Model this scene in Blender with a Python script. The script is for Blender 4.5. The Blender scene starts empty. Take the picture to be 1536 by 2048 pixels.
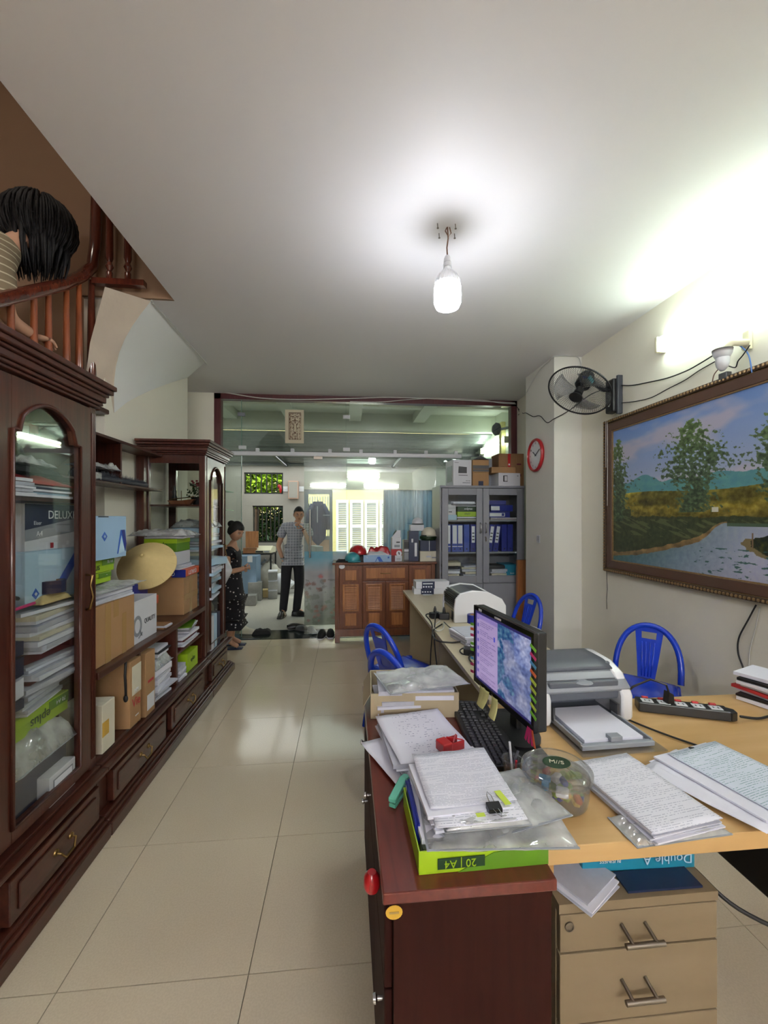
import bpy, math, random
from mathutils import Vector, Matrix, Euler, noise as mnoise
R = math.radians
PI = math.pi
random.seed(11)
SC = bpy.context.scene
COL = SC.collection

# ------------------------------------------------------------------ camera
EYE, FPX, YAW, HY = 1.52, 830.0, math.atan(76/830), 1035.0
cam = bpy.data.cameras.new('camera'); camo = bpy.data.objects.new('camera', cam); COL.objects.link(camo)
camo.location = (0, 0, EYE); camo.rotation_euler = (R(90), 0, -YAW)
cam.sensor_fit = 'HORIZONTAL'; cam.sensor_width = 36; cam.lens = 36*FPX/1536
cam.shift_y = (HY-1024)/1536; cam.clip_start = .05
SC.camera = camo
# ------------------------------------------------------------------ world, sun, exposure
w = bpy.data.worlds.new('world'); SC.world = w; w.use_nodes = True
nt = w.node_tree; bg = nt.nodes['Background']
sky = nt.nodes.new('ShaderNodeTexSky'); sky.sky_type = 'NISHITA'; sky.sun_disc = False
sky.sun_elevation = R(52); sky.sun_rotation = R(200); sky.dust_density = 3.0; sky.air_density = 1.4
nt.links.new(sky.outputs[0], bg.inputs[0]); bg.inputs[1].default_value = .15
sun = bpy.data.lights.new('sun', 'SUN'); sun.energy = .9; sun.angle = R(3); sun.color = (1, .95, .85)
suno = bpy.data.objects.new('sun', sun); COL.objects.link(suno); suno.rotation_euler = (R(38), R(8), R(-20)); suno.location = (0, 12, 9)
SC.view_settings.view_transform = 'Standard'; SC.view_settings.look = 'None'
SC.view_settings.gamma = 1; SC.view_settings.use_curve_mapping = False
SC.view_settings.exposure = 2.2
BULB_E, TUBE_E, PORCH_E, BACK_FILL_E = 18.5, 5.6, 6.5, 38.0
SC.cycles.max_bounces = 8; SC.cycles.diffuse_bounces = 4; SC.cycles.glossy_bounces = 4
SC.cycles.transparent_max_bounces = 24; SC.cycles.transmission_bounces = 6
SC.cycles.caustics_reflective = False; SC.cycles.caustics_refractive = False
SC.cycles.sample_clamp_indirect = 6.0

up = bpy.data.lights.new('stairwell_fill', 'AREA'); up.energy = 4; up.size = .5; up.color = (1, .9, .78)  # added warm fill, out of view, to brighten the stairwell wall
upo = bpy.data.objects.new('stairwell_fill', up); COL.objects.link(upo); upo.location = (-2.1, 1.2, 5.7)
dl = bpy.data.lights.new('porch_fill', 'AREA'); dl.energy = 14; dl.shape = 'RECTANGLE'; dl.size = 5; dl.size_y = 1.6; dl.color = (.93, 1, .95)  # added soft fill under the awning to brighten the porch
dlo = bpy.data.objects.new('porch_fill', dl); COL.objects.link(dlo); dlo.location = (0, 8.1, 2.62)
# ------------------------------------------------------------------ rays: a pixel on a known plane gives a point
CS, SN = math.cos(YAW), math.sin(YAW)
def ray(px, py):
    c = (px-768)/FPX
    return Vector((c*CS+SN, -c*SN+CS, -(py-HY)/FPX))
def pY(px, py, Y): d = ray(px, py); return Vector((0, 0, EYE)) + d*(Y/d.y)
def pX(px, py, X): d = ray(px, py); return Vector((0, 0, EYE)) + d*(X/d.x)
def pZ(px, py, Z): d = ray(px, py); return Vector((0, 0, EYE)) + d*((Z-EYE)/d.z)

# ------------------------------------------------------------------ materials
def lin(c):
    if isinstance(c, str):
        c = [int(c[i:i+2], 16)/255 for i in (0, 2, 4)]
        c = [x/12.92 if x <= .04045 else ((x+.055)/1.055)**2.4 for x in c]
    return (*c[:3], 1)
M = {}
def base_mat(name):
    m = bpy.data.materials.new(name); m.use_nodes = True; M[name] = m
    return m, m.node_tree, m.node_tree.nodes['Principled BSDF']
def node(nt, t, **kw):
    n = nt.nodes.new(t)
    for k, v in kw.items():
        if k in n.inputs: n.inputs[k].default_value = v
        else: setattr(n, k, v)
    return n
def mix(nt, fac, a, b, bt='MIX'):
    n = nt.nodes.new('ShaderNodeMix'); n.data_type = 'RGBA'; n.blend_type = bt
    for i, v in ((0, fac), (6, a), (7, b)):
        if hasattr(v, 'type') and hasattr(v, 'is_linked'): nt.links.new(v, n.inputs[i])
        else: n.inputs[i].default_value = v
    return n.outputs[2]
def ramp(nt, src, stops):
    n = nt.nodes.new('ShaderNodeValToRGB'); nt.links.new(src, n.inputs[0])
    e = n.color_ramp.elements
    while len(e) < len(stops): e.new(.5)
    for i, (p, c) in enumerate(stops): e[i].position = p; e[i].color = c if len(c) == 4 else (*c, 1)
    return n.outputs[0]
def objco(nt, scale=(1, 1, 1), kind='Object'):
    t = nt.nodes.new('ShaderNodeTexCoord'); m = nt.nodes.new('ShaderNodeMapping'); m.inputs['Scale'].default_value = scale
    nt.links.new(t.outputs[kind], m.inputs[0]); return m.outputs[0]
def mk(name, col, rough=.5, metal=0., vary=.08, scale=6., bump=0., bscale=60., coat=0., trans=0., emit=0., spec=None, ior=None):
    m, nt, b = base_mat(name)
    c = lin(col)
    b.inputs['Roughness'].default_value = rough; b.inputs['Metallic'].default_value = metal
    if coat: b.inputs['Coat Weight'].default_value = coat; b.inputs['Coat Roughness'].default_value = .12
    if trans: b.inputs['Transmission Weight'].default_value = trans
    if spec is not None: b.inputs['Specular IOR Level'].default_value = spec
    if ior: b.inputs['IOR'].default_value = ior
    if emit: b.inputs['Emission Color'].default_value = c; b.inputs['Emission Strength'].default_value = emit
    if vary:
        n = node(nt, 'ShaderNodeTexNoise', Scale=scale, Detail=4.0); nt.links.new(objco(nt), n.inputs[0])
        d = tuple(x*(1-vary*2) for x in c[:3])+(1,); u = tuple(min(1, x*(1+vary)) for x in c[:3])+(1,)
        nt.links.new(mix(nt, n.outputs[0], d, u), b.inputs['Base Color'])
    else: b.inputs['Base Color'].default_value = c
    if bump:
        n = node(nt, 'ShaderNodeTexNoise', Scale=bscale, Detail=5.0); nt.links.new(objco(nt), n.inputs[0])
        bn = node(nt, 'ShaderNodeBump', Strength=bump, Distance=.01); nt.links.new(n.outputs[0], bn.inputs['Height'])
        nt.links.new(bn.outputs[0], b.inputs['Normal'])
    return m
def wood(name, dark, light, rough=.35, axis=1, scale=4., coat=.3, stretch=12):
    m, nt, b = base_mat(name)
    s = [stretch]*3; s[axis] = 1
    v = objco(nt, tuple(s))
    n = node(nt, 'ShaderNodeTexNoise', Scale=scale, Detail=6.0, Distortion=.6); nt.links.new(v, n.inputs[0])
    n2 = node(nt, 'ShaderNodeTexNoise', Scale=1.3, Detail=2.0); nt.links.new(objco(nt), n2.inputs[0])
    c = ramp(nt, n.outputs[0], [(.3, lin(dark)), (.72, lin(light))])
    c = mix(nt, .25, c, ramp(nt, n2.outputs[0], [(.3, lin(dark)), (.7, lin(light))]))
    nt.links.new(c, b.inputs['Base Color'])
    b.inputs['Roughness'].default_value = rough; b.inputs['Coat Weight'].default_value = coat; b.inputs['Coat Roughness'].default_value = .15
    bn = node(nt, 'ShaderNodeBump', Strength=.08, Distance=.004); nt.links.new(n.outputs[0], bn.inputs['Height']); nt.links.new(bn.outputs[0], b.inputs['Normal'])
    return m
def thin_glass(name, tint=(.93, .97, .95), refl=.10, haze=0., edge=.5):
    m, nt, b = base_mat(name); nt.nodes.remove(b)
    out = nt.nodes['Material Output']
    tr = node(nt, 'ShaderNodeBsdfTransparent', Color=(*tint, 1)); gl = node(nt, 'ShaderNodeBsdfGlossy', Roughness=.02)
    lw = node(nt, 'ShaderNodeLayerWeight', Blend=.35)
    mr = node(nt, 'ShaderNodeMapRange'); nt.links.new(lw.outputs['Fresnel'], mr.inputs[0]); mr.inputs[3].default_value = refl*.5; mr.inputs[4].default_value = edge
    ms = nt.nodes.new('ShaderNodeMixShader'); nt.links.new(mr.outputs[0], ms.inputs[0]); nt.links.new(tr.outputs[0], ms.inputs[1]); nt.links.new(gl.outputs[0], ms.inputs[2])
    last = ms
    if haze:
        df = node(nt, 'ShaderNodeBsdfDiffuse', Color=(.8, .83, .82, 1)); m2 = nt.nodes.new('ShaderNodeMixShader')
        n = node(nt, 'ShaderNodeTexNoise', Scale=9.0, Detail=5.0); nt.links.new(objco(nt), n.inputs[0])
        mh = node(nt, 'ShaderNodeMapRange'); nt.links.new(n.outputs[0], mh.inputs[0]); mh.inputs[1].default_value = .35; mh.inputs[2].default_value = .75; mh.inputs[3].default_value = haze*.4; mh.inputs[4].default_value = haze*1.6
        nt.links.new(mh.outputs[0], m2.inputs[0]); nt.links.new(ms.outputs[0], m2.inputs[1]); nt.links.new(df.outputs[0], m2.inputs[2]); last = m2
    nt.links.new(last.outputs[0], out.inputs[0])
    return m
def vcol(name, rough=.5, alpha=1., emit=0., bump=0.):
    m, nt, b = base_mat(name)
    a = nt.nodes.new('ShaderNodeVertexColor'); a.layer_name = 'Col'
    nt.links.new(a.outputs[0], b.inputs['Base Color']); b.inputs['Roughness'].default_value = rough
    b.inputs['Alpha'].default_value = alpha
    if emit:
        nt.links.new(a.outputs[0], b.inputs['Emission Color']); b.inputs['Emission Strength'].default_value = emit
    if bump:
        n = node(nt, 'ShaderNodeTexNoise', Scale=160.0, Detail=3.0); nt.links.new(objco(nt), n.inputs[0])
        bn = node(nt, 'ShaderNodeBump', Strength=bump, Distance=.005); nt.links.new(n.outputs[0], bn.inputs['Height']); nt.links.new(bn.outputs[0], b.inputs['Normal'])
    return m
def printed(name, col='e6e8f2', ink='8a90a4', pitch=.0085, margin=.6, wordscale=110., thresh=.47):
    """white paper carrying lines of print along local x"""
    m, nt, b = base_mat(name)
    t = nt.nodes.new('ShaderNodeTexCoord'); s = nt.nodes.new('ShaderNodeSeparateXYZ'); nt.links.new(t.outputs['Object'], s.inputs[0])
    def mth(op, a, bb=None):
        n = nt.nodes.new('ShaderNodeMath'); n.operation = op
        for i, v in enumerate((a, bb)):
            if v is None: continue
            if hasattr(v, 'is_linked'): nt.links.new(v, n.inputs[i])
            else: n.inputs[i].default_value = v
        return n.outputs[0]
    line = mth('FLOOR', mth('DIVIDE', s.outputs[1], pitch))
    fr = mth('FRACT', mth('DIVIDE', s.outputs[1], pitch))
    on = mth('MULTIPLY', mth('GREATER_THAN', fr, .3), mth('LESS_THAN', fr, .54))
    cb = nt.nodes.new('ShaderNodeCombineXYZ'); nt.links.new(mth('MULTIPLY', s.outputs[0], wordscale), cb.inputs[0]); nt.links.new(mth('MULTIPLY', line, 7.3), cb.inputs[1])
    n = node(nt, 'ShaderNodeTexNoise', Scale=1.0, Detail=1.0); nt.links.new(cb.outputs[0], n.inputs[0])
    word = mth('GREATER_THAN', n.outputs[0], thresh)
    cb2 = nt.nodes.new('ShaderNodeCombineXYZ'); nt.links.new(mth('MULTIPLY', s.outputs[0], 9.), cb2.inputs[0]); nt.links.new(mth('MULTIPLY', line, .9), cb2.inputs[1])
    n2 = node(nt, 'ShaderNodeTexNoise', Scale=1.0, Detail=0.0); nt.links.new(cb2.outputs[0], n2.inputs[0])
    blk = mth('GREATER_THAN', n2.outputs[0], .42)
    inside = mth('LESS_THAN', mth('ABSOLUTE', s.outputs[0]), .105*margin/.6)
    f = mth('MULTIPLY', mth('MULTIPLY', on, word), mth('MULTIPLY', blk, inside))
    g = nt.nodes.new('ShaderNodeNewGeometry'); sn = nt.nodes.new('ShaderNodeSeparateXYZ'); nt.links.new(t.outputs['Normal'], sn.inputs[0])
    f = mth('MULTIPLY', f, mth('GREATER_THAN', sn.outputs[2], .6))
    nt.links.new(mix(nt, f, lin(col), lin(ink)), b.inputs['Base Color']); b.inputs['Roughness'].default_value = .75
    return m

mk('wall', 'efebdb', .62, vary=.03, scale=1.6, bump=.12, bscale=25)
mk('wall_grey', 'e6e5dc', .6, vary=.03, scale=2, bump=.1, bscale=25)
mk('ceiling', 'edebec', .6, vary=.015, scale=1.2, bump=.03, bscale=8)
mk('soffit', 'f0f1ef', .6, vary=.03, scale=2)
mk('plaster_old', 'cfc0ae', .8, vary=.08, scale=5, bump=.3, bscale=18)
mk('stair_wall', '8f735a', .8, vary=.05, scale=3)
mk('grout', '8d8472', .8)
def tile_mat():
    m, nt, b = base_mat('tile')
    n = node(nt, 'ShaderNodeTexNoise', Scale=.9, Detail=3.0); nt.links.new(objco(nt), n.inputs[0])
    n2 = node(nt, 'ShaderNodeTexNoise', Scale=160.0, Detail=2.0); nt.links.new(objco(nt), n2.inputs[0])
    c = ramp(nt, n.outputs[0], [(.35, lin('cfc2a8')), (.65, lin('d8ccb4'))])
    c = mix(nt, .12, c, ramp(nt, n2.outputs[0], [(.4, lin('b0a68f')), (.6, lin('e2d9c6'))]))
    nt.links.new(c, b.inputs['Base Color']); b.inputs['Roughness'].default_value = .12
    b.inputs['Specular IOR Level'].default_value = .5
tile_mat()
mk('terrazzo', 'b5b3aa', .35, vary=.12, scale=50)
mk('black_stone', '1c2322', .15, vary=.1, scale=20)
wood('cabinet_wood', '34160f', '552a1d', rough=.34, axis=2, coat=.2)
wood('cabinet_wood_h', '33170f', '50281c', rough=.34, axis=1, coat=.2)
wood('rail_wood', '4a1f18', '6f3524', rough=.2, axis=2, coat=.6)
wood('baluster_wood', '7a3d22', 'a35a36', rough=.22, axis=2, coat=.6)
wood('trim_wood', '4b2225', '633034', rough=.35, axis=2, coat=.2)
wood('shoe_wood', '5e3220', '85502f', rough=.35, axis=2, coat=.3)
wood('shoe_wood_light', '8c5530', 'bb7f4c', rough=.35, axis=2, coat=.3)
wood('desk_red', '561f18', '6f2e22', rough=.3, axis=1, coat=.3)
wood('desk_red_shaded', '2a0f0b', '35150f', rough=.7, axis=2, coat=.0)  # darker copy of desk_red: shade on the upright faces is put into the colour
M['desk_red_shaded'].node_tree.nodes['Principled BSDF'].inputs['Specular IOR Level'].default_value = .15
wood('maple', 'c69f66', 'd6b37c', rough=.32, axis=0, scale=2, coat=.2, stretch=8)
mk('maple_edge', 'b58a55', .4)
wood('beige_desk', 'c4b79a', 'd0c5aa', rough=.38, axis=1, scale=2, coat=.1, stretch=7)
mk('beige_side', 'b8aa8c', .5)
wood('pedestal', '7d6d54', '8b7a61', rough=.5, axis=0, scale=2, coat=.0, stretch=5)
thin_glass('glass'); thin_glass('cabinet_glass', (.97, .985, .975), .04, edge=.22)
thin_glass('door_glass', (.88, .95, .92), .14, haze=.05)
thin_glass('clear_plastic', (.97, .975, .98), .10, haze=.42); thin_glass('blade_plastic', (.80, .81, .83), .06, haze=.03); mk('key_black', '2b2b30', .45, vary=0)
thin_glass('jar_plastic', (.985, .99, .985), .10, haze=.05)
mk('glass_edge', '86a79a', .2)
mk('metal_grey', '8e9098', .4, vary=.03); mk('metal_dark', '4a4d55', .4, vary=.03)
mk('chrome', 'c9c9cc', .2, metal=1, vary=0); mk('brass', '8d7347', .35, metal=1, vary=0); mk('steel_dark', '877f76', .4, metal=1, vary=0)
mk('black_plastic', '17181b', .38, vary=.05); mk('black_gloss', '0c0d10', .15, vary=0); mk('black_soft', '1a1a1c', .8, vary=.1, bump=.3)
mk('white_plastic', 'd9dbe0', .35, vary=.02); mk('white_gloss', 'eceef2', .2, vary=.02); mk('cream_plastic', 'd8d3b8', .45, vary=.05)
mk('grey_plastic', '5a5f69', .4, vary=.03); mk('grey_light', '9aa0a8', .3, vary=.03); mk('printer_dark', '4f5053', .3, vary=.05)
mk('blue_chair', '1740c6', .26, vary=.03, coat=.3)
mk('cardboard', 'a9835a', .8, vary=.07, scale=9, bump=.1); mk('cardboard_dark', '8a6643', .8, vary=.07); mk('tape', 'b08e5e', .25, vary=.05)
mk('cardboard_in', '6e5a42', .9)
mk('light_blue', '9dc0e2', .4, vary=.03); mk('mid_blue', '2f62c4', .4, vary=.03); mk('pale_blue', 'b9d8ee', .4, vary=.02)
mk('plus_green', 'a3c822', .4, vary=.05); mk('plus_green_dark', '5f8f22', .4, vary=.05); mk('dark_green', '1f4023', .4, vary=.05)
mk('navy', '1b2748', .45, vary=.05); mk('deep_blue', '1d2b8c', .4, vary=.04); mk('binder_blue', '3c55b0', .4, vary=.04)
mk('teal_box', '2f93b4', .4, vary=.04); mk('double_blue', '1f86a4', .45, vary=.05); mk('orange', 'd4572a', .4, vary=.04); mk('red', 'b3161e', .3, vary=.04, coat=.4)
mk('teal', '3f9aa6', .3, vary=.06, coat=.3); mk('maroon', '5e1420', .45)
mk('white_box', 'd9dbe2', .5, vary=.03); mk('white_paper', 'e8eaf6', .75, vary=.02); mk('paper_shade', 'c6c9d6', .75, vary=.08, scale=40); mk('paper_cream', 'd9d3bf', .75, vary=.05)
mk('ink', '22242c', .6, vary=0); mk('ink_blue', '2c4ab0', .6, vary=0); mk('ink_white', 'e8ebf0', .6, vary=0); mk('ink_red', 'b32a30', .6, vary=0); mk('ink_grey', '8f949c', .6, vary=0)
mk('straw', 'd3bd84', .7, vary=.06, scale=30, bump=.06, bscale=90); mk('straw_dark', 'a98e55', .8)
mk('mint', '5fb29a', .3); mk('sticky_yellow', 'd8d592', .7, vary=.03); mk('neon_green', '86d23c', .6, vary=0); mk('neon_pink', 'd8347c', .6, vary=0); mk('neon_orange', 'ee7442', .6, vary=0); mk('neon_yellow', 'c9e04e', .6, vary=0); mk('flag_blue', '4a9ac9', .6, vary=0)
mk('skin', 'c4967a', .6, vary=.05); mk('skin_dark', '9a6a50', .55, vary=.05); mk('hair', '0d0b0d', .7, vary=.2, scale=80)
mk('trousers', '15141c', .8, vary=.1); mk('shoe_black', '16120f', .3, vary=.05); mk('denim', '1f2f55', .8, vary=.12, scale=20)
mk('wire_black', '1b1b1d', .5, vary=0); mk('wire_white', 'cfcfc9', .5, vary=0); mk('wire_brown', '6b4a38', .6, vary=0); mk('wire_blue', '5f86c6', .5, vary=0)
mk('leaf', '2c4a1e', .5, vary=.2, scale=3); mk('leaf_bright', '8fb52e', .5, vary=.3, scale=3); mk('trunk', '4a3a2a', .9)
mk('gate_grey', '6f7682', .4, vary=.05); mk('sheet_blue', '6f8aa4', .4, vary=.06); mk('shutter_white', 'dfe0df', .5, vary=.03); mk('yellow_wall', 'd9cf8d', .7)
mk('porch_wall', 'a39d96', .7, vary=.05, scale=3); mk('porch_white', 'cfd4c8', .6, vary=.04); mk('corrugated', '8d9391', .35, metal=.3, vary=.1)
mk('concrete', '7f817e', .8, vary=.12, scale=20, bump=.3); mk('iron_black', '1b1d1e', .5); mk('pale_rust', 'c8a08c', .6)
mk('sack', 'bcb8ab', .6, vary=.12, scale=12, bump=.8, bscale=14); mk('ceramic', 'b4aca0', .5); mk('flower_red', '8f2430', .6)
mk('candy', 'b9402e', .3); mk('candy_blue', '2c3f9c', .3); mk('candy_yellow', 'd2a63a', .3)
mk('gold_dark', '5b4634', .42, metal=.35, vary=.35, scale=60, bump=1.0, bscale=90); mk('frame_brown', '5e4437', .45, vary=.1)
mk('gold_bright', 'a88a62', .35, metal=.5, vary=.25, scale=70)
mk('lamp_bulb', 'f3f6ff', .3, vary=0, emit=BULB_E); mk('lamp_tube', 'eefff6', .3, vary=0, emit=TUBE_E); mk('lamp_porch', 'f3fff2', .3, vary=0, emit=PORCH_E); mk('back_fill', 'f6f6ff', .3, vary=0, emit=BACK_FILL_E)
vcol('canvas', .42, bump=.25); vcol('screen', .2, emit=.19); M['screen'].node_tree.nodes['Principled BSDF'].inputs['Base Color'].default_value = (0.02, .02, .02, 1)
M['screen'].node_tree.links.remove(M['screen'].node_tree.nodes['Principled BSDF'].inputs['Base Color'].links[0])
vcol('film', .45, alpha=.82); vcol('print', .6)
printed('print_page', 'e6e8f2', 'adb2c4', .0068, .6, 150.); printed('print_dense', 'dfe1ec', 'a6abc0', .0046, .62, 200., .42); printed('print_sparse', 'e6e8f4', '9ba0bc', .012, .4, 90., .55); printed('print_blue', 'd6e0ee', '7fa6ac', .007, .6, 140., .45)
def cloth_mats():
    # checked shirt
    m, nt, b = base_mat('shirt_check'); v = objco(nt)
    s = nt.nodes.new('ShaderNodeSeparateXYZ'); nt.links.new(v, s.inputs[0])
    def stripes(src, per, lo):
        a = node(nt, 'ShaderNodeMath', operation='MULTIPLY'); a.inputs[1].default_value = 1/per; nt.links.new(src, a.inputs[0])
        f = node(nt, 'ShaderNodeMath', operation='FRACT'); nt.links.new(a.outputs[0], f.inputs[0])
        g = node(nt, 'ShaderNodeMath', operation='GREATER_THAN'); g.inputs[1].default_value = lo; nt.links.new(f.outputs[0], g.inputs[0]); return g.outputs[0]
    c = mix(nt, stripes(s.outputs[0], .042, .78), lin('90929c'), lin('cfd1d8'))
    c = mix(nt, stripes(s.outputs[2], .042, .78), c, lin('c3c5cc'))
    c = mix(nt, stripes(s.outputs[0], .021, .82), c, lin('70727c'))
    nt.links.new(c, b.inputs['Base Color']); b.inputs['Roughness'].default_value = .85
    # black dress with white dots
    m, nt, b = base_mat('dress_dots'); v = objco(nt, (22, 22, 22))
    vo = nt.nodes.new('ShaderNodeTexVoronoi'); vo.inputs['Scale'].default_value = 1.0; nt.links.new(v, vo.inputs[0])
    nt.links.new(ramp(nt, vo.outputs['Distance'], [(.17, lin('c9c6c4')), (.22, lin('121016'))]), b.inputs['Base Color']); b.inputs['Roughness'].default_value = .85
    # striped top
    m, nt, b = base_mat('top_stripes'); v = objco(nt); s = nt.nodes.new('ShaderNodeSeparateXYZ'); nt.links.new(v, s.inputs[0])
    a = node(nt, 'ShaderNodeMath', operation='MULTIPLY'); a.inputs[1].default_value = 1/.045; nt.links.new(s.outputs[2], a.inputs[0])
    f = node(nt, 'ShaderNodeMath', operation='FRACT'); nt.links.new(a.outputs[0], f.inputs[0])
    nt.links.new(ramp(nt, f.outputs[0], [(.80, lin('83745c')), (.86, lin('c9bfa4'))]), b.inputs['Base Color']); b.inputs['Roughness'].default_value = .85
cloth_mats()

# ------------------------------------------------------------------ mesh building
class MB:
    def __init__(s): s.v = []; s.f = []
    def add(s, v, f):
        o = len(s.v); s.v += [Vector(p) for p in v]; s.f += [tuple(i+o for i in q) for q in f]; return s
    K = 0
    def bx(s, x0, x1, y0, y1, z0, z1):
        m_ = min(abs(x1-x0), abs(y1-y0), abs(z1-z0))      # parts that meet never share a plane
        if max(abs(x1-x0), abs(y1-y0), abs(z1-z0)) < 2.2:
            MB.K = (MB.K+1) % 7; e = min(MB.K*.00012, m_*.05); x0 += e; x1 -= e; y0 += e; y1 -= e; z0 += e; z1 -= e
        return s.add([(x0,y0,z0),(x1,y0,z0),(x1,y1,z0),(x0,y1,z0),(x0,y0,z1),(x1,y0,z1),(x1,y1,z1),(x0,y1,z1)],
                     [(0,3,2,1),(4,5,6,7),(0,1,5,4),(1,2,6,5),(2,3,7,6),(3,0,4,7)])
    def box(s, c, d, rz=0, rx=0, ry=0):
        t = MB().bx(-d[0]/2, d[0]/2, -d[1]/2, d[1]/2, -d[2]/2, d[2]/2)
        t.xf(Matrix.Translation(Vector(c)) @ Euler((rx, ry, rz)).to_matrix().to_4x4()); return s.add(t.v, t.f)
    def xf(s, m): s.v = [m @ p for p in s.v]; return s
    def tr(s, c=(0,0,0), rx=0, ry=0, rz=0, sc=1): return s.xf(Matrix.Translation(Vector(c)) @ Euler((rx, ry, rz)).to_matrix().to_4x4() @ Matrix.Scale(sc, 4))
    def join(s, o): return s.add(o.v, o.f)
    def tube(s, pts, r, n=6, closed=False):
        pts = [Vector(p) for p in pts]; k = len(pts); rs = r if isinstance(r, (list, tuple)) else [r]*k
        o = len(s.v); up = None; V = []; F = []
        for i, p in enumerate(pts):
            a = pts[(i-1) % k] if (closed or i > 0) else p; b = pts[(i+1) % k] if (closed or i < k-1) else p
            t = (b-a).normalized() if (b-a).length > 1e-9 else Vector((0,0,1))
            if up is None: up = Vector((0,0,1)) if abs(t.z) < .9 else Vector((1,0,0))
            u = (up - t*up.dot(t)); u = u.normalized() if u.length > 1e-6 else t.orthogonal().normalized(); up = u; w = t.cross(u)
            for j in range(n):
                an = 2*PI*j/n; V.append(p + (u*math.cos(an)+w*math.sin(an))*rs[i])
        m = k if closed else k-1
        for i in range(m):
            for j in range(n):
                a = i*n+j; b = i*n+(j+1)%n; c = ((i+1)%k)*n+(j+1)%n; d = ((i+1)%k)*n+j; F.append((a,b,c,d))
        if not closed: F.append(tuple(range(n-1,-1,-1))); F.append(tuple((k-1)*n+j for j in range(n)))
        return s.add(V, F)
    def cyl(s, a, b, r, r2=None, n=16): return s.tube([a, b], [r, r if r2 is None else r2], n)
    def lathe(s, prof, c=(0,0,0), n=20, rx=0, ry=0, rz=0, sx=1, sy=1):
        V = []; F = []; k = len(prof)
        for r, z in prof:
            for j in range(n): a = 2*PI*j/n; V.append(Vector((r*math.cos(a)*sx, r*math.sin(a)*sy, z)))
        for i in range(k-1):
            for j in range(n): F.append((i*n+j, i*n+(j+1)%n, (i+1)*n+(j+1)%n, (i+1)*n+j))
        if prof[0] == prof[-1]: prof = [(0,0),(0,0)]
        if prof[0][0] > 1e-5: F.append(tuple(range(n-1,-1,-1)))
        if prof[-1][0] > 1e-5: F.append(tuple((k-1)*n+j for j in range(n)))
        t = MB().add(V, F).tr(c, rx, ry, rz); return s.add(t.v, t.f)
    def prism(s, poly, a, b, ax='z'):
        k = len(poly)
        def P(p, h): return {'z': (p[0],p[1],h), 'y': (p[0],h,p[1]), 'x': (h,p[0],p[1])}[ax]
        V = [P(p,a) for p in poly]+[P(p,b) for p in poly]
        F = [tuple(range(k-1,-1,-1)), tuple(range(k,2*k))]+[(i,(i+1)%k,k+(i+1)%k,k+i) for i in range(k)]
        return s.add(V, F)
    def ell(s, c, r, n=16, m=10, rz=0, rx=0, ry=0):
        prof = [(math.sin(PI*i/m), -math.cos(PI*i/m)) for i in range(m+1)]
        V = []; F = []
        for q, z in prof:
            for j in range(n): a = 2*PI*j/n; V.append(Vector((q*math.cos(a)*r[0], q*math.sin(a)*r[1], z*r[2])))
        for i in range(m):
            for j in range(n): F.append((i*n+j, i*n+(j+1)%n, (i+1)*n+(j+1)%n, (i+1)*n+j))
        t = MB().add(V, F).tr(c, rx, ry, rz); return s.add(t.v, t.f)
    def grid(s, fn, nu, nv, th=0.):
        P = [[Vector(fn(i/nu, j/nv)) for j in range(nv+1)] for i in range(nu+1)]
        V = [p for row in P for p in row]; F = []
        w_ = nv+1
        for i in range(nu):
            for j in range(nv): F.append((i*w_+j, (i+1)*w_+j, (i+1)*w_+j+1, i*w_+j+1))
        if th:
            n0 = len(V); V += [p - Vector((0,0,th)) for p in V]
            F += [tuple(n0+q for q in reversed(f)) for f in F]
            ed = [(i*w_, (i+1)*w_) for i in range(nu)]+[(nu*w_+j, nu*w_+j+1) for j in range(nv)]+[((i+1)*w_+nv, i*w_+nv) for i in range(nu)]+[(j+1, j) for j in range(nv)]
            F += [(b, a, a+n0, b+n0) for a, b in ed]
        return s.add(V, F)
    def mesh(s, name, mat, smooth=False):
        me = bpy.data.meshes.new(name); me.from_pydata([tuple(p) for p in s.v], [], s.f); me.materials.append(M[mat] if isinstance(mat, str) else mat)
        if smooth: me.shade_smooth()
        me.update(); return me
    def build(s, name, mat, parent=None, smooth=False, bev=0., world=False, auto=True):
        if world and parent is not None:
            q = parent; off = Vector((0,0,0))
            while q is not None: off += q.location; q = q.parent
            s.v = [p-off for p in s.v]
        me = s.mesh(name, mat, smooth)
        o = bpy.data.objects.new(name, me); COL.objects.link(o)
        if parent is not None: o.parent = parent
        if bev:
            b = o.modifiers.new('bevel', 'BEVEL'); b.width = bev; b.segments = 2; b.limit_method = 'ANGLE'; b.angle_limit = R(50)
        if smooth and auto: _autosmooth(me)
        return o
def _autosmooth(me, ang=R(38)):
    import bmesh
    bm = bmesh.new(); bm.from_mesh(me); bmesh.ops.remove_doubles(bm, verts=bm.verts, dist=1e-6); bmesh.ops.recalc_face_normals(bm, faces=bm.faces)
    for e in bm.edges:
        if len(e.link_faces) == 2 and e.calc_face_angle(0) > ang: e.smooth = False
    bm.to_mesh(me); bm.free(); me.update()
def tag(o, label, cat, group=None, kind=None):
    if label: o['label'] = label
    if cat: o['category'] = cat
    if group: o['group'] = group
    if kind: o['kind'] = kind
    return o
def thing(name, label, cat, loc=(0,0,0), rz=0, group=None, rx=0, ry=0):
    o = bpy.data.objects.new(name, None); o.empty_display_size = .05; COL.objects.link(o)
    o.location = loc; o.rotation_euler = (rx, ry, rz)
    return tag(o, label, cat, group)
def struct(name, mb, mat, label=None, parent=None, **kw):
    o = mb.build(name, mat, parent, **kw)
    if parent is None: o['kind'] = 'structure'
    if label: o['label'] = label
    return o
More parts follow.
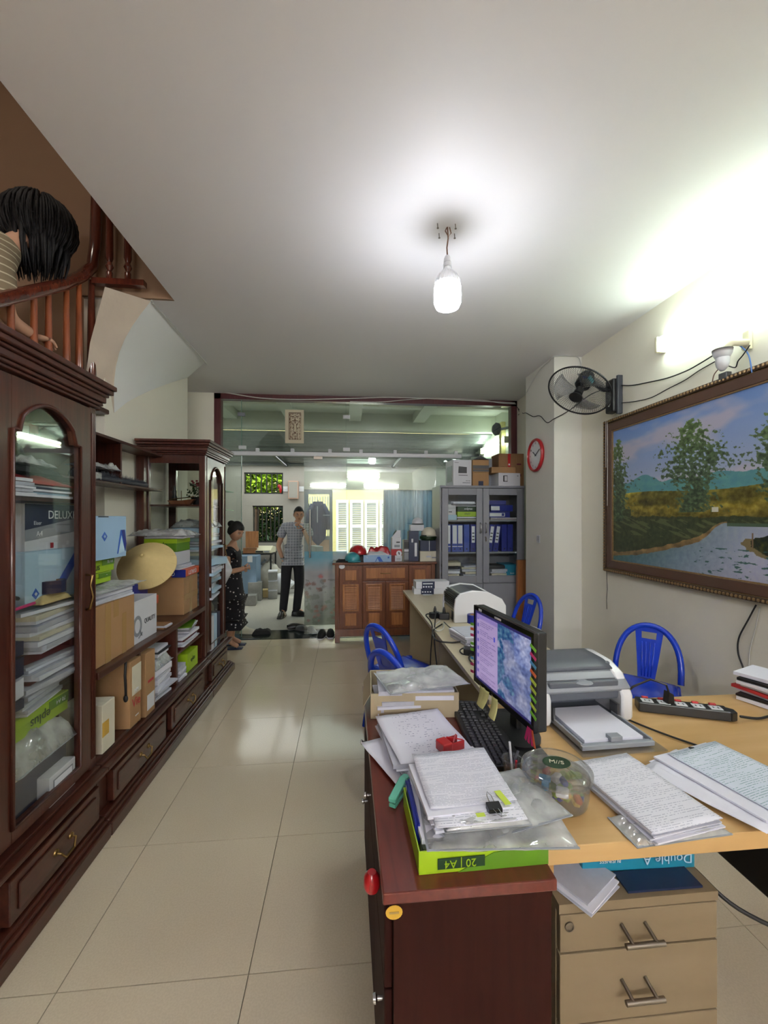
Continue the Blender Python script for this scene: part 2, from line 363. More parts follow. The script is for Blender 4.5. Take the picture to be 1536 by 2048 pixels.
def dup(o, loc, rz=None, label=None, parent=None, rot=None):
    c = o.copy(); COL.objects.link(c)
    if parent is not None: c.parent = parent
    else:
        c.location = loc
        if rz is not None: c.rotation_euler.z = rz
        if rot is not None: c.rotation_euler = rot
        if label: c['label'] = label
    for ch in [q for q in KIDS.get(o.name, [])]: dup(ch, None, parent=c)
    return c
KIDS = {}
def index_kids():
    KIDS.clear()
    for o in bpy.data.objects:
        if o.parent: KIDS.setdefault(o.parent.name, []).append(o)
def single(mb, name, mat, label, cat, loc=(0,0,0), rz=0, group=None, **kw):
    o = mb.build(name, mat, None, **kw); o.location = loc; o.rotation_euler = (0,0,rz); return tag(o, label, cat, group)
def text(s, size, mat, parent, loc, rot=(R(90),0,0), name='lettering', ext=.0004, align='CENTER', sx=1.):
    c = bpy.data.curves.new('t', 'FONT'); c.body = s; c.size = size; c.extrude = ext; c.align_x = align; c.align_y = 'CENTER'; c.resolution_u = 3
    o = bpy.data.objects.new('t', c); COL.objects.link(o)
    me = bpy.data.meshes.new_from_object(o.evaluated_get(bpy.context.evaluated_depsgraph_get()))
    bpy.data.objects.remove(o); bpy.data.curves.remove(c)
    me.materials.clear(); me.materials.append(M[mat]); me.name = name
    n = bpy.data.objects.new(name, me); COL.objects.link(n); n.parent = parent; n.location = loc; n.rotation_euler = rot; n.scale = (sx, 1, 1)
    return n
def canvas(name, fn, P, nu, nv, mat, parent, world=False):
    """flat picture: grid from P(u,v), colours fn(u,v) in sRGB 0..1"""
    mb = MB().grid(P, nu, nv)
    if world and parent is not None: mb.v = [p-parent.location for p in mb.v]
    me = mb.mesh(name, mat); a = me.color_attributes.new('Col', 'FLOAT_COLOR', 'POINT')
    buf = []
    for i in range(nu+1):
        for j in range(nv+1):
            c = fn(i/nu, j/nv)
            for x in c[:3]: x = max(0, min(1, x)); buf.append(x/12.92 if x <= .04045 else ((x+.055)/1.055)**2.4)
            buf.append(1.)
    a.data.foreach_set('color', buf)
    o = bpy.data.objects.new(name, me); COL.objects.link(o); o.parent = parent; return o
def skin(pts, edges, sub=2, root=None):
    """pts: {name:(x,y,z,r)}; returns evaluated verts/faces as an MB"""
    keys = list(pts); me = bpy.data.meshes.new('s'); me.from_pydata([pts[k][:3] for k in keys], [(keys.index(a), keys.index(b)) for a, b in edges], [])
    o = bpy.data.objects.new('s', me); COL.objects.link(o)
    o.modifiers.new('k', 'SKIN'); sl = me.skin_vertices[0].data if me.skin_vertices else None
    if sl is None:
        import bmesh
        bm = bmesh.new(); bm.from_mesh(me); bm.verts.layers.skin.verify(); bm.to_mesh(me); bm.free(); sl = me.skin_vertices[0].data
    for i, k in enumerate(keys):
        r = pts[k][3]; sl[i].radius = r if isinstance(r, tuple) else (r, r); sl[i].use_root = (k == (root or keys[0])); 
    m = o.modifiers.new('u', 'SUBSURF'); m.levels = sub; m.render_levels = sub
    ev = o.evaluated_get(bpy.context.evaluated_depsgraph_get()); me2 = bpy.data.meshes.new_from_object(ev)
    out = MB().add([v.co.copy() for v in me2.vertices], [tuple(p.vertices) for p in me2.polygons])
    bpy.data.objects.remove(o); bpy.data.meshes.remove(me); bpy.data.meshes.remove(me2)
    return out
def lerp(a, b, t): return a+(b-a)*t
def fbm(x, y, z=0., o=4): return mnoise.fractal(Vector((x, y, z)), 1., 2., o)

# ================================================================== SETTING
WL, WR, PZ, CZ, SY = -1.72, 2.28, 5.42, 3.08, 3.12     # left wall, right wall, partition, ceiling, stair opening end
def tiles():
    fl = MB().bx(-2.7, 2.4, -3.5, 5.28, -.06, -.008).build('floor', 'grout'); fl['kind'] = 'structure'
    J = .0012; cache = {}
    xs = [-.323+.6*k for k in range(-4, 6)]; ys = [1.417+.6*k for k in range(-9, 8)]
    for i in range(len(xs)-1):
        for j in range(len(ys)-1):
            x0, x1 = max(xs[i]+J, -2.68), min(xs[i+1]-J, 2.28); y0, y1 = max(ys[j]+J, -3.4), min(ys[j+1]-J, 5.28)
            if x1-x0 < .02 or y1-y0 < .02: continue
            k = (round(x1-x0, 4), round(y1-y0, 4))
            if k not in cache: cache[k] = MB().bx(0, k[0], 0, k[1], -.008, 0).mesh('tile', 'tile')
            t = bpy.data.objects.new('tile', cache[k]); COL.objects.link(t); t.parent = fl; t.location = (x0, y0, 0)
tiles()
struct('porch_floor', MB().bx(-3.2, 3.2, 5.70, 9.3, -.06, -.004), 'terrazzo')
struct('door_sill', MB().bx(-1.64, 2.25, 5.285, 5.70, -.05, .004), 'black_stone')
struct('ground', MB().bx(-14, 14, 9.3, 22, -.1, -.05), 'concrete')
# main room shell
struct('wall_left', MB().bx(WL-.14, WL, SY+.02, 4.70, 0, CZ), 'wall')
struct('wall_alcove', MB().bx(-2.36, -2.24, 4.5, 5.5, 0, CZ).bx(-2.36, WL-.14, 4.56, 4.70, 0, CZ), 'wall')
struct('wall_back', MB().bx(-2.36, -1.645, 5.36, 5.48, 0, CZ), 'wall')
struct('wall_right', MB().bx(WR, WR+.14, -3.4, 5.5, 0, CZ), 'wall')
struct('wall_column', MB().bx(2.0, WR, 3.84, 4.47, 0, CZ), 'wall_grey', 'square white column carrying the round clock')
struct('wall_front', MB().bx(-3.0, 2.42, -3.54, -3.4, 0, CZ), 'wall')
struct('ceiling', MB().bx(-1.23, 2.42, -3.54, 5.50, CZ, CZ+.12).bx(-3.0, -1.23, -3.54, -1.7, CZ, CZ+.12).bx(-2.5, -1.23, SY+.19, 5.50, CZ, CZ+.12).bx(-1.855, -1.23, SY, SY+.19, CZ, CZ+.12), 'ceiling')
# stairwell shell
struct('wall_stairwell', MB().bx(-3.0, -2.86, -3.4, 3.30, 0, 5.8).bx(-2.86, WL-.14, 3.16, 3.30, 0, 5.8).bx(-1.858, -1.232, 3.095, 3.119, CZ+.001, 5.8).bx(-1.23, -1.15, -1.7, 3.2, CZ+.12, 5.8).bx(-3.0, -1.15, -1.74, -1.66, CZ, 5.8).bx(-3., -1.15, -1.7, 3.3, 5.8, 5.9), 'stair_wall')
# soffit of the upper flight, coming off the ceiling down to the left wall
def soffit():
    top = [Vector((-1.40, lerp(SY+.01, 4.30, t), CZ-.002)) for t in [i/8 for i in range(9)]]
    low = []
    for i in range(9):
        t = i/8; low.append(Vector((WL+.002, lerp(3.26, 4.69, t), lerp(2.30, CZ-.04, t**.85))))
    n = 8; V = []; F = []
    for i in range(9):
        for j in range(n+1):
            s_ = j/n; p = top[i].lerp(low[i], s_)
            bow = (1-i/8)*math.sin(PI*s_)*.10
            p = p + Vector((-bow*.9, 0, bow*.35)); V.append(p)
    for i in range(8):
        for j in range(n): a = i*(n+1)+j; F.append((a, a+1, a+n+2, a+n+1))
    struct('stair_soffit', MB().add(V, F), 'soffit', 'white sloping underside of the upper stair flight', smooth=True, auto=False)
    # rough plaster cheek facing the camera
    edge = [V[j] for j in range(n+1)]
    V2 = edge + [Vector((WL-.10, 3.2, 2.3)), Vector((-1.80, 3.02, 2.3)), Vector((-1.72, 2.97, 2.7)), Vector((-1.62, 2.96, CZ-.003))]
    struct('stair_cheek', MB().add(V2, [tuple(range(len(V2)))]), 'plaster_old', 'unpainted plaster cheek of the stair', smooth=True, auto=False)
soffit()
tag(MB().tube([(-1.39, SY+.02, CZ-.01), (-1.385, 3.5, CZ-.016), (-1.395, 4.0, CZ-.01), (-1.39, 4.31, CZ-.02)], .006, 6).tube([(-1.385, SY-.005, 4.2), (-1.385, SY-.005, 3.3), (-1.39, SY+.0, CZ-.01)], .006, 6).build('wire', 'wire_white'), 'white cable running along the top edge of the stair soffit', 'cable')

# wooden frame of the glass partition
fr = thing('trim_partition', None, None, (0, PZ, 0)); fr['kind'] = 'structure'; fr['label'] = 'dark red wooden frame round the glass partition'
MB().bx(-1.645, -1.565, PZ-.05, PZ+.05, 0, CZ).build('post', 'trim_wood', fr, world=True)
MB().bx(2.20, 2.28, PZ-.05, PZ+.05, 0, CZ).build('post', 'trim_wood', fr, world=True)
MB().bx(-1.645, 2.28, PZ-.05, PZ+.05, CZ-.07, CZ).build('lintel', 'trim_wood', fr, world=True)
# glass panes
def pane(x0, x1, z0, z1, label, y=PZ, mat='glass', name='glass_pane'):
    t = MB().bx(x0, x1, y-.004, y+.004, z0, z1).build(name, mat); t['label'] = label; t['kind'] = 'structure'; return t
TZ = 2.335
xs = pY(483, 900, PZ).x; x692 = pY(692, 900, PZ).x
pane(-1.565, xs-.004, .005, CZ-.07, 'full height fixed glass panel at the left end of the partition')
pane(xs+.004, x692-.004, TZ+.02, CZ-.07, 'upper glass pane over the doorway')
pane(x692+.004, 2.20, TZ+.02, CZ-.07, 'upper glass pane on the right of the partition')
pane(x692+.004, pY(905, 900, PZ).x, .01, TZ, 'fixed glass panel behind the shoe cabinet', mat='door_glass')
pane(pY(905, 900, PZ).x+.006, 2.20, .01, TZ, 'fixed glass panel behind the metal cupboard', mat='door_glass')
MB().bx(xs-.003, xs+.003, PZ-.008, PZ+.008, .005, CZ-.07).build('glass_edge', 'glass_edge', fr, world=True)
MB().bx(x692-.002, x692+.002, PZ-.008, PZ+.008, TZ, CZ-.07).build('glass_edge', 'glass_edge', fr, world=True)
# sliding door with frosted film
x0, x1 = pY(608, 1100, PZ-.05).x, pY(694, 1100, PZ-.05).x
dr = thing('door_sliding', None, None, ((x0+x1)/2, PZ-.035, 0)); dr['kind'] = 'structure'; dr['label'] = 'sliding glass door slid open with a frosted flower film on its lower half'
MB().bx(x0, x1, PZ-.040, PZ-.030, .03, TZ-.05).build('glass_leaf', 'door_glass', dr, world=True)
def film(u, v):
    b = (.45, .72, .82) if v > .85 else None
    t = v
    c = [lerp(.46, .74, min(1, t*1.6)), lerp(.50, .74, min(1, t*1.6)), lerp(.44, .76, min(1, t*1.6))]
    k = max(0, (t-.72)/.28); k = min(1, k*1.4); c = [lerp(c[0], .42, k), lerp(c[1], .68, k), lerp(c[2], .78, k)]
    n = fbm(u*2.2, v*5, 3); c = [x+n*.07 for x in c]
    for fx, fy, r, cc in FLW:
        d = math.hypot((u-fx)*.5, v-fy)
        if d < r*(1+.3*math.sin(9*math.atan2(v-fy, (u-fx)*.5))): c = [lerp(x, y, .75) for x, y in zip(c, cc)]
    g = fbm(u*6, v*12, 9)
    if v < .62 and g > .25: c = [lerp(x, y, .35) for x, y in zip(c, (.30, .34, .28))]
    return c
random.seed(4)
FLW = [(random.random(), random.uniform(.05, .6), random.uniform(.012, .03), random.choice([(.62, .42, .38), (.5, .36, .33), (.66, .5, .46)])) for _ in range(26)]+[(.38, .66, .028, (.78, .36, .36))]
z1f, z0f = pY(640, 1103, PZ-.05).z, pY(640, 1250, PZ-.05).z
canvas('frosted_film', film, lambda u, v: (lerp(x0+.005, x1, u), PZ-.042, lerp(z0f, z1f, v)), 60, 110, 'film', dr, world=True)
hx = pY(620, 1080, PZ-.09).x
MB().cyl((hx, PZ-.085, 1.01), (hx, PZ-.085, 1.62), .014).cyl((hx, PZ-.085, 1.12), (hx, PZ-.035, 1.12), .01).cyl((hx, PZ-.085, 1.52), (hx, PZ-.035, 1.52), .01).build('bar_handle', 'chrome', dr, world=True, smooth=True)
# track with clamps
tk = thing('door_track', 'white aluminium sliding track with small clamps across the glass partition', 'rail', (0, PZ-.03, TZ))
MB().bx(-1.50, 1.52, PZ-.055, PZ-.008, TZ-.03, TZ+.02).build('track_rail', 'white_plastic', tk, world=True, bev=.003)
for px in (515, 585, 660, 722, 790, 852, 912):
    p = pY(px, 905, PZ-.03); MB().bx(p.x-.022, p.x+.022, PZ-.05, PZ-.006, TZ+.02, TZ+.065).cyl((p.x, PZ-.06, TZ+.042), (p.x, PZ-.04, TZ+.042), .012, n=10).build('clamp', 'white_plastic', tk, world=True, bev=.004)
MB().bx(pY(628, 0, PZ).x, pY(645, 0, PZ).x, PZ-.06, PZ-.02, TZ-.07, TZ-.03).build('hanger', 'steel_dark', tk, world=True)
for px, py, lab in ((483, 829, 'small steel glass clip above the left seam of the partition'), (485, 895, 'small pale glass clip just above the track at the left seam'), (693, 834, 'small white glass clip at the top of the middle seam'), (693, 899, 'small white glass clip just above the track at the middle seam')):
    p = pY(px, py, PZ); single(MB().bx(-.045, .045, -.018, .018, -.022, .022).cyl((-.025,-.022,0), (-.025,-.017,0), .008, n=8).cyl((.025,-.022,0), (.025,-.017,0), .008, n=8), 'glass_clip', 'metal_grey' if py == 829 else 'white_plastic', lab, 'clip', p, bev=.002)
# paper talisman on the glass
p = pY(589, 853, PZ-.012); wq, hq = .236, .43
pl = thing('paper_talisman', 'cream paper sheet with a brown printed ornament stuck on the upper glass', 'notice', (p.x, PZ-.012, p.z))
def talis(u, v):
    c = (.80, .76, .66)
    if .2 < u < .86 and .1 < v < .92:
        if u < .24 or u > .82 or v < .125 or v > .895: return (.36, .26, .18)
        a = abs(u-.53)
        if a < .15 and fbm(abs(u-.53)*22, v*26, 5) > -.02: return (.38, .27, .19)
        if .2 < a < .225 or .25 < a < .265: return (.42, .3, .2)
        if a > .15 and fbm(a*30, v*18, 8) > .22: return (.42, .3, .2)
    return c
canvas('printed_sheet', talis, lambda u, v: (lerp(-wq/2, wq/2, u), 0, lerp(-hq/2, hq/2, v)), 44, 80, 'print', pl)
MB().bx(-wq/2, wq/2, .001, .003, -hq/2, hq/2).build('backing', 'paper_cream', pl)

# cables over the lintel
def cable(pts, r, mat, label, name='cable', sm=8):
    P = [Vector(p) for p in pts]; out = []
    for i in range(len(P)-1):
        p0, p1, p2, p3 = P[max(i-1, 0)], P[i], P[i+1], P[min(i+2, len(P)-1)]
        for k in range(sm):
            t = k/sm; out.append(.5*((2*p1)+(-p0+p2)*t+(2*p0-5*p1+4*p2-p3)*t*t+(-p0+3*p1-3*p2+p3)*t**3))
    out.append(P[-1]); o = MB().tube(out, r, 5).build(name, mat, smooth=True, auto=False); return tag(o, label, 'cable')
Yc = PZ-.07
cable([pY(376, 781, 5.34)]+[pY(a, b, Yc) for a, b in ((440, 784), (520, 796), (600, 799), (700, 797), (782, 795), (900, 799), (1030, 806))], .007, 'wire_white', 'white cable sagging across the top of the partition frame')
cable([pY(a, b, Yc-.012) for a, b in ((700, 803), (760, 804), (820, 799), (880, 797), (960, 800), (1000, 806), (1032, 808))], .005, 'wire_white', 'thin white cable crossing behind the first over the right half of the frame')

# ================================================================== PORCH AND STREET
struct('wall_porch_left', MB().bx(-2.74, -2.6, 5.48, 9.14, 0, 3.3), 'porch_white')
struct('wall_porch_right', MB().bx(2.62, 2.76, 5.48, 9.14, 0, 3.3).bx(2.28, 2.62, 5.48, 5.52, 0, 3.3), 'porch_white')
struct('porch_ceiling', MB().bx(-2.74, 2.76, 5.5, 7.30, 3.30, 3.40), 'porch_white')
for i, (x, y0, y1) in enumerate([(-1.9, 5.5, 7.3), (-.9, 5.5, 7.3), (.15, 5.5, 7.3), (1.25, 5.5, 7.3)]):
    b = struct('trim_beam', MB().bx(x-.1, x+.1, y0, y1-.2, 3.16, 3.30), 'porch_white')
struct('trim_beam', MB().bx(-2.6, 2.62, 7.1, 7.3, 3.02, 3.30), 'porch_white')
struct('trim_beam', MB().bx(-2.6, 2.62, 6.2, 6.34, 3.18, 3.30), 'porch_white')
# corrugated awning
def corr(u, v): return (lerp(-3.0, 3.0, u), lerp(7.25, 9.5, v), lerp(3.0, 2.62, v)+.018*math.sin(v*2*PI*15))
struct('porch_awning', MB().grid(corr, 2, 120, .004), 'corrugated', 'corrugated metal awning over the porch')
struct('trim_awning', MB().bx(-2.6, 2.62, 8.0, 8.05, 2.72, 2.78).bx(-1.3, -1.24, 7.3, 9.1, 2.6, 2.66).bx(1.0, 1.06, 7.3, 9.1, 2.6, 2.66), 'metal_dark')
# end wall with openings: boxes around them
EY = 9.0
W1 = (pY(488,0,EY).x, pY(566,0,EY).x, pY(0,985,EY).z, pY(0,940,EY).z); W2 = (pY(505,0,EY).x, pY(567,0,EY).x, pY(0,1088,EY).z, pY(0,1010,EY).z)
D1 = (pY(608,0,EY).x, pY(665,0,EY).x); OX = pY(771,0,EY).x
z_ = lambda py: pY(0, py, EY).z
m = MB(); y0, y1 = EY, EY+.12
m.bx(-2.7, W1[0], y0, y1, 0, 2.62).bx(W1[0], W1[1], y0, y1, W1[3], 2.62).bx(W1[0], W1[1], y0, y1, W2[3], W1[2]).bx(W1[0], W2[0], y0, y1, 0, W2[3]).bx(W2[0], W2[1], y0, y1, 0, W2[2])
m.bx(W1[1], D1[0], y0, y1, 0, 2.62).bx(D1[0], 2.7, y0, y1, z_(975), 2.62).bx(2.3, 2.7, y0, y1, 0, z_(975))
struct('wall_porch_end', m, 'porch_wall')
def grille(name, W, n, label, hb=1):
    t = thing(name, None, None, ((W[0]+W[1])/2, EY+.05, W[2])); t['kind'] = 'structure'; t['label'] = label
    for i in range(n):
        x = lerp(W[0]+.02, W[1]-.02, i/(n-1)); MB().bx(x-.011, x+.011, EY+.04, EY+.06, W[2], W[3]).build('bar', 'iron_black', t, world=True)
    MB().bx(W[0], W[1], EY+.035, EY+.065, W[3]-.03, W[3]).bx(W[0], W[1], EY+.035, EY+.065, W[2], W[2]+.03).build('rail', 'iron_black', t, world=True)
grille('window_1', W1, 8, 'upper barred window full of green leaves in the porch end wall'); grille('window_2', W2, 8, 'lower barred opening in the porch end wall')
# grey barred door leaf, open gate
t = thing('door_porch', None, None, ((D1[0]+D1[1])/2, EY+.05, 0)); t['kind'] = 'structure'; t['label'] = 'grey metal porch door with upright bars'
a, b = D1; zt = z_(975); zb0, zb1 = z_(1075), z_(990)
MB().bx(a, a+.09, EY+.03, EY+.08, 0, zt).bx(b-.07, b, EY+.03, EY+.08, 0, zt).bx(a, b, EY+.03, EY+.08, zt-.1, zt).bx(a, b, EY+.03, EY+.08, 0, .12).bx(a, b, EY+.03, EY+.08, zb0-.08, zb0).build('door_frame', 'gate_grey', t, world=True)
MB().bx(a+.09, b-.07, EY+.05, EY+.06, .12, zb0-.08).build('door_panel', 'pale_rust', t, world=True)
for i in range(8):
    x = lerp(a+.12, b-.1, i/7); MB().bx(x-.01, x+.01, EY+.04, EY+.06, zb0, zb1).build('bar', 'white_plastic', t, world=True)
# blue corrugated gate leaf right of the opening
def cg(u, v): return (lerp(OX, 2.3, u), EY+.06+.02*math.sin(u*2*PI*14), lerp(0.03, z_(975), v))
t = thing('door_gate', None, None, (1.5, EY+.06, 0)); t['kind'] = 'structure'; t['label'] = 'blue grey corrugated metal gate leaf'
mm = MB().grid(lambda u, v: (lerp(OX, 2.3, u), EY+.06+.02*math.sin(u*2*PI*14), lerp(.03, z_(975), v)), 112, 1); mm.build('corrugated_sheet', 'sheet_blue', t, world=True)
MB().bx(OX-.04, OX, EY+.03, EY+.09, 0, z_(975)).build('gate_post', 'gate_grey', t, world=True)
# house across the lane with white shutters
HYY = 12.2
hs = thing('house', 'pale yellow house with white louvred shutters seen through the porch opening', 'building', (.6, HYY, -.05))
MB().bx(-4, 6, HYY, HYY+.3, -.05, 6).build('wall', 'yellow_wall', hs, world=True)
for px0, px1 in ((672, 697), (700, 727), (729, 757), (759, 785)):
    xa, xb = pY(px0, 0, HYY-.1).x, pY(px1, 0, HYY-.1).x; za, zb = pY(0, 1112, HYY-.1).z, pY(0, 997, HYY-.1).z
    s_ = MB().bx(xa, xa+.07, HYY-.08, HYY-.02, za, zb).bx(xb-.07, xb, HYY-.08, HYY-.02, za, zb).bx(xa+.07, xb-.07, HYY-.08, HYY-.02, zb-.09, zb).bx(xa+.07, xb-.07, HYY-.08, HYY-.02, za, za+.09).bx(xa+.07, xb-.07, HYY-.08, HYY-.02, (za+zb)/2-.04, (za+zb)/2+.04).build('shutter', 'shutter_white', hs, world=True)
    sl = MB(); k = 22
    for i in range(k):
        z = lerp(za+.1, zb-.1, (i+.5)/k); sl.box(((xa+xb)/2, HYY-.05, z), (xb-xa-.13, .012, .055), rx=R(35))
    q = sl.build('shutter_slats', 'shutter_white', s_); q.matrix_parent_inverse = Matrix(); q.location = -hs.location
struct('lane_plinth', MB().bx(-4, 6, HYY-.12, HYY, -.05, pY(0, 1114, HYY-.1).z), 'pale_rust')
# trees beyond the end wall
def foliage(name, label, c, r, n, mat, group=None, seed=1):
    random.seed(seed); t = thing(name, label, 'tree', (c[0], c[1], -.05), group=group)
    lf = MB()
    for i in range(n):
        a = random.uniform(0, 2*PI); zz = random.uniform(-1, 1); q = random.random()**.4; h = math.sqrt(1-zz*zz)
        p = Vector((c[0]+r[0]*h*math.cos(a)*q, c[1]+r[1]*h*math.sin(a)*q, c[2]+r[2]*zz*q))
        e = Euler((random.uniform(-1, 1), random.uniform(-1, 1), random.uniform(0, 6.3))).to_matrix(); s1 = random.uniform(.05, .1)
        lf.add([p+e@Vector(v) for v in ((-s1*.5, 0, 0), (0, -s1*1.4, 0), (s1*.5, 0, 0), (0, s1*1.4, .02))], [(0, 1, 2, 3)])
    o = lf.build('foliage', mat, t, world=True); o['kind'] = 'stuff'
    MB().tube([(c[0], c[1], -.05), (c[0]+.05, c[1], c[2]*.6), (c[0], c[1], c[2])], [.07, .05, .02], 8).tube([(c[0], c[1], c[2]*.5), (c[0]+.4, c[1], c[2]*1.1)], [.04, .01], 6).build('trunk', 'trunk', t, world=True, smooth=True)
foliage('tree', 'bright green bush behind the upper barred window', (-2.2, 10.3, 2.6), (1.5, .35, .9), 3200, 'leaf_bright', seed=3)
foliage('tree', 'dark green shrub behind the lower barred opening', (-2.1, 11.3, 1.3), (1.3, .45, 1.2), 2600, 'leaf', seed=4)
# porch lamps
def tube_lamp(name, label, c, L, axis, n=2, mat='lamp_tube', side=(-1, 0)):
    """wall batten with tubes; c = centre on wall; side = unit dir out of the wall"""
    t = thing(name, label, 'lamp', c); sx, sy = side
    def bxr(o0, o1, l0, l1, z0, z1):
        if axis == 'y': return MB().bx(min(sx*o0, sx*o1), max(sx*o0, sx*o1), l0, l1, z0, z1)
        return MB().bx(l0, l1, min(sy*o0, sy*o1), max(sy*o0, sy*o1), z0, z1)
    bxr(0, .035, -L/2, L/2, -.03, .03).build('batten', 'cream_plastic', t, bev=.004)
    for e in (-1, 1):
        bxr(0, .075, e*L/2-.012, e*L/2+.012, -.055, .055).build('end_cap', 'cream_plastic', t, bev=.005)
    for k in range(n):
        z = .034-(.068*k if n > 1 else .034)
        A = (sx*.055, -L/2+.012, z) if axis == 'y' else (-L/2+.012, sy*.055, z); B = (sx*.055, L/2-.012, z) if axis == 'y' else (L/2-.012, sy*.055, z)
        MB().cyl(A, B, .0145, n=14).build('tube', mat, t, smooth=True)
    return t
tube_lamp('wall_tube_lamp', 'lit twin tube lamp high on the right wall over the painting', (WR, 2.17, 2.755), 1.22, 'y')
tube_lamp('wall_tube_lamp', 'added twin tube fill light on the unseen wall behind the viewer, left', (-.6, -3.4, 2.6), 1.2, 'x', 2, 'back_fill', side=(0, 1))  # this pair is added behind the camera to light the room more evenly
tube_lamp('wall_tube_lamp', 'added twin tube fill light on the unseen wall behind the viewer, right', (1.2, -3.4, 2.6), 1.2, 'x', 2, 'back_fill', side=(0, 1))
p = pX(962, 883, 2.62); tube_lamp('wall_tube_lamp', 'lit tube lamp on the porch wall seen through the upper right glass', (2.62, 7.1, 2.78), 1.2, 'y', 2, 'lamp_porch')
tube_lamp('wall_tube_lamp', 'twin tubes added on the porch end wall to imitate a reflection in the glass', (pY(727, 0, 8.9).x, EY, 2.42), .7, 'x', 2, 'lamp_porch', side=(0, -1))  # stands in for tubes that only reflect in the glass
# posts and pipe on porch right wall
tag(MB().bx(2.54, 2.62, 6.62, 6.72, 1.9, 3.1).build('wall_pipe', 'yellow_wall', bev=.01), 'pale upright duct beside the porch tube lamp', 'duct')

# ------------------------------------------------------------------ stairs
st = thing('staircase', 'dark red wooden staircase rising behind the tall cabinet', 'stairs', (-2.2, 1.5, 0))
sl_ = .716
def rz_at(y): return 3.19+(y-3.06)*sl_          # handrail centre height
XR = -1.745
for i in range(12):
    y = .1+i*.255; z = rz_at(y)-.93
    if z < .1 or y > 2.9: continue
    MB().bx(-2.84, XR-.02, y, y+.30, z-.03, z+.01).build('tread', 'cabinet_wood_h', st, world=True, bev=.004)
    MB().bx(-2.84, XR-.04, y+.27, y+.29, z, z+.155).build('riser', 'soffit', st, world=True)
MB().prism([(.1, rz_at(.1)-1.1), (2.95, rz_at(2.95)-1.1), (2.95, rz_at(2.95)-.80), (.1, rz_at(.1)-.80)], XR-.03, XR+.0, 'x').build('stringer', 'cabinet_wood_h', st, world=True)
def baluster(x, y, z0, z1, r=.017, mat='baluster_wood'):
    h = z1-z0
    prof = [(r*1.3, 0), (r*1.3, .07), (r*.8, .08), (r*1.5, .10), (r*.8, .125), (r*1.35, .15), (r*1.2, h*.5), (r*.95, h-.04), (r*.9, h)]
    return MB().lathe(prof, (x, y, z0), 12).build('baluster', mat, st, world=True, smooth=True)
for px in (-22, 22, 68, 97, 133, 158, 184):
    d = ray(px, 700); y = XR/d.x*d.y; baluster(XR, y, rz_at(y)-.80, rz_at(y)-.02)
baluster(XR, 3.03, 2.33, 3.15, .021, 'rail_wood')
pts = [(XR, y, rz_at(y)) for y in (.6, 1.4, 2.2, 2.75)]+[(XR, 2.92, 3.12), (XR+.01, 3.02, 3.24), (XR+.02, 3.04, 3.42), (XR+.03, 3.04, 3.8)]
MB().tube(pts, .036, 10).build('handrail', 'rail_wood', st, world=True, smooth=True)
MB().bx(XR+.02, -1.385, 2.99, 3.04, 3.115, 3.155).build('landing_rail', 'rail_wood', st, world=True)
for x in (-1.62, -1.50): MB().lathe([(.02, 0), (.02, .05), (.012, .06), (.026, .09), (.014, .12), (.024, .15), (.02, .8)], (x, 3.015, 3.155), 12).build('baluster', 'rail_wood', st, world=True, smooth=True)
# end nosings of the lower treads peeping out
for yy, zz in ((3.0, 2.40), (3.02, 2.27)): MB().bx(XR-.35, XR+.07, yy-.02, yy+.10, zz-.02, zz+.015).build('tread', 'cabinet_wood_h', st, world=True, bev=.008)
pf = thing('picture_frame', 'dark framed picture on the brown stairwell wall at the left edge', 'picture', (-2.86, 2.9, 3.9))
p1, p2 = pX(-40, 180, -2.84), pX(37, 300, -2.84)
MB().bx(-2.86, -2.82, 1.6, p2.y, 3.45, 3.55).bx(-2.86, -2.82, 1.6, p2.y, 4.35, 4.45).bx(-2.86, -2.82, p2.y-.1, p2.y, 3.45, 4.45).bx(-2.86, -2.82, 1.6, 1.7, 3.45, 4.45).build('frame', 'cabinet_wood_h', pf, world=True, bev=.01)
MB().bx(-2.858, -2.84, 1.7, p2.y-.1, 3.55, 4.35).build('picture_print', 'plaster_old', pf, world=True)

# ================================================================== DISPLAY CABINETS ALONG THE LEFT WALL
XF, XB = -1.18, -1.70          # front and back of the carcases
def drawer_front(par, y0, y1):
    d = MB().bx(XF+.0, XF+.035, y0+.03, y1-.03, .115, .27).build('drawer', 'cabinet_wood_h', par, world=True, bev=.004)
    MB().bx(XF+.035, XF+.043, y0+.065, y1-.065, .145, .24).build('drawer_panel', 'cabinet_wood_h', d, world=False, bev=.006).location = -Vector(par.location)
    yc = (y0+y1)/2
    h = MB().tube([(XF+.04, yc-.045, .20), (XF+.062, yc-.045, .195), (XF+.068, yc-.025, .165), (XF+.068, yc+.025, .165), (XF+.062, yc+.045, .195), (XF+.04, yc+.045, .20)], .0045, 8).lathe([(.014, 0), (.012, .006), (.004, .008)], (XF+.042, yc-.045, .2), 10, ry=PI/2).lathe([(.014, 0), (.012, .006), (.004, .008)], (XF+.042, yc+.045, .2), 10, ry=PI/2).build('drawer_handle', 'brass', d, smooth=True)
    h.location = -Vector(par.location)
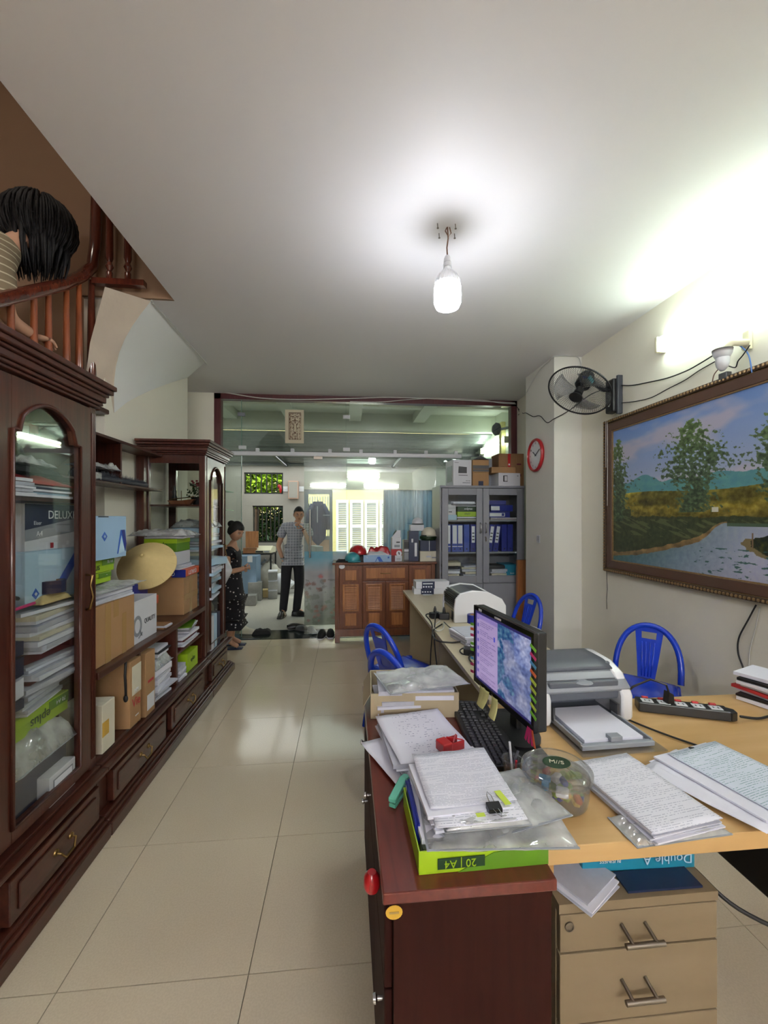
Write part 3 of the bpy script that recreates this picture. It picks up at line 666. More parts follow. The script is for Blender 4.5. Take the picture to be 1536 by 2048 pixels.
def base_unit(par, y0, y1, drawers, e0=0., e1=0.):
    """plinth, drawer rail and stepped top"""
    MB().bx(XB, XF, y0, y1, .0, .30).build('carcase_base', 'cabinet_wood_h', par, world=True)
    MB().bx(XB, XF+.07, y0-e0, y1+e1, 0, .065).bx(XB, XF+.055, y0-e0, y1+e1*.8, .065, .082).bx(XB, XF+.040, y0-e0, y1+e1*.6, .082, .10).build('plinth', 'cabinet_wood_h', par, world=True, bev=.006)
    MB().bx(XB, XF+.030, y0-e0, y1+e1*.5, .285, .298).bx(XB, XF+.045, y0-e0, y1+e1*.7, .298, .312).bx(XB, XF+.055, y0-e0, y1+e1*.8, .312, .330).bx(XB, XF+.02, y0, y1+e1*.3, .330, .345).build('top_moulding', 'cabinet_wood_h', par, world=True, bev=.004)
    for a, b in drawers: drawer_front(par, a, b)
def cornice(par, y0, y1, z0, z1, ext0, ext1):
    m = MB(); n = 7
    st = [(0, .015), (.12, .02), (.25, .035), (.5, .05), (.62, .062), (.8, .085), (1., .10)]
    for (a, o), (b, o2) in zip(st, st[1:]):
        m.bx(XB-.0, XF+o2*.75, y0-o2*ext0, y1+o2*ext1, lerp(z0, z1, a), lerp(z0, z1, b))
    m.build('cornice', 'cabinet_wood', par, world=True, bev=.004)
def tower(name, label, y0, y1, z1, shelves, arch=True, base_ext=(0, 0), drawers=()):
    t = thing(name, label, 'cabinet', (-1.44, (y0+y1)/2, 0))
    base_unit(t, y0, y1, drawers, *base_ext)
    zb, zt = .345, z1-.115
    for (a, b), (c, d) in (((XF-.05, XF), (y0, y0+.05)), ((XF-.05, XF), (y1-.05, y1)), ((XB, XB+.07), (y0, y0+.04)), ((XB, XB+.07), (y1-.04, y1))):
        MB().bx(a, b, c, d, zb, zt).build('corner_post', 'cabinet_wood', t, world=True, bev=.004)
    # flutes on the front post
    fl = MB()
    for i in range(3): fl.cyl((XF+.001, y1-.012-.011*i, zb+.05), (XF+.001, y1-.012-.011*i, zt-.03), .0035, n=6)
    fl.build('fluting', 'cabinet_wood', t, world=True)
    MB().bx(XB, XF-.004, y0+.004, y1-.004, zt, z1-.11).bx(XB, XF-.004, y0+.004, y0+.02, zt-.07, zt).bx(XB, XF-.004, y1-.02, y1-.004, zt-.07, zt).build('top_board', 'cabinet_wood', t, world=True)
    cornice(t, y0, y1, z1-.115, z1, 1, .4)
    # side glass, both ends
    for y, l in ((y0+.012, 0), (y1-.016, 1)): MB().bx(XB+.07, XF-.05, y, y+.004, zb, zt-.07).build('side_glass', 'cabinet_glass', t, world=True)
    # door: frame polygon with arched opening
    dy0, dy1 = y0+.045, y1-.052; sw = .075
    d = MB().bx(XF-.022, XF+.004, dy0, dy0+sw, zb+.02, zt-.01).bx(XF-.022, XF+.004, dy1-sw, dy1, zb+.02, zt-.01).bx(XF-.022, XF+.004, dy0+sw, dy1-sw, zb+.02, zb+.07)
    a, b = dy0+sw, dy1-sw; zs, za = zt-.20, zt-.075
    def arch(s):     # height of opening at s 0..1
        q = abs(s-.5)*2
        if q > .82: return zs
        return zs + (za-zs)*(.30+.70*math.cos(q/.82*PI/2)**.75)
    N = 24; poly = [(lerp(a, b, i/N), arch(i/N)) for i in range(N+1)]
    for i in range(N):
        (p, q), (p2, q2) = poly[i], poly[i+1]
        d.prism([(p, q), (p2, q2), (p2, zt-.01), (p, zt-.01)], XF-.022, XF+.004, 'x')
    do = d.build('door', 'cabinet_wood', t, world=True)
    bead = [(XF+.006, p, q) for p, q in poly]+[(XF+.006, b, zb+.07), (XF+.006, a, zb+.07)]
    e = MB().tube(bead, .009, 6, closed=True).build('door_beading', 'cabinet_wood', do, smooth=True, auto=False); e.location = -Vector(t.location)
    g = MB().bx(XF-.012, XF-.008, a-.01, b+.01, zb+.06, za+.01).build('door_glass', 'cabinet_glass', do); g.location = -Vector(t.location)
    hz = 1.19
    h = MB().tube([(XF+.004, dy1-.03, hz+.07), (XF+.03, dy1-.03, hz+.065), (XF+.022, dy1-.03, hz+.02), (XF+.034, dy1-.03, hz-.03), (XF+.02, dy1-.03, hz-.085), (XF+.004, dy1-.03, hz-.09)], [.006, .006, .004, .005, .006, .006], 8).build('door_handle', 'brass', do, smooth=True, auto=False); h.location = -Vector(t.location)
    for z, mt in shelves:
        MB().bx(XB+.01, XF-.03, y0+.02, y1-.02, z-.016 if mt != 'cabinet_glass' else z-.006, z).build('shelf', mt, t, world=True)
    return t
NY0, NY1, FY0, FY1 = 1.46, 2.085, 3.61, 4.20
# middle shelves first so the towers stand against them
mid = thing('open_shelving', 'dark wooden open shelf unit between the two glass cabinets', 'shelf', (-1.44, 2.85, 0))
MY0, MY1 = NY1+.004, FY0-.004
base_unit(mid, MY0, MY1, [(2.14, 2.80), (2.83, 3.50)])
MB().bx(XB, XF+.01, MY0, MY1, .745, .78).build('counter_shelf', 'cabinet_wood_h', mid, world=True, bev=.004)
for y, z0_, z1_ in ((2.50, .345, .745), (3.03, .345, .745)):
    MB().bx(XB, XF-.005, y, y+.028, z0_, z1_).build('divider', 'cabinet_wood', mid, world=True, bev=.003)
MB().bx(XB, XF-.01, 3.06, MY1, .54, .556).build('half_shelf', 'cabinet_wood_h', mid, world=True)
MB().bx(XB, XF-.01, MY0+.002, 2.50, .345, .365).build('floor_board', 'cabinet_wood_h', mid, world=True)
MB().bx(XB, -1.52, MY0, MY1, 2.025, 2.045).build('top_shelf', 'cabinet_wood_h', mid, world=True, bev=.003)
MB().bx(XB, -1.52, MY0, MY1, 1.735, 1.752).build('upper_shelf', 'cabinet_wood_h', mid, world=True, bev=.003)
MB().bx(XB, -1.53, 2.98, 3.0, 1.752, 2.025).build('upright', 'cabinet_wood', mid, world=True)
MB().bx(XB, -1.64, MY1-.06, MY1, .78, 2.03).build('back_stile', 'cabinet_wood', mid, world=True)
MB().bx(XB, XF-.02, MY1-.012, MY1, .345, .745).build('end_panel', 'cabinet_wood', mid, world=True)
near = tower('display_cabinet', 'tall dark wooden glass cabinet nearest the viewer at the left edge', NY0, NY1, 2.15, [(1.60, 'cabinet_wood_h'), (1.17, 'cabinet_glass'), (.80, 'cabinet_glass')], drawers=[(1.50, 2.08)], base_ext=(.10, 0))
far = tower('display_cabinet', 'tall dark wooden glass cabinet at the far end by the doorway', FY0, FY1, 2.16, [(1.63, 'cabinet_wood_h'), (1.22, 'cabinet_glass'), (.80, 'cabinet_glass')], drawers=[(3.65, 4.18)], base_ext=(0, .09))
# the base runs on towards the camera
ext = thing('low_drawer_unit', 'dark wooden drawer base continuing below the near glass cabinet at the lower left', 'cabinet', (-1.44, 1.1, 0))
base_unit(ext, .62, 1.355, [(.72, 1.34)])

# ------------------------------------------------------------------ generic contents
def rbox(name, label, cat, loc, d, mat, rz=0, group=None, lid=None, lidh=.4, tape=None, bev=.002, parts=()):
    """a closed carton; d=(w,depth,h); the front is local -Y; lid overlaps the body"""
    t = thing(name, label, cat, loc, rz, group); w_, dp, h = d
    if lid:
        MB().bx(-w_/2+.002, w_/2-.002, -dp/2+.002, dp/2-.002, 0, h*(1-lidh)+.004).build('body', mat, t, bev=bev)
        MB().bx(-w_/2, w_/2, -dp/2, dp/2, h*(1-lidh), h).build('lid', lid, t, bev=bev)
    else:
        MB().bx(-w_/2, w_/2, -dp/2, dp/2, 0, h).build('body', mat, t, bev=bev)
        MB().bx(-w_/2+.002, -.001, -dp/2+.002, dp/2-.002, h, h+.0018).bx(.001, w_/2-.002, -dp/2+.002, dp/2-.002, h, h+.0018).build('lid_flaps', mat, t)
    if tape: MB().bx(-.024, .024, -dp/2-.0008, dp/2+.0008, h*.72, h+.003).build('tape', tape, t)
    for q in parts: q(t)
    return t
def patch(name, mat, poly, y, th=.0012):      # printed patch on the front face (local xz polygon)
    return lambda t: MB().prism(poly, y-th, y, 'y').build(name, mat, t)
def rect(x0, x1, z0, z1): return [(x0, z0), (x1, z0), (x1, z1), (x0, z1)]
def label_text(s, size, mat, x, z, y, flip=False, sx=1.):
    return lambda t: text(s, size, mat, t, (x, y-.0016, z), (R(90), R(180) if flip else 0, 0), sx=sx)
def side_text(s, size, mat, x, y, z, right=True, flip=False):
    return lambda t: text(s, size, mat, t, (x, y, z), (R(90), R(180) if flip else 0, R(90 if right else -90)))
def open_box(name, label, loc, d, mat, rz=0, inside='cardboard_in', flaps=None, parts=(), cat='box', th=.004):
    t = thing(name, label, cat, loc, rz); w_, dp, h = d
    m = MB().bx(-w_/2, w_/2, -dp/2, dp/2, 0, th)
    m.bx(-w_/2, w_/2, -dp/2, -dp/2+th, th, h).bx(-w_/2, w_/2, dp/2-th, dp/2, th, h).bx(-w_/2, -w_/2+th, -dp/2+th, dp/2-th, th, h).bx(w_/2-th, w_/2, -dp/2+th, dp/2-th, th, h)
    m.build('body', mat, t)
    for q in parts: q(t)
    return t
def stack(name, label, loc, n, w_, d, h, rz=0, cat='papers', mats=('white_paper', 'paper_shade'), jit=.012, group=None, top=None, seed=None, sleeve=False):
    """pile of loose papers: bundles that slide over each other, each a part"""
    random.seed(seed if seed is not None else int(loc[0]*977+loc[1]*131+loc[2]*57))
    t = thing(name, label, cat, loc, rz, group); z = 0
    for i in range(n):
        th = h/n*random.uniform(.6, 1.3) if i < n-1 else max(.002, h-z)
        if z+th > h: th = max(.0015, h-z)
        a = random.uniform(-jit, jit)*6; mt = top if (top and i == n-1) else mats[i % len(mats)]
        sw, sd = w_*random.uniform(.93, 1.0), d*random.uniform(.93, 1.0)
        cx, cy = random.uniform(-jit, jit), random.uniform(-jit, jit); amp = random.uniform(.0, .3)*th; ph = random.uniform(0, 6)
        def fn(u, v, z=z, th=th, sw=sw, sd=sd): return ((u-.5)*sw, (v-.5)*sd, z+th-.0004-abs(amp*math.sin(3*u+ph)*(v-.5)*2)*.6)
        MB().grid(fn, 5, 3, max(.001, th*.85)).tr((cx, cy, 0), rz=a).build('sheet_bundle', mt, t, smooth=False)
        z += th
        if z >= h-.0005: break
    return t
def sleeve(name, label, loc, w_, d, h, rz=0, seed=1, wr=.006, cat='sleeve', mat='clear_plastic', ry=0, rx=0):
    """clear plastic document bag with crumpled surface and sealed rim"""
    t = thing(name, label, cat, loc, rz, rx=rx, ry=ry)
    def fn(u, v):
        e = min(u, 1-u, v, 1-v); k = min(1, e*9)
        return ((u-.5)*w_, (v-.5)*d, h*k+wr*fbm(u*5+seed, v*5, seed)*(.3+k))
    MB().grid(fn, 22, 16, .0012).build('film', mat, t, smooth=True, auto=False)
    MB().bx(-w_/2, w_/2, -d/2-.001, -d/2+.004, .0005, .002).bx(-w_/2-.001, -w_/2+.004, -d/2, d/2, .0005, .002).build('sealed_edge', 'grey_light', t)
    return t
F90 = R(90)   # front turned to face the aisle (+X)
# ---- near cabinet, top shelf (z 1.60)
stack('paper_pile', 'white and blue folders under red cloth on top shelf of near cabinet', (-1.36, 1.84, 1.60), 5, .25, .30, .05, F90, mats=('white_paper', 'pale_blue', 'white_paper', 'navy'))
stack('paper_pile', 'curled white papers at the left of the near cabinet top shelf', (-1.32, 1.63, 1.60), 5, .20, .26, .07, F90)
def cloth(name, label, loc, w_, d, h, mat, rz=0, seed=1, cat='cloth', amp=.35):
    t = thing(name, label, cat, loc, rz)
    def fn(u, v):
        e = min(u, 1-u, v, 1-v); k = min(1, e*5)**.6
        return ((u-.5)*w_, (v-.5)*d, h*k*(1+amp*fbm(u*4+seed, v*4, seed*2))+.001)
    MB().grid(fn, 24, 16, .002).build('folded_cloth', mat, t, smooth=True, auto=False); return t
cloth('folded_shirt', 'red folded shirt in clear plastic on the near cabinet top shelf', (-1.36, 1.80, 1.653), .36, .30, .034, 'red', F90, 2, 'shirt')
cloth('folded_shirt', 'dark folded shirt lying on the red one in the near cabinet', (-1.37, 1.81, 1.70), .30, .26, .03, 'black_soft', F90, 3, 'shirt')
t = thing('hat', 'black domed hat standing at the back of the near cabinet top shelf', 'hat', (-1.50, 1.93, 1.735))
MB().lathe([(.13, 0), (.13, .01), (.10, .012), (.10, .05), (.085, .10), (.05, .135), (.0, .145)], n=20).build('crown', 'black_soft', t, smooth=True)
MB().lathe([(.10, .012), (.102, .012), (.102, .03), (.10, .03)], n=20).build('hat_band', 'navy', t)
sleeve('plastic_bag', 'crumpled clear plastic bag on the dark shirt in the near cabinet', (-1.33, 1.83, 1.735), .16, .2, .025, 0, 5, .02, 'bag')
# ---- near cabinet, second shelf (z 1.17)
Yf = -.11
rbox('paper_box', 'navy and silver paper box lettered DELUXE in the near cabinet', 'box', (-1.36, 1.90, 1.385), (.30, .21, .19), 'white_box', F90, parts=[
    patch('navy_print', 'navy', [(-.15, .085), (.15, .13), (.15, .19), (-.15, .19)], -.105),
    patch('grey_print', 'ink_grey', [(-.15, .04), (.15, .07), (.15, .13), (-.15, .085)], -.105),
    label_text('DELUXE', .050, 'ink_white', .065, .145, -.106), label_text('Eiser', .022, 'ink_white', -.085, .112, -.106), label_text('A4', .03, 'ink_white', -.075, .068, -.106), patch('red_mark', 'ink_red', rect(-.01, .008, .005, .028), -.106)])
rbox('paper_box', 'pale blue paper box under the DELUXE box in the near cabinet', 'box', (-1.35, 1.885, 1.171), (.31, .22, .212), 'pale_blue', F90, parts=[
    patch('blue_print', 'mid_blue', [(-.01, .03), (.05, .03), (.155, .15), (.155, .21), (.12, .17)], -.11), patch('blue_mark', 'mid_blue', [(-.12, .04), (-.1, .02), (-.08, .04), (-.1, .065)], -.11), patch('white_mark', 'ink_white', [(-.108, .042), (-.1, .034), (-.092, .042), (-.1, .05)], -.1112)])
rbox('carton', 'dark carton behind the glass left of the DELUXE box', 'box', (-1.42, 1.64, 1.36), (.16, .2, .2), 'black_plastic', F90, lid='printer_dark')
rbox('carton', 'grey and white printed carton with a blue lid strip in the near cabinet', 'box', (-1.40, 1.63, 1.171), (.15, .2, .18), 'white_box', F90, lid='mid_blue', lidh=.14, parts=[patch('photo_print', 'ink_grey', rect(-.05, .04, .03, .1), -.1), patch('photo_print', 'metal_grey', rect(0, .03, .05, .08), -.102)])
def tape_roll(name, label, loc, r, h, mat, rx=0, ry=0, core='cardboard'):
    t = thing(name, label, 'tape', loc, 0, rx=rx, ry=ry)
    MB().lathe([(r*.62, 0), (r, 0), (r, h), (r*.62, h), (r*.62, 0)], n=28).build('tape_winding', mat, t, smooth=True)
    MB().lathe([(r*.54, 0), (r*.62, 0), (r*.62, h), (r*.54, h), (r*.54, 0)], n=24).build('core', core, t, smooth=True); return t
tape_roll('tape_roll', 'roll of dark blue tape lying flat in the near cabinet', (-1.245, 1.875, 1.205), .055, .05, 'navy')
cloth('cloth_bundle', 'yellowish patterned cloth bundle under the blue tape in the near cabinet', (-1.27, 1.86, 1.171), .18, .13, .028, 'straw', F90, 6)
t = thing('glasses_case', 'black curved handbag strap lying at the left of the near cabinet shelf', 'strap', (-1.27, 1.68, 1.175))
MB().tube([(0, -.05, .0), (.01, -.03, .03), (.01, .02, .04), (0, .07, .025), (-.01, .10, .0)], .008, 8).tube([(-.03, -.03, .0), (-.02, 0, .025), (-.02, .05, .03), (-.03, .08, 0)], .006, 8).build('strap_band', 'black_plastic', t, smooth=True, auto=False); t.name = 'handbag_strap'
t = thing('bottle', 'small blue bottle behind the glass at the left of the near cabinet', 'bottle', (-1.25, 1.60, 1.171))
MB().lathe([(.017, 0), (.017, .05), (.008, .06)], n=14).build('body', 'mid_blue', t, smooth=True); MB().lathe([(.009, .06), (.009, .075)], n=12).build('cap', 'white_plastic', t)
single(MB().tube([(0, 0, 0), (0, .11, .006)], .006, 8), 'marker_pen', 'neon_pink', 'pink marker pen lying in the near cabinet', 'pen', (-1.22, 1.64, 1.178), smooth=True)
# ---- near cabinet, third shelf (z .80)
stack('paper_pile', 'deep messy pile of white papers on the third shelf of near cabinet', (-1.36, 1.87, .98), 9, .30, .30, .17, F90, jit=.02, mats=('white_paper', 'paper_shade', 'white_paper', 'paper_cream'))
stack('paper_pile', 'lower pile of papers with coloured edges on third shelf of near cabinet', (-1.37, 1.88, .802), 9, .31, .3, .175, F90, jit=.02, mats=('paper_shade', 'white_paper', 'paper_shade', 'maroon', 'white_paper'))
stack('book_pile', 'navy folders standing at the left of the third shelf in the near cabinet', (-1.34, 1.62, .802), 4, .12, .28, .26, F90, mats=('navy', 'white_paper', 'navy'), jit=.005, cat='folders')
# ---- near cabinet, bottom
def plus_box(label, loc, rz, d=(.31, .22, .07), flip=False, txt='plus', sz=.05, x=.0):
    h = d[2]; return rbox('paper_box', label, 'box', loc, d, 'plus_green', rz, lid='plus_green', lidh=.45, parts=[patch('green_print', 'plus_green_dark', rect(.03, d[0]/2-.005, h*.5, h*.95), -d[1]/2-.0006), label_text(txt, sz, 'dark_green', x, h*.45, -d[1]/2-.001, flip), label_text('70 A4', sz*.45, 'ink_white', .1, h*.72, -d[1]/2-.0015, flip)])
plus_box('green paper box lettered plus upside down low in the near cabinet', (-1.35, 1.83, .665), F90, (.31, .22, .085), True, 'eplus', .055, -.02)
stack('paper_pile', 'papers heaped on the upside down green box in the near cabinet', (-1.34, 1.82, .751), 3, .27, .2, .045, F90+.1)
sleeve('plastic_bag', 'grey plastic bag of documents under the green box in the near cabinet', (-1.37, 1.8, .56), .34, .36, .10, F90, 8, .03, 'bag', mat='clear_plastic')
cloth('cloth_bundle', 'grey cloth bundle wrapped in plastic low in the near cabinet', (-1.38, 1.8, .545), .40, .34, .09, 'paper_cream', F90, 9)
rbox('carton', 'navy carton with silver lettering at the bottom of the near cabinet', 'box', (-1.37, 1.75, .346), (.44, .26, .195), 'navy', F90, parts=[label_text('JS', .07, 'ink_grey', -.13, .09, -.13)])
rbox('switch_box', 'white box with rounded window at the bottom right of the near cabinet', 'box', (-1.215, 1.87, .346), (.16, .05, .12), 'white_box', F90, parts=[patch('grey_print', 'ink_grey', rect(-.06, .06, .02, .1), -.025), patch('white_print', 'ink_white', rect(-.054, .054, .025, .095), -.026)])

# ---- middle unit, main counter z .78
def carton(label, loc, d, rz=0, mat='cardboard', parts=(), name='carton', group=None):
    return rbox(name, label, 'box', loc, d, mat, rz, group, tape='tape', parts=parts)
carton('plain tall brown carton next to the near cabinet on the counter shelf', (-1.36, 2.315, .78), (.38, .30, .30), F90, parts=[patch('tape_strip', 'tape', rect(-.10, -.05, 0, .3), -.15), patch('tape_strip', 'tape', rect(.06, .10, .0, .22), -.15)])
stack('paper_pile', 'white papers under clear film on top of the plain tall carton', (-1.35, 2.31, 1.084), 4, .38, .28, .07, F90, jit=.01)
sleeve('plastic_sleeve', 'shiny clear sleeve draped over papers on the tall carton', (-1.325, 2.34, 1.15), .46, .30, .012, F90, 11, .012)
plus_box('lower plain green paper box under the plus box beside the near cabinet', (-1.40, 2.27, 1.172), F90, (.30, .22, .055), False, '  ', .01, .12)
plus_box('upper green paper box lettered plus below the light blue box', (-1.40, 2.30, 1.229), F90, (.30, .22, .07), False, 'eplus', .052, -.045)
bb = rbox('paper_box', 'light blue paper box with a folded A mark on top of the green boxes', 'box', (-1.37, 2.315, 1.301), (.36, .24, .225), 'light_blue', F90, parts=[
    patch('mark_dark', 'mid_blue', [(.085, .02), (.12, .15), (.16, .15), (.178, .06), (.165, .03), (.13, .12), (.10, .02)], -.12),
    patch('mark_deep', 'deep_blue', [(.13, .15), (.16, .15), (.178, .07), (.165, .03)], -.1212), patch('mark_light', 'pale_blue', [(.095, .02), (.125, .12), (.16, .03)], -.1214),
    patch('diamond', 'mid_blue', [(-.06, .12), (-.035, .145), (-.01, .12), (-.035, .095)], -.12), patch('diamond_core', 'light_blue', [(-.045, .12), (-.035, .13), (-.025, .12), (-.035, .11)], -.1214), patch('slot', 'black_plastic', rect(-.09, .0, .22, .2255), -.1205)])
# white QUALITY box, open
def big_q(t):
    ring = [(math.cos(a)*.052, math.sin(a)*.062) for a in [i*PI/10 for i in range(20)]]
    m = MB(); 
    for i in range(20):
        a, b = ring[i], ring[(i+1) % 20]; ai, bi = (a[0]*.62, a[1]*.66), (b[0]*.62, b[1]*.66)
        m.prism([(-.105+a[0], .10+a[1]), (-.105+b[0], .10+b[1]), (-.105+bi[0], .10+bi[1]), (-.105+ai[0], .10+ai[1])], -.1412, -.14, 'y')
    m.prism([(-.085, .075), (-.07, .065), (-.045, .03), (-.065, .035)], -.1412, -.14, 'y'); m.prism([(-.095, .03), (-.05, .055), (-.045, .045), (-.09, .022)], -.1412, -.14, 'y')
    m.build('round_letter', 'ink_grey', t)
open_box('paper_box', 'open white box printed with a big Q and QUALITY on the counter', (-1.36, 2.665, .78), (.285, .28, .25), 'white_box', F90, parts=[big_q, label_text('QUALITY', .04, 'ink', .045, .11, -.14, sx=.85)])
# orange tray and blue box behind
rbox('tray', 'small orange cardboard tray behind the QUALITY box', 'tray', (-1.34, 2.93, .93), (.10, .14, .055), 'orange', 0.0)
rbox('paper_box', 'dark blue box below the conical hat on the counter', 'box', (-1.52, 2.92, .78), (.2, .3, .30), 'deep_blue', F90)
rbox('wood_block', 'pale brown block supporting the orange tray', 'block', (-1.345, 2.95, .78), (.06, .10, .149), 'straw', 0)
stack('paper_pile', 'thin loose brown papers lying in shade behind the QUALITY box', (-1.26, 2.90, .78), 3, .1, .16, .03, F90, mats=('cardboard_dark', 'paper_shade'))
carton('brown taped carton against the far cabinet on the counter shelf', (-1.36, 3.42, .78), (.29, .27, .285), F90, parts=[side_text('', .01, 'ink', 0, 0, 0)] and [patch('tape_strip', 'tape', rect(-.03, .02, 0, .285), -.135), patch('tape_strip', 'tape', rect(-.145, .145, .11, .15), -.1355)])
rbox('box_lid', 'orange QUALITY box lid lying upside down on the taped carton', 'box', (-1.36, 3.42, 1.068), (.30, .29, .055), 'orange', F90, parts=[label_text('QUALITY', .045, 'ink_white', .0, .027, -.145, True, sx=.95), lambda t: MB().bx(-.153, -.15, -.15, -.05, -.002, .057).build('blue_corner', 'deep_blue', t), side_text('QUALITY', .045, 'ink_white', -.1525, .02, .027, False, True)])
stack('paper_pile', 'white leaflets spread on the orange QUALITY lid', (-1.38, 3.40, 1.124), 4, .3, .25, .03, F90)
rbox('paper_box', 'white sketch printed box under the green box beside the far cabinet', 'box', (-1.40, 3.42, 1.155), (.27, .24, .10), 'white_box', F90, parts=[lambda t: canvas('sketch_print', lambda u, v: (.25, .3, .4) if fbm(u*9, v*9, 3) > .28 else ((.75, .6, .4) if fbm(u*5, v*6, 7) > .3 else (.82, .84, .88)), lambda u, v: (-.1365, lerp(.11, -.11, u), lerp(.008, .09, v)), 40, 16, 'print', t)])
rbox('paper_box', 'green paper box lying beneath the plastic bags beside the far cabinet', 'box', (-1.40, 3.42, 1.257), (.27, .24, .10), 'plus_green_dark', F90, lid='plus_green', lidh=.35, parts=[side_text('eplus', .05, 'dark_green', -.137, 0, .05, False, True)])
sleeve('plastic_bag', 'pale bag of documents on the green box beside the far cabinet', (-1.38, 3.33, 1.385), .30, .42, .035, F90, 14, .02, 'bag')
stack('paper_pile', 'clipped papers on top of the boxes beside the far cabinet', (-1.37, 3.40, 1.36), 4, .22, .30, .045, F90, mats=('white_paper', 'paper_shade', 'black_plastic', 'white_paper'))
# conical hat leaning
t = thing('conical_hat', 'large straw conical hat leaning against the boxes on the counter', 'hat', (-1.325, 2.97, 1.30), 0)
t.location = (-1.365, 3.0, 1.19); t.scale = (.90, .90, .95); t.rotation_euler = Vector((.10, -.80, .60)).to_track_quat('Z', 'Y').to_euler()
N = 48
MB().lathe([(.205, 0), (.207, .004), (.15, .045), (.1, .082), (.05, .118), (.012, .14), (.0, .143)], n=N).build('cone', 'straw', t, smooth=True)
ribs = MB()
for i in range(10):
    q = (i+1)/11*.205; ribs.tube([(q*math.cos(a), q*math.sin(a), .1455-.1455*(q/.207)+.001) for a in [2*PI*k/36 for k in range(36)]], .0014, 4, closed=True)
for i in range(16):
    a = 2*PI*i/16; ribs.tube([(.01*math.cos(a), .01*math.sin(a), .1415), (.204*math.cos(a), .204*math.sin(a), .005)], .0016, 4)
ribs.build('ribs', 'straw_dark', t)
MB().tube([(.205*math.cos(a), .205*math.sin(a), 0) for a in [2*PI*k/48 for k in range(48)]], .003, 6, closed=True).build('rim', 'straw_dark', t, smooth=True)
# upper shelf z 1.752: helmets in bags and fluffy bundle
def helmet(name, label, loc, r, mat, rz=0, visor=None, rim='black_plastic', group=None, peak=False):
    t = thing(name, label, 'helmet', loc, rz, group)
    MB().lathe([(r, 0), (r*1.02, r*.1), (r*1.0, r*.4), (r*.86, r*.75), (r*.55, r*1.0), (r*.25, r*1.1), (0, r*1.12)], n=24, sx=.92, sy=1.08).build('shell', mat, t, smooth=True)
    MB().tube([(r*.93*math.cos(a), r*1.09*math.sin(a), .004) for a in [2*PI*k/28 for k in range(28)]], .006, 6, closed=True).build('rim', rim, t, smooth=True)
    if peak:
        MB().grid(lambda u, v: (lerp(-.8, .8, u)*r, -r*(1.0+.42*v*math.cos(lerp(-1.2, 1.2, u)))-0.0, r*.12-r*.1*v), 12, 4, .004).build('peak', mat, t, smooth=True, auto=False)
    if visor: MB().grid(lambda u, v: (r*1.06*math.sin(lerp(-1.1, 1.1, u)), -r*1.16*math.cos(lerp(-1.1, 1.1, u)), lerp(0, .5, v)*r), 14, 3, .003).build('visor', visor, t, smooth=True, auto=False)
    MB().tube([(r*.85, 0, .01), (r*.5, -.03, -.0+.006), (0, -.05, .008)], .004, 5).build('chin_strap', 'black_plastic', t)
    return t
helmet('helmet', 'black helmet in clear wrap on the upper wall shelf', (-1.61, 2.72, 1.757), .082, 'black_gloss', 1.2, visor='clear_plastic')
helmet('helmet', 'second black helmet behind the first on the upper wall shelf', (-1.62, 2.90, 1.757), .075, 'black_plastic', .4)
random.seed(7)
t = thing('duster_bundle', 'grey fluffy bundle in plastic along the upper wall shelf', 'bundle', (-1.55, 2.95, 1.752))
fz = MB()
for i in range(1400):
    y = random.uniform(-.42, .42); a = random.uniform(0, PI); r0 = .02; r1 = random.uniform(.03, .065)*(1-.35*abs(y)/.42)
    p = Vector((r0*math.cos(a), y, .02+r0*math.sin(a))); q = Vector((r1*math.cos(a), y+random.uniform(-.02, .02), .02+r1*math.sin(a)))
    s1 = Vector((0, .0022, .001)); fz.add([p-s1, p+s1, q], [(0, 1, 2)])
o = fz.build('tufts', 'grey_plastic', t); o['kind'] = 'stuff'
MB().cyl((0, -.42, .02), (0, .42, .02), .022, n=10).build('core', 'metal_dark', t, smooth=True)
sleeve('plastic_wrap', 'crinkled clear wrap over the grey bundle on the upper shelf', (-1.56, 2.75, 1.83), .13, .36, .02, 0, 21, .03, 'bag')
# lower compartments
rbox('carton', 'narrow cream carton with a yellow band beside near cabinet below the counter', 'box', (-1.28, 2.19, .367), (.11, .2, .235), 'paper_cream', F90, parts=[patch('yellow_print', 'candy_yellow', rect(-.055, .0, .08, .15), -.1)])
rbox('carton', 'beige carton with red slanting script in the middle compartment', 'box', (-1.30, 2.435, .367), (.12, .26, .36), 'cardboard', F90, parts=[patch('cream_panel', 'paper_cream', rect(-.04, .06, .17, .33), -.13), label_text('Vie', .07, 'ink_red', .005, .125, -.13), label_text('MM', .03, 'ink_white', .005, .19, -.131), label_text('www', .018, 'ink_white', .01, .05, -.131)])
rbox('carton', 'beige twin carton behind the divider with red marks', 'box', (-1.30, 2.61, .346), (.12, .26, .37), 'cardboard', F90, parts=[patch('red_mark', 'ink_red', rect(-.03, .04, .19, .205), -.13), patch('white_mark', 'white_box', rect(-.04, .05, .03, .12), -.13)])
tag(MB().tube([(XF-.01, 2.37, .742), (XF-.015, 2.372, .66), (XF-.01, 2.368, .60), (XF-.012, 2.375, .55)], .007, 6).ell((XF-.012, 2.375, .535), (.012, .012, .02)).build('strap', 'wire_black', smooth=True, auto=False), 'black strap hanging before the red script carton', 'strap')
stack('paper_pile', 'tall loose pile of white papers in the compartment right of the cartons', (-1.32, 2.85, .346), 9, .26, .27, .20, F90, jit=.02)
sleeve('plastic_bag', 'greyish plastic bag on the paper pile below the counter', (-1.31, 2.85, .555), .26, .25, .05, F90, 31, .03, 'bag')
stack('book_pile', 'magazines and a maroon box on the half shelf beside far cabinet', (-1.31, 3.30, .558), 6, .34, .26, .085, F90, mats=('maroon', 'white_paper', 'paper_shade', 'white_paper'), cat='magazines', jit=.01)
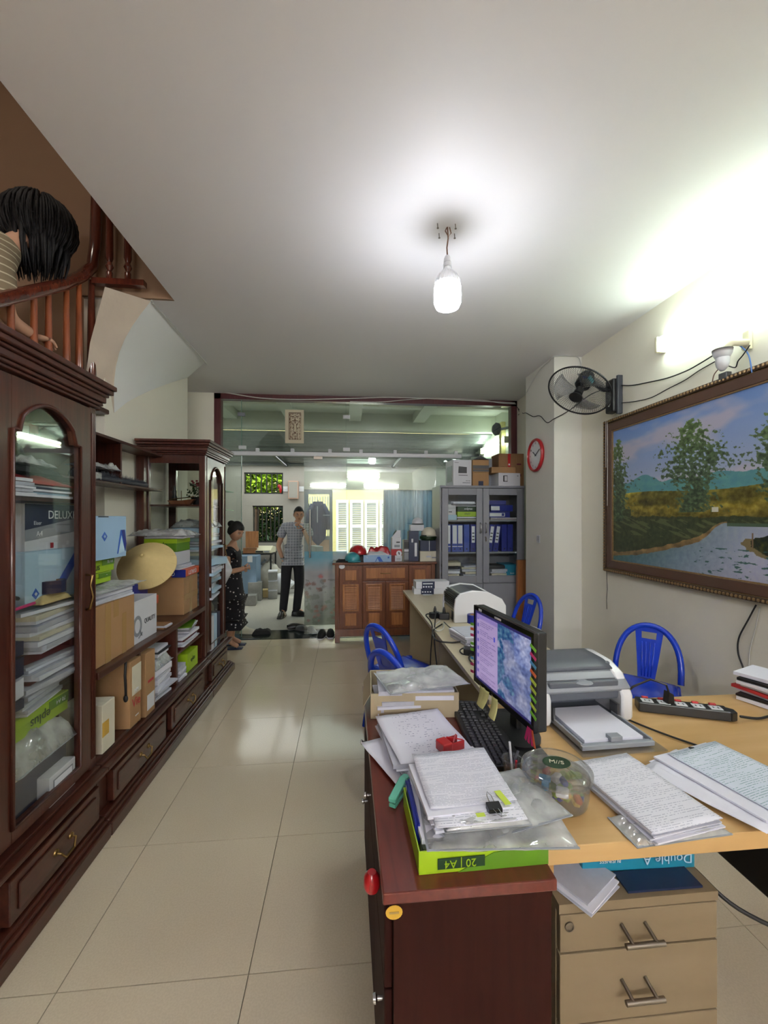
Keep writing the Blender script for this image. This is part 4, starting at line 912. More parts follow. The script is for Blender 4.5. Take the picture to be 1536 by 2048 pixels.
stack('book_pile', 'curled magazines with a green cover on the half shelf', (-1.30, 3.36, .646), 4, .26, .24, .05, F90+.15, mats=('white_paper', 'metal_grey', 'white_paper'), top='plus_green_dark', cat='magazines')
stack('book_pile', 'dark covered catalogue pile left of the divider under the counter', (-1.33, 2.90, .61), 3, .18, .24, .05, F90, mats=('white_paper', 'ink'), cat='magazines')
rbox('paper_box', 'small bright green box below the half shelf', 'box', (-1.27, 3.36, .346), (.22, .16, .14), 'plus_green', F90, parts=[label_text('eplus', .045, 'dark_green', 0, .08, -.08)])
stack('paper_pile', 'white papers beside the bright green box below the half shelf', (-1.27, 3.16, .346), 4, .14, .16, .10, F90)
# ---- far cabinet contents
def figurine(loc):
    t = thing('figurine', 'dark slim figurine on the top shelf of the far cabinet', 'figurine', loc)
    MB().lathe([(.028, 0), (.03, .02), (.018, .03), (.024, .06), (.014, .09), (.02, .115), (.012, .135), (.013, .15), (.006, .17), (0, .178)], n=14).build('body', 'black_plastic', t, smooth=True)
    MB().lathe([(.038, 0), (.038, .012), (.03, .014)], n=14).build('base', 'cabinet_wood', t)
figurine((-1.5, 3.80, 1.63))
t = thing('potted_flowers', 'red artificial flowers in a dark pot on the far cabinet top shelf', 'plant', (-1.33, 3.85, 1.63))
MB().lathe([(.03, 0), (.045, .05), (.05, .07), (.044, .07), (.04, .05)], n=16).build('pot', 'black_plastic', t, smooth=True)
random.seed(9); lf = MB(); fw = MB()
for i in range(120):
    a = random.uniform(0, 6.28); r0 = random.uniform(.01, .085); z = random.uniform(.06, .19); e = Euler((random.uniform(-1, 1), random.uniform(-1, 1), a)).to_matrix(); p = Vector((r0*math.cos(a), r0*math.sin(a), z))
    lf.add([p+e@Vector(v) for v in ((-.008, 0, 0), (0, -.02, .003), (.008, 0, 0), (0, .02, .003))], [(0, 1, 2, 3)])
for i in range(12):
    a = random.uniform(0, 6.28); r0 = random.uniform(.01, .05); fw.ell((r0*math.cos(a), r0*math.sin(a), random.uniform(.15, .22)), (.012, .012, .009), 8, 5)
o = lf.build('leaves', 'leaf', t); o['kind'] = 'stuff'; fw.build('blossoms', 'flower_red', t, smooth=True)
t = thing('model_boat', 'small model boat with gold rails on the far cabinet top shelf', 'ornament', (-1.42, 3.74, 1.632))
MB().prism([(-.11, .035), (-.08, 0), (.08, 0), (.12, .05), (.0, .035)], -.025, .025, 'y').build('hull', 'shoe_wood', t, bev=.004)
MB().tube([(-.1, 0, .045), (0, 0, .055), (.11, 0, .07)], .004, 6).cyl((0, 0, .03), (0, 0, .12), .003, n=6).build('rails', 'brass', t)
stack('paper_pile', 'pale blue and white papers on the middle shelf of the far cabinet', (-1.36, 3.9, 1.222), 8, .36, .34, .21, F90, jit=.02, mats=('white_paper', 'pale_blue', 'paper_shade'))
sleeve('plastic_bag', 'bag of documents topping the pile in the far cabinet', (-1.34, 3.9, 1.435), .34, .34, .05, F90, 41, .03, 'bag')
stack('paper_pile', 'ragged high paper pile on the lower shelf of the far cabinet', (-1.36, 3.9, .802), 12, .38, .36, .36, F90, jit=.03, mats=('white_paper', 'paper_shade', 'pale_blue'))
for i, (mt, lab) in enumerate((('white_box', 'white lever folder standing at the bottom of the far cabinet'), ('pale_blue', 'pale folder standing beside the white one in the far cabinet'), ('navy', 'navy folder standing at the back of the far cabinet bottom'))):
    rbox('folder', lab, 'folder', (-1.30, 3.80+.09*i, .346), (.07, .25, .30), mt, F90)
# black hat hung at the end of far cabinet
t = thing('cap', 'white cloth sun hat hanging on the end of the far cabinet', 'hat', (-1.235, 4.34, .985))
MB().lathe([(.155, 0), (.158, .004), (.11, .03), (.05, .065), (0, .085)], n=24, rx=0, ry=0).tr(rz=0, ry=R(90), rx=0).build('hat_body', 'white_box', t, smooth=True)
MB().tube([(0, 0, .15), (-.005, -.01, .22), (-.02, -.02, .27)], .003, 6).build('hanging_loop', 'wire_white', t)

# ================================================================== SHOE CABINET
x0, x1, y0, y1, H = -.135, 1.10, 5.06, 5.36, .975
sc_ = thing('shoe_cabinet', 'brown wooden shoe cabinet with louvred doors in front of the glass', 'cabinet', ((x0+x1)/2, (y0+y1)/2, 0))
MB().bx(x0, x1, y0+.02, y1, .07, H-.03).build('carcase', 'shoe_wood', sc_, world=True)
MB().bx(x0-.03, x1+.03, y0-.03, y1+.005, H-.03, H).build('top', 'shoe_wood', sc_, world=True, bev=.008)
for (a, b, c, d) in ((x0, x0+.06, y0, y0+.06), (x1-.06, x1, y0, y0+.06), (x0, x0+.06, y1-.06, y1), (x1-.06, x1, y1-.06, y1)):
    MB().bx(a, b, c, d, 0, .10).build('leg', 'shoe_wood', sc_, world=True, bev=.004)
MB().bx(x0, x1, y0+.005, y0+.02, .07, .16).build('plinth', 'shoe_wood', sc_, world=True, bev=.004)
MB().bx(x0, x0+.05, y0, y0+.02, .16, H-.03).bx(x1-.05, x1, y0, y0+.02, .16, H-.03).build('stile', 'shoe_wood', sc_, world=True, bev=.003)
def panelp(par, a, b, z0, z1, light=True, loc=None):
    o = MB().bx(a, b, y0-.006, y0+.004, z0, z1).build('panel', 'shoe_wood', par); o.location = loc
    o = MB().bx(a+.03, b-.03, y0-.012, y0-.004, z0+.02, z1-.02).build('raised_panel', 'shoe_wood_light', par, bev=.008); o.location = loc
loc = -Vector(sc_.location); k = 4; W4 = (x1-x0-.10)/4
for i in range(4):
    a = x0+.05+i*W4+.004; b = a+W4-.008
    d = MB().bx(a, b, y0-.002, y0+.02, .165, .735 if i in (1, 2) else .93).build('door', 'shoe_wood', sc_, world=True, bev=.004)
    panelp(d, a+.04, b-.04, .185, .375, loc=loc)
    fr_ = MB().bx(a+.04, a+.065, y0-.012, y0, .39, .70).bx(b-.065, b-.04, y0-.012, y0, .39, .70).bx(a+.04, b-.04, y0-.012, y0, .685, .71).bx(a+.04, b-.04, y0-.012, y0, .38, .40).build('louvre_frame', 'shoe_wood_light', d, bev=.003); fr_.location = loc
    sl = MB()
    for q in range(13): sl.box(((a+b)/2, y0-.006, .415+q*.021), (b-a-.13, .006, .024), rx=R(-30))
    o = sl.build('louvre_slats', 'shoe_wood_light', d); o.location = loc
    if i in (0, 3): panelp(d, a+.04, b-.04, .735, .90, loc=loc)
a = x0+.05+W4+.004; b = a+2*W4-.008
d = MB().bx(a, b, y0-.004, y0+.02, .745, .93).build('drawer', 'shoe_wood', sc_, world=True, bev=.004)
o = MB().bx(a+.04, b-.04, y0-.012, y0-.004, .775, .905).build('drawer_panel', 'shoe_wood_light', d, bev=.006); o.location = loc
o = MB().tube([((a+b)/2-.06, y0-.012, .84), ((a+b)/2-.05, y0-.03, .84), ((a+b)/2+.05, y0-.03, .84), ((a+b)/2+.06, y0-.012, .84)], .005, 8).build('drawer_handle', 'brass', d, smooth=True, auto=False); o.location = loc
MB().lathe([(.028, 0), (.028, .003)], (0, 0, 0), 20, rx=R(90), sx=1.3).tr((x0+.085, y0-.004, .925)).build('oval_sticker', 'ink_white', sc_, world=True)
# things on it
zt = H
def onY(px, Y=5.16): return pY(px, 1100, Y).x
t = helmet('helmet', 'red motorbike helmet at the left end of the shoe cabinet', (onY(716, 5.24), 5.24, zt+.075), .115, 'red', .3)
rbox('carton', 'small dark box under the red helmet', 'box', (onY(718, 5.25), 5.27, zt), (.18, .14, .072), 'black_plastic', 0)
helmet('helmet', 'teal motorbike helmet with black rim in front of the red one', (onY(705, 5.12), 5.12, zt+.01), .10, 'teal', .2, peak=True)
cloth('raincoat', 'black straps and pouch lying left of the teal helmet', (onY(688, 5.1), 5.13, zt), .20, .12, .03, 'black_soft', 0, 3, 'strap')
lb = open_box('box_lid', 'light blue paper box lid full of white cloth on the shoe cabinet', (onY(754, 5.15), 5.17, zt), (.34, .22, .085), 'light_blue', 0, parts=[patch('mark_print', 'mid_blue', [(-.03, .005), (.0, .065), (.03, .065), (.07, .005)], -.11), patch('mark_print', 'light_blue', [(-.02, .005), (.0, .045), (.02, .005)], -.1115), patch('round_mark', 'mid_blue', rect(.125, .145, .045, .065), -.11), label_text('70', .025, 'ink_white', -.13, .055, -.11)])
cloth('cloth_bundle', 'crumpled white cloth in the light blue lid on the shoe cabinet', (onY(754, 5.15), 5.17, zt+.03), .31, .19, .075, 'white_box', 0, 5)
cloth('raincoat', 'folded red raincoat behind the light blue lid', (onY(758, 5.3), 5.305, zt), .34, .10, .15, 'red', 0, 8)
rbox('carton', 'white angled carton standing on the red carton', 'box', (onY(792, 5.17), 5.17, zt+.155), (.115, .10, .14), 'white_box', .05, parts=[patch('grey_print', 'ink_grey', rect(-.03, .04, .02, .05), -.05), patch('dark_print', 'ink', rect(-.005, .04, .075, .09), -.05), lambda t: MB().prism([(-.0575, .14), (.0575, .14), (.0575, .23), (.02, .23)], .0, .004, 'y').build('raised_flap', 'white_box', t)])
rbox('carton', 'red and white carton with a round black emblem on the shoe cabinet', 'box', (onY(792, 5.17), 5.17, zt), (.135, .12, .153), 'white_box', 0, parts=[patch('red_print', 'red', rect(-.0675, .0675, .075, .153), -.06), patch('red_print', 'maroon', rect(-.0675, -.02, 0, .075), -.0605), lambda t: MB().lathe([(.035, 0), (.035, .002)], (0.03, -.0615, .10), 20, rx=R(90)).build('round_print', 'ink_white', t), lambda t: MB().prism([(.02, .12), (.035, .115), (.04, .08), (.025, .09)], -.066, -.0636, 'y').build('emblem', 'ink', t), patch('stripes', 'ink', rect(.0, .05, .02, .024), -.0606), patch('stripes', 'ink', rect(.0, .05, .034, .038), -.0606)])
rbox('carton', 'slim black and grey carton beside the navy file box', 'box', (onY(812, 5.17), 5.18, zt), (.075, .12, .265), 'printer_dark', 0, parts=[patch('grey_print', 'ink_grey', rect(-.03, .03, .02, .11), -.06), patch('grey_print', 'white_box', rect(-.03, .03, .12, .15), -.061), patch('dark_print', 'black_plastic', rect(-.028, .028, .165, .24), -.0605)])
rbox('file_box', 'tall navy file box with two white labels on the shoe cabinet', 'box', (onY(826, 5.17), 5.18, zt), (.125, .14, .375), 'navy', 0, parts=[patch('label', 'ink_white', rect(.01, .04, .06, .23), -.07), patch('label', 'ink_white', rect(-.03, -.008, .235, .28), -.07)])
rbox('carton', 'cream carton with faint print at the right end of the shoe cabinet', 'box', (onY(856, 5.17), 5.16, zt), (.235, .16, .125), 'paper_cream', 0, parts=[patch('faint_print', 'paper_shade', rect(-.04, .02, .05, .07), -.08), patch('faint_print', 'ink_grey', rect(.03, .10, .04, .055), -.08)])
rbox('carton', 'navy carton split by a white line on the cream carton', 'box', (onY(856, 5.17), 5.17, zt+.128), (.23, .16, .13), 'navy', 0, parts=[patch('white_line', 'ink_white', rect(-.003, .003, 0, .13), -.08)])
helmet('helmet', 'cream safety helmet sitting on an olive cap at the right', (onY(857, 5.17), 5.16, zt+.315), .098, 'paper_cream', .25, peak=True)
t = thing('cap', 'olive green cap below the cream helmet', 'hat', (onY(856, 5.15), 5.15, zt+.262))
MB().lathe([(.085, 0), (.105, .02), (.105, .05), (.09, .052)], n=22).build('crown', 'dark_green', t, smooth=True); MB().grid(lambda u, v: (lerp(-.09, .09, u), -.08-.07*v*math.cos(lerp(-1.1, 1.1, u)), .04+.0*v), 10, 3, .004).build('peak', 'leaf', t, smooth=True, auto=False)
helmet('helmet', 'white safety helmet standing on the navy file box', (onY(834, 5.24), 5.20, zt+.46), .075, 'white_box', .1)
rbox('carton', 'small white carton under the white safety helmet', 'box', (onY(832, 5.24), 5.20, zt+.378), (.17, .12, .075), 'white_box', 0)
# ghostly ornaments behind the glass: potted plant on a stand in the porch
t = thing('potted_plant', 'grey ceramic planter with a single leaf seen through the glass', 'plant', (.75, 6.15, .0))
MB().lathe([(.10, 0), (.10, .03), (.04, .06), (.04, .80), (.10, .84), (.12, .86)], n=16).build('stand', 'ceramic', t, smooth=True)
MB().lathe([(.09, .86), (.13, .93), (.15, 1.02), (.14, 1.02), (.11, .93)], n=20).build('pot', 'ceramic', t, smooth=True)
MB().tube([(0, 0, .95), (-.02, 0, 1.1), (-.01, 0, 1.2)], .005, 6).grid(lambda u, v: (-.01+(u-.5)*.09*math.sin(PI*min(.98, v+.05)), .0, 1.18+.16*v), 4, 8, .002).build('leaf', 'leaf', t, smooth=True, auto=False)

# ================================================================== METAL CUPBOARD
x0, x1, y0, y1, H = 1.115, 2.165, 4.86, 5.32, 1.905
mc = thing('metal_cupboard', 'grey metal cupboard with two glazed doors full of binders', 'cabinet', ((x0+x1)/2, (y0+y1)/2, 0)); ML = -Vector(mc.location)
MB().bx(x0, x0+.02, y0+.02, y1, 0, H).bx(x1-.02, x1, y0+.02, y1, 0, H).bx(x0, x1, y1-.02, y1, 0, H).bx(x0, x1, y0, y1, H-.03, H).bx(x0, x1, y0+.01, y1, 0, .08).bx(x0+.02, x1-.02, y0+.03, y1, .70, .735).build('carcase', 'metal_grey', mc, world=True, bev=.002)
xm = (x0+x1)/2
shz = [pY(960, 1040, y0+.1).z-.0, pY(960, 1103, y0+.1).z]
for z in shz: MB().bx(x0+.02, x1-.02, y0+.035, y1-.02, z-.018, z).build('shelf', 'grey_light', mc, world=True)
for sgn, (a, b) in enumerate(((x0+.025, xm-.003), (xm+.003, x1-.025))):
    fw_ = .075
    d = MB().bx(a, a+fw_, y0, y0+.022, .735, H-.035).bx(b-fw_, b, y0, y0+.022, .735, H-.035).bx(a+fw_, b-fw_, y0, y0+.022, H-.115, H-.035).bx(a+fw_, b-fw_, y0, y0+.022, .735, .82).build('glazed_door', 'metal_grey', mc, world=True, bev=.002)
    g = MB().bx(a+fw_-.005, b-fw_+.005, y0+.010, y0+.014, .815, H-.11).build('door_glass', 'cabinet_glass', d); g.location = ML
    hx_ = b-.03 if sgn == 0 else a+.03; hz_ = pY(960, 1056, y0).z
    h = MB().tube([(hx_, y0, hz_+.06), (hx_, y0-.028, hz_+.05), (hx_, y0-.03, hz_), (hx_, y0-.028, hz_-.05), (hx_, y0, hz_-.06)], .008, 8).build('door_handle', 'chrome', d, smooth=True, auto=False); h.location = ML
    if sgn: h = MB().lathe([(.009, 0), (.009, .006)], (hx_, y0, hz_-.11), 12, rx=R(90)).bx(hx_-.004, hx_+.004, y0-.03, y0-.005, hz_-.16, hz_-.115).build('key_and_lock', 'steel_dark', d); h.location = ML
    MB().bx(a, b, y0, y0+.02, .09, .725).build('lower_door', 'metal_grey', mc, world=True, bev=.002)
yy = y0+.13
def cx_(px, Y=None): return pY(px, 1050, Y or y0+.09).x
# top shelf
z = shz[0]+.001
rbox('paper_box', 'green and yellow upside down paper ream on the cupboard top shelf', 'box', (cx_(933), yy+.02, z+.04), (.25, .20, .12), 'plus_green', 0, lid='dark_green', lidh=.5, parts=[label_text('mulpo', .04, 'ink_white', .01, .09, -.1, True), label_text('eplus', .035, 'dark_green', .0, .032, -.1, True)])
stack('paper_pile', 'papers under the green ream in the cupboard', (cx_(933), yy+.02, z), 3, .25, .2, .038, 0, mats=('paper_cream', 'ink', 'white_paper'), jit=.004)
rbox('carton', 'white boxes at the left of the cupboard top shelf', 'box', (cx_(901), yy+.03, z+.062), (.12, .2, .125), 'white_box', 0, parts=[patch('grey_line', 'ink_grey', rect(-.055, .055, .08, .084), -.1), patch('dark_print', 'ink', rect(-.03, .01, .03, .04), -.1)])
rbox('carton', 'pale blue box below the white boxes in the cupboard', 'box', (cx_(902), yy+.03, z), (.13, .2, .06), 'pale_blue', 0)
stack('paper_pile', 'loose folders slumped on top of the green ream', (cx_(925), yy+.04, z+.165), 4, .3, .2, .06, .1, mats=('white_paper', 'metal_grey', 'white_paper'), jit=.03)
rbox('binder', 'blue binder lying flat with a white spine label on the right top shelf', 'binder', (cx_(995), yy+.02, z+.03), (.27, .24, .07), 'deep_blue', 0, parts=[patch('label', 'ink_white', rect(-.12, .07, .012, .055), -.12), patch('label_mark', 'deep_blue', rect(.03, .06, .018, .05), -.1215)])
stack('paper_pile', 'papers and a maroon file under the flat blue binder', (cx_(1004), yy+.02, z), 3, .34, .24, .028, 0, mats=('white_paper', 'maroon'), jit=.005)
rbox('binder', 'blue binder lying on another binder on the right top shelf', 'binder', (cx_(1000), yy+.03, z+.105), (.28, .24, .075), 'deep_blue', .05, parts=[patch('label', 'ink_white', rect(-.14, -.03, .012, .062), -.12)])
rbox('binder', 'blue binder slumped at the top of the right side of the cupboard', 'binder', (cx_(990), yy+.03, z+.184), (.25, .24, .05), 'deep_blue', -.06)
# middle shelf: standing binders
z = shz[1]+.001; zh = shz[0]-.02-z-.035
bd = [(896, 'binder_blue', 1, 'first blue binder with a long white label at the left of the middle shelf'), (909, 'binder_blue', 1, 'second blue binder with a long white label on the middle shelf'), (920, 'binder_blue', 1, 'third blue binder with a narrow white label on the middle shelf'),
      (933, 'binder_blue', 0, 'plain light blue binder with a finger hole on the middle shelf'), (946, 'deep_blue', 2, 'dark blue binder with printed label left of the cupboard middle'), (981, 'deep_blue', 2, 'leaning blue binder with label first on the right middle shelf'), (993, 'deep_blue', 2, 'leaning blue binder with label second on the right middle shelf'), (1008, 'deep_blue', 0, 'plain deep blue binder third on the right middle shelf'), (1020, 'deep_blue', 0, 'plain deep blue binder at the right end of the middle shelf')]
for px, mt, kind, lab in bd:
    w_ = .068; ps = []
    if kind == 1: ps = [patch('label', 'ink_white', rect(-.026, .026, .10, zh-.01), -.13), patch('label_strip', 'ink_white', rect(-.03, .03, .062, .07), -.13)]
    if kind == 2: ps = [patch('label', 'ink_white', rect(-.02, .02, .11, zh-.02), -.13)]+[patch('label_print', 'ink', rect(-.014, .014, zq, zq+.012), -.1312) for zq in (.14, .18, .22)]
    ps.append(lambda t: MB().lathe([(.009, 0), (.009, .002)], (0, -.13, .035), 12, rx=R(90)).build('finger_hole', 'black_plastic', t))
    t = rbox('binder', lab, 'binder', (cx_(px, y0+.07), y0+.19, z), (w_, .26, zh), mt, 0, parts=ps)
    if px in (981, 993): t.rotation_euler.y = R(8); t.location.x -= .02
# bottom shelf
z = .737
for px, n, h, w_, lab, c in ((903, 8, .24, .19, 'uneven pile of papers at the left of the lower cupboard shelf', 1), (938, 8, .20, .20, 'cream folders piled beside the left paper heap in the cupboard', 2), (991, 7, .20, .20, 'curling white papers on the right lower cupboard shelf', 3)):
    stack('paper_pile', lab, (cx_(px, yy), yy+.05, z), n, w_, .28, h, 0, jit=.02, mats=('white_paper', 'paper_shade', 'ink', 'paper_cream') if c != 2 else ('paper_cream', 'paper_shade'))
rbox('file_box', 'turquoise file box standing on the right lower cupboard shelf', 'box', (cx_(1020, y0+.09), y0+.20, z), (.17, .26, .205), 'teal_box', 0, parts=[label_text('bant', .03, 'ink_white', .02, .10, -.13), patch('dark_mark', 'navy', rect(-.07, -.055, .03, .05), -.13)])
# on top
z = H
rbox('carton', 'white product carton with a dark device picture on the metal cupboard', 'box', (pY(919, 0, 4.98).x, 5.03, z), (.235, .26, .31), 'white_box', .12, parts=[patch('device_picture', 'printer_dark', [(-.055, .15), (.055, .15), (.055, .225), (-.05, .232)], -.13), patch('print_line', 'ink', rect(-.05, .065, .122, .128), -.13), patch('print_line', 'ink_grey', rect(.0, .10, .030, .040), -.13), patch('print_line', 'ink_grey', rect(-.10, -.05, .272, .279), -.13), lambda t: MB().bx(-.1185, -.1175, -.09, .08, .05, .24).build('device_picture', 'printer_dark', t)]+[patch('dot', 'ink', rect(.045+.02*i, .054+.02*i, .055, .064), -.13) for i in range(3)])
rbox('carton', 'brown carton below with a dark blue patch on the metal cupboard', 'box', (pY(957, 0, 4.98).x, 5.02, z), (.20, .26, .158), 'cardboard', 0, parts=[patch('blue_patch', 'navy', rect(-.03, .03, 0, .055), -.13), patch('tape_strip', 'tape', rect(-.03, .03, .14, .158), -.1305)])
rbox('carton', 'brown banded carton with opened black flaps under the clear bag', 'box', (pY(957, 0, 4.98).x, 5.02, z+.161), (.20, .26, .15), 'cardboard', 0, parts=[patch('dark_band', 'printer_dark', rect(-.1, .1, .01, .085), -.13), patch('dark_line', 'cardboard_dark', rect(-.1, .1, .035, .042), -.1312), lambda t: MB().prism([(-.105, .15), (0, .20), (.105, .15), (0, .165)], -.13, .0, 'y').build('open_flaps', 'black_plastic', t)])
rbox('carton', 'white carton with a small tablet picture at the right on the cupboard', 'box', (pY(1012, 0, 4.98).x, 5.02, z), (.28, .26, .155), 'white_box', .06, parts=[patch('picture', 'black_plastic', rect(-.08, -.025, .05, .125), -.13), patch('picture', 'white_plastic', rect(-.065, -.03, .058, .118), -.1315), patch('round_print', 'ink_grey', rect(.10, .115, .115, .13), -.13)])
rbox('carton', 'flat brown carton lying on the white carton on the cupboard', 'box', (pY(1003, 0, 4.98).x, 5.03, z+.158), (.30, .26, .07), 'cardboard', -.03)
rbox('carton', 'brown carton sealed with a red strip on top of the cupboard pile', 'box', (pY(1010, 0, 4.98).x, 5.02, z+.231), (.23, .24, .16), 'cardboard_dark', .03, parts=[patch('red_tape', 'red', rect(.0, .035, .0, .16), -.12), patch('white_mark', 'ink_white', rect(.008, .027, .02, .04), -.1215)])
rbox('carton', 'slim grey carton tucked behind the pile of cartons on the cupboard', 'box', (pY(985, 0, 5.1).x, 5.20, z), (.14, .18, .36), 'grey_light', 0)
rbox('carton', 'tall brown carton at the right end of the cupboard top', 'box', (2.11, 5.06, z), (.15, .24, .40), 'cardboard_dark', 0, parts=[patch('dark_print', 'maroon', rect(-.02, .04, .12, .15), -.12), patch('dark_print', 'maroon', rect(-.02, .04, .26, .28), -.12)])
rbox('tan_board', 'upright tan wooden board between the cupboard and the column', 'board', (2.085, 4.72, 0), (.17, .05, 1.02), 'shoe_wood_light', 0)

# ================================================================== CEILING LAMP
lx, ly = .543, 2.19
t = thing('pendant_bulb', 'lit white bulb hanging on a short cord from the ceiling', 'lamp', (lx, ly, CZ))
MB().tube([(0, 0, 0), (.004, 0, -.06), (-.003, 0, -.11), (0, 0, -.16)], .004, 6).build('cord', 'wire_brown', t, smooth=True)
MB().tube([(.012, 0, -.0), (.02, 0, -.03), (.006, .002, -.05), (-.012, 0, -.02), (-.004, 0, -.003)], .003, 5).build('wire_knot', 'wire_brown', t)
MB().lathe([(0, -.150), (.012, -.155), (.019, -.170), (.021, -.19), (.019, -.192), (.022, -.20), (.022, -.215), (.017, -.217)], n=18).build('lamp_holder', 'white_plastic', t, smooth=True)
MB().lathe([(.018, -.215), (.024, -.235), (.050, -.262), (.062, -.285), (.066, -.31)], n=28).build('housing', 'white_gloss', t, smooth=True)
for a in range(14):
    pass
fn_ = MB()
for a in range(18): an = 2*PI*a/18; fn_.tube([(.026*math.cos(an), .026*math.sin(an), -.236), (.0525*math.cos(an), .0525*math.sin(an), -.262), (.0655*math.cos(an), .0655*math.sin(an), -.288), (.068*math.cos(an), .068*math.sin(an), -.308)], .0018, 4)
fn_.build('cooling_ribs', 'white_gloss', t)
MB().lathe([(.066, -.308), (.071, -.325), (.073, -.36), (.072, -.405), (.062, -.430), (.04, -.44), (0, -.442)], n=28).build('diffuser', 'lamp_bulb', t, smooth=True)
for i, (dx, dy) in enumerate(((-.035, .05), (.05, .045), (-.06, -.025), (.035, -.03))):
    single(MB().cyl((0, 0, 0), (.002, 0, -.024), .0025, n=6).lathe([(.006, 0), (.006, .002), (0, .003)], (.002, 0, -.026), 8), 'screw', 'steel_dark', ['screw in the ceiling behind and left of the bulb cord', 'screw in the ceiling behind and right of the bulb cord', 'screw in the ceiling in front and left of the bulb cord', 'screw in the ceiling in front and right of the bulb cord'][i], 'screw', (lx+dx, ly+dy, CZ-.001))

# ================================================================== WALL FAN
fan = thing('wall_fan', 'black caged wall fan on the right wall beside the column', 'fan', (WR, 3.31, 2.53))
MB().bx(WR-.075, WR-.002, 3.255, 3.365, 2.40, 2.68).build('mount', 'black_plastic', fan, world=True, bev=.015)
MB().bx(WR-.045, WR-.001, 3.235, 3.26, 2.38, 2.70).build('wall_plate', 'metal_dark', fan, world=True, bev=.004)
MB().lathe([(.013, 0), (.014, .008), (.006, .012)], (WR-.078, 3.29, 2.46), 14, ry=-PI/2).build('pull_knob', 'chrome', fan, world=True, smooth=True)
ax = Vector((-.549, -.242, -.79)).normalized()
cc = Vector((0, 0, EYE))+ray(1157, 784).normalized()*0
d_ = ray(1158, 783); cc = Vector((0, 0, EYE))+d_*3.33           # cage centre
Q = ax.to_track_quat('Z', 'Y').to_matrix().to_4x4()
def F(m): m.xf(Matrix.Translation(cc) @ Q); return m
RC = .245
def cagew(z, s, r0=.05, n=84):
    m = MB()
    for i in range(n):
        a = 2*PI*i/n; m.tube([(r0*math.cos(a), r0*math.sin(a), z+s*.055), (RC*.6*math.cos(a), RC*.6*math.sin(a), z+s*.050), (RC*.93*math.cos(a), RC*.93*math.sin(a), z+s*.02), (RC*math.cos(a), RC*math.sin(a), z)], .0011, 3)
    return m
F(cagew(.01, 1)).build('front_grille', 'black_plastic', fan, world=True)
F(cagew(-.01, -1)).build('rear_grille', 'black_plastic', fan, world=True)
ring = lambda r, z, q: [(r*math.cos(2*PI*k/64), r*math.sin(2*PI*k/64), z) for k in range(64)]
F(MB().tube(ring(RC, 0, 0), .0065, 8, closed=True)).build('rim', 'black_plastic', fan, world=True, smooth=True)
F(MB().lathe([(.052, .062), (.052, .07), (.04, .074), (0, .075)], n=24)).build('badge', 'black_plastic', fan, world=True, smooth=True)
F(MB().lathe([(.03, -.03), (.036, .03), (.02, .045), (0, .047)], n=20)).build('hub', 'black_plastic', fan, world=True, smooth=True)
for k in range(3):
    b = MB().grid(lambda u, v: ((.03+.17*u)*math.cos(1.35*(v-.5)*(.45+.55*u)), (.03+.17*u)*math.sin(1.35*(v-.5)*(.45+.55*u)), .022*(v-.5)*2), 8, 8, .002)
    b.xf(Matrix.Rotation(2*PI*k/3+.4, 4, 'Z')); F(b).build('blade', 'blade_plastic', fan, world=True, smooth=True, auto=False)
F(MB().lathe([(.045, -.055), (.06, -.07), (.062, -.16), (.05, -.19), (.03, -.20), (0, -.202)], n=22)).build('motor', 'black_plastic', fan, world=True, smooth=True)
F(MB().bx(-.062, .062, -.03, .03, -.13, -.09)).build('motor_sticker', 'teal', fan, world=True)
mp = cc - ax*.12
MB().tube([mp, mp+Vector((.08, .05, .02)), Vector((WR-.12, 3.32, 2.60)), Vector((WR-.06, 3.31, 2.60))], [.022, .02, .02, .024], 10).build('arm', 'black_plastic', fan, world=True, smooth=True, auto=False)
# ================================================================== CLOCK, SWITCH
ck = thing('wall_clock', 'round red rimmed wall clock on the side of the column', 'clock', (2.0, 4.20, 2.175))
MB().lathe([(.152, .0), (.172, .004), (.176, .02), (.168, .034), (.155, .036), (.150, .02), (.152, .0)], n=48, ry=-PI/2).build('rim', 'red', ck, smooth=True)
MB().lathe([(.152, .012), (.152, .014), (0, .0141)], n=40, ry=-PI/2).build('dial', 'white_gloss', ck)
for h in range(12):
    a = h*PI/6; text(str(h if h else 12), .028, 'ink', ck, (-.0155, -.125*math.sin(a), .125*math.cos(a)), (R(90), 0, R(-90)), name='numeral')
for i, (a, L, w2) in enumerate(((R(305), .07, .005), (R(62), .105, .0035))):
    p = Vector((-.018, -L*math.sin(a), L*math.cos(a))); MB().tube([(-.018, .015*math.sin(a), -.015*math.cos(a)), p], w2, 4).build('hand', 'ink', ck)
p = pX(1077, 1078, 2.0); t = thing('wall_plate', 'small square paper notice on the column below the clock', 'notice', p)
MB().bx(-.006, 0, -.035, .035, -.04, .04).build('plate', 'white_plastic', t, bev=.002)
for k in range(4): MB().bx(-.0068, -.006, -.026, .026, -.024+.014*k, -.02+.014*k).build('print_line', 'ink_grey', t)

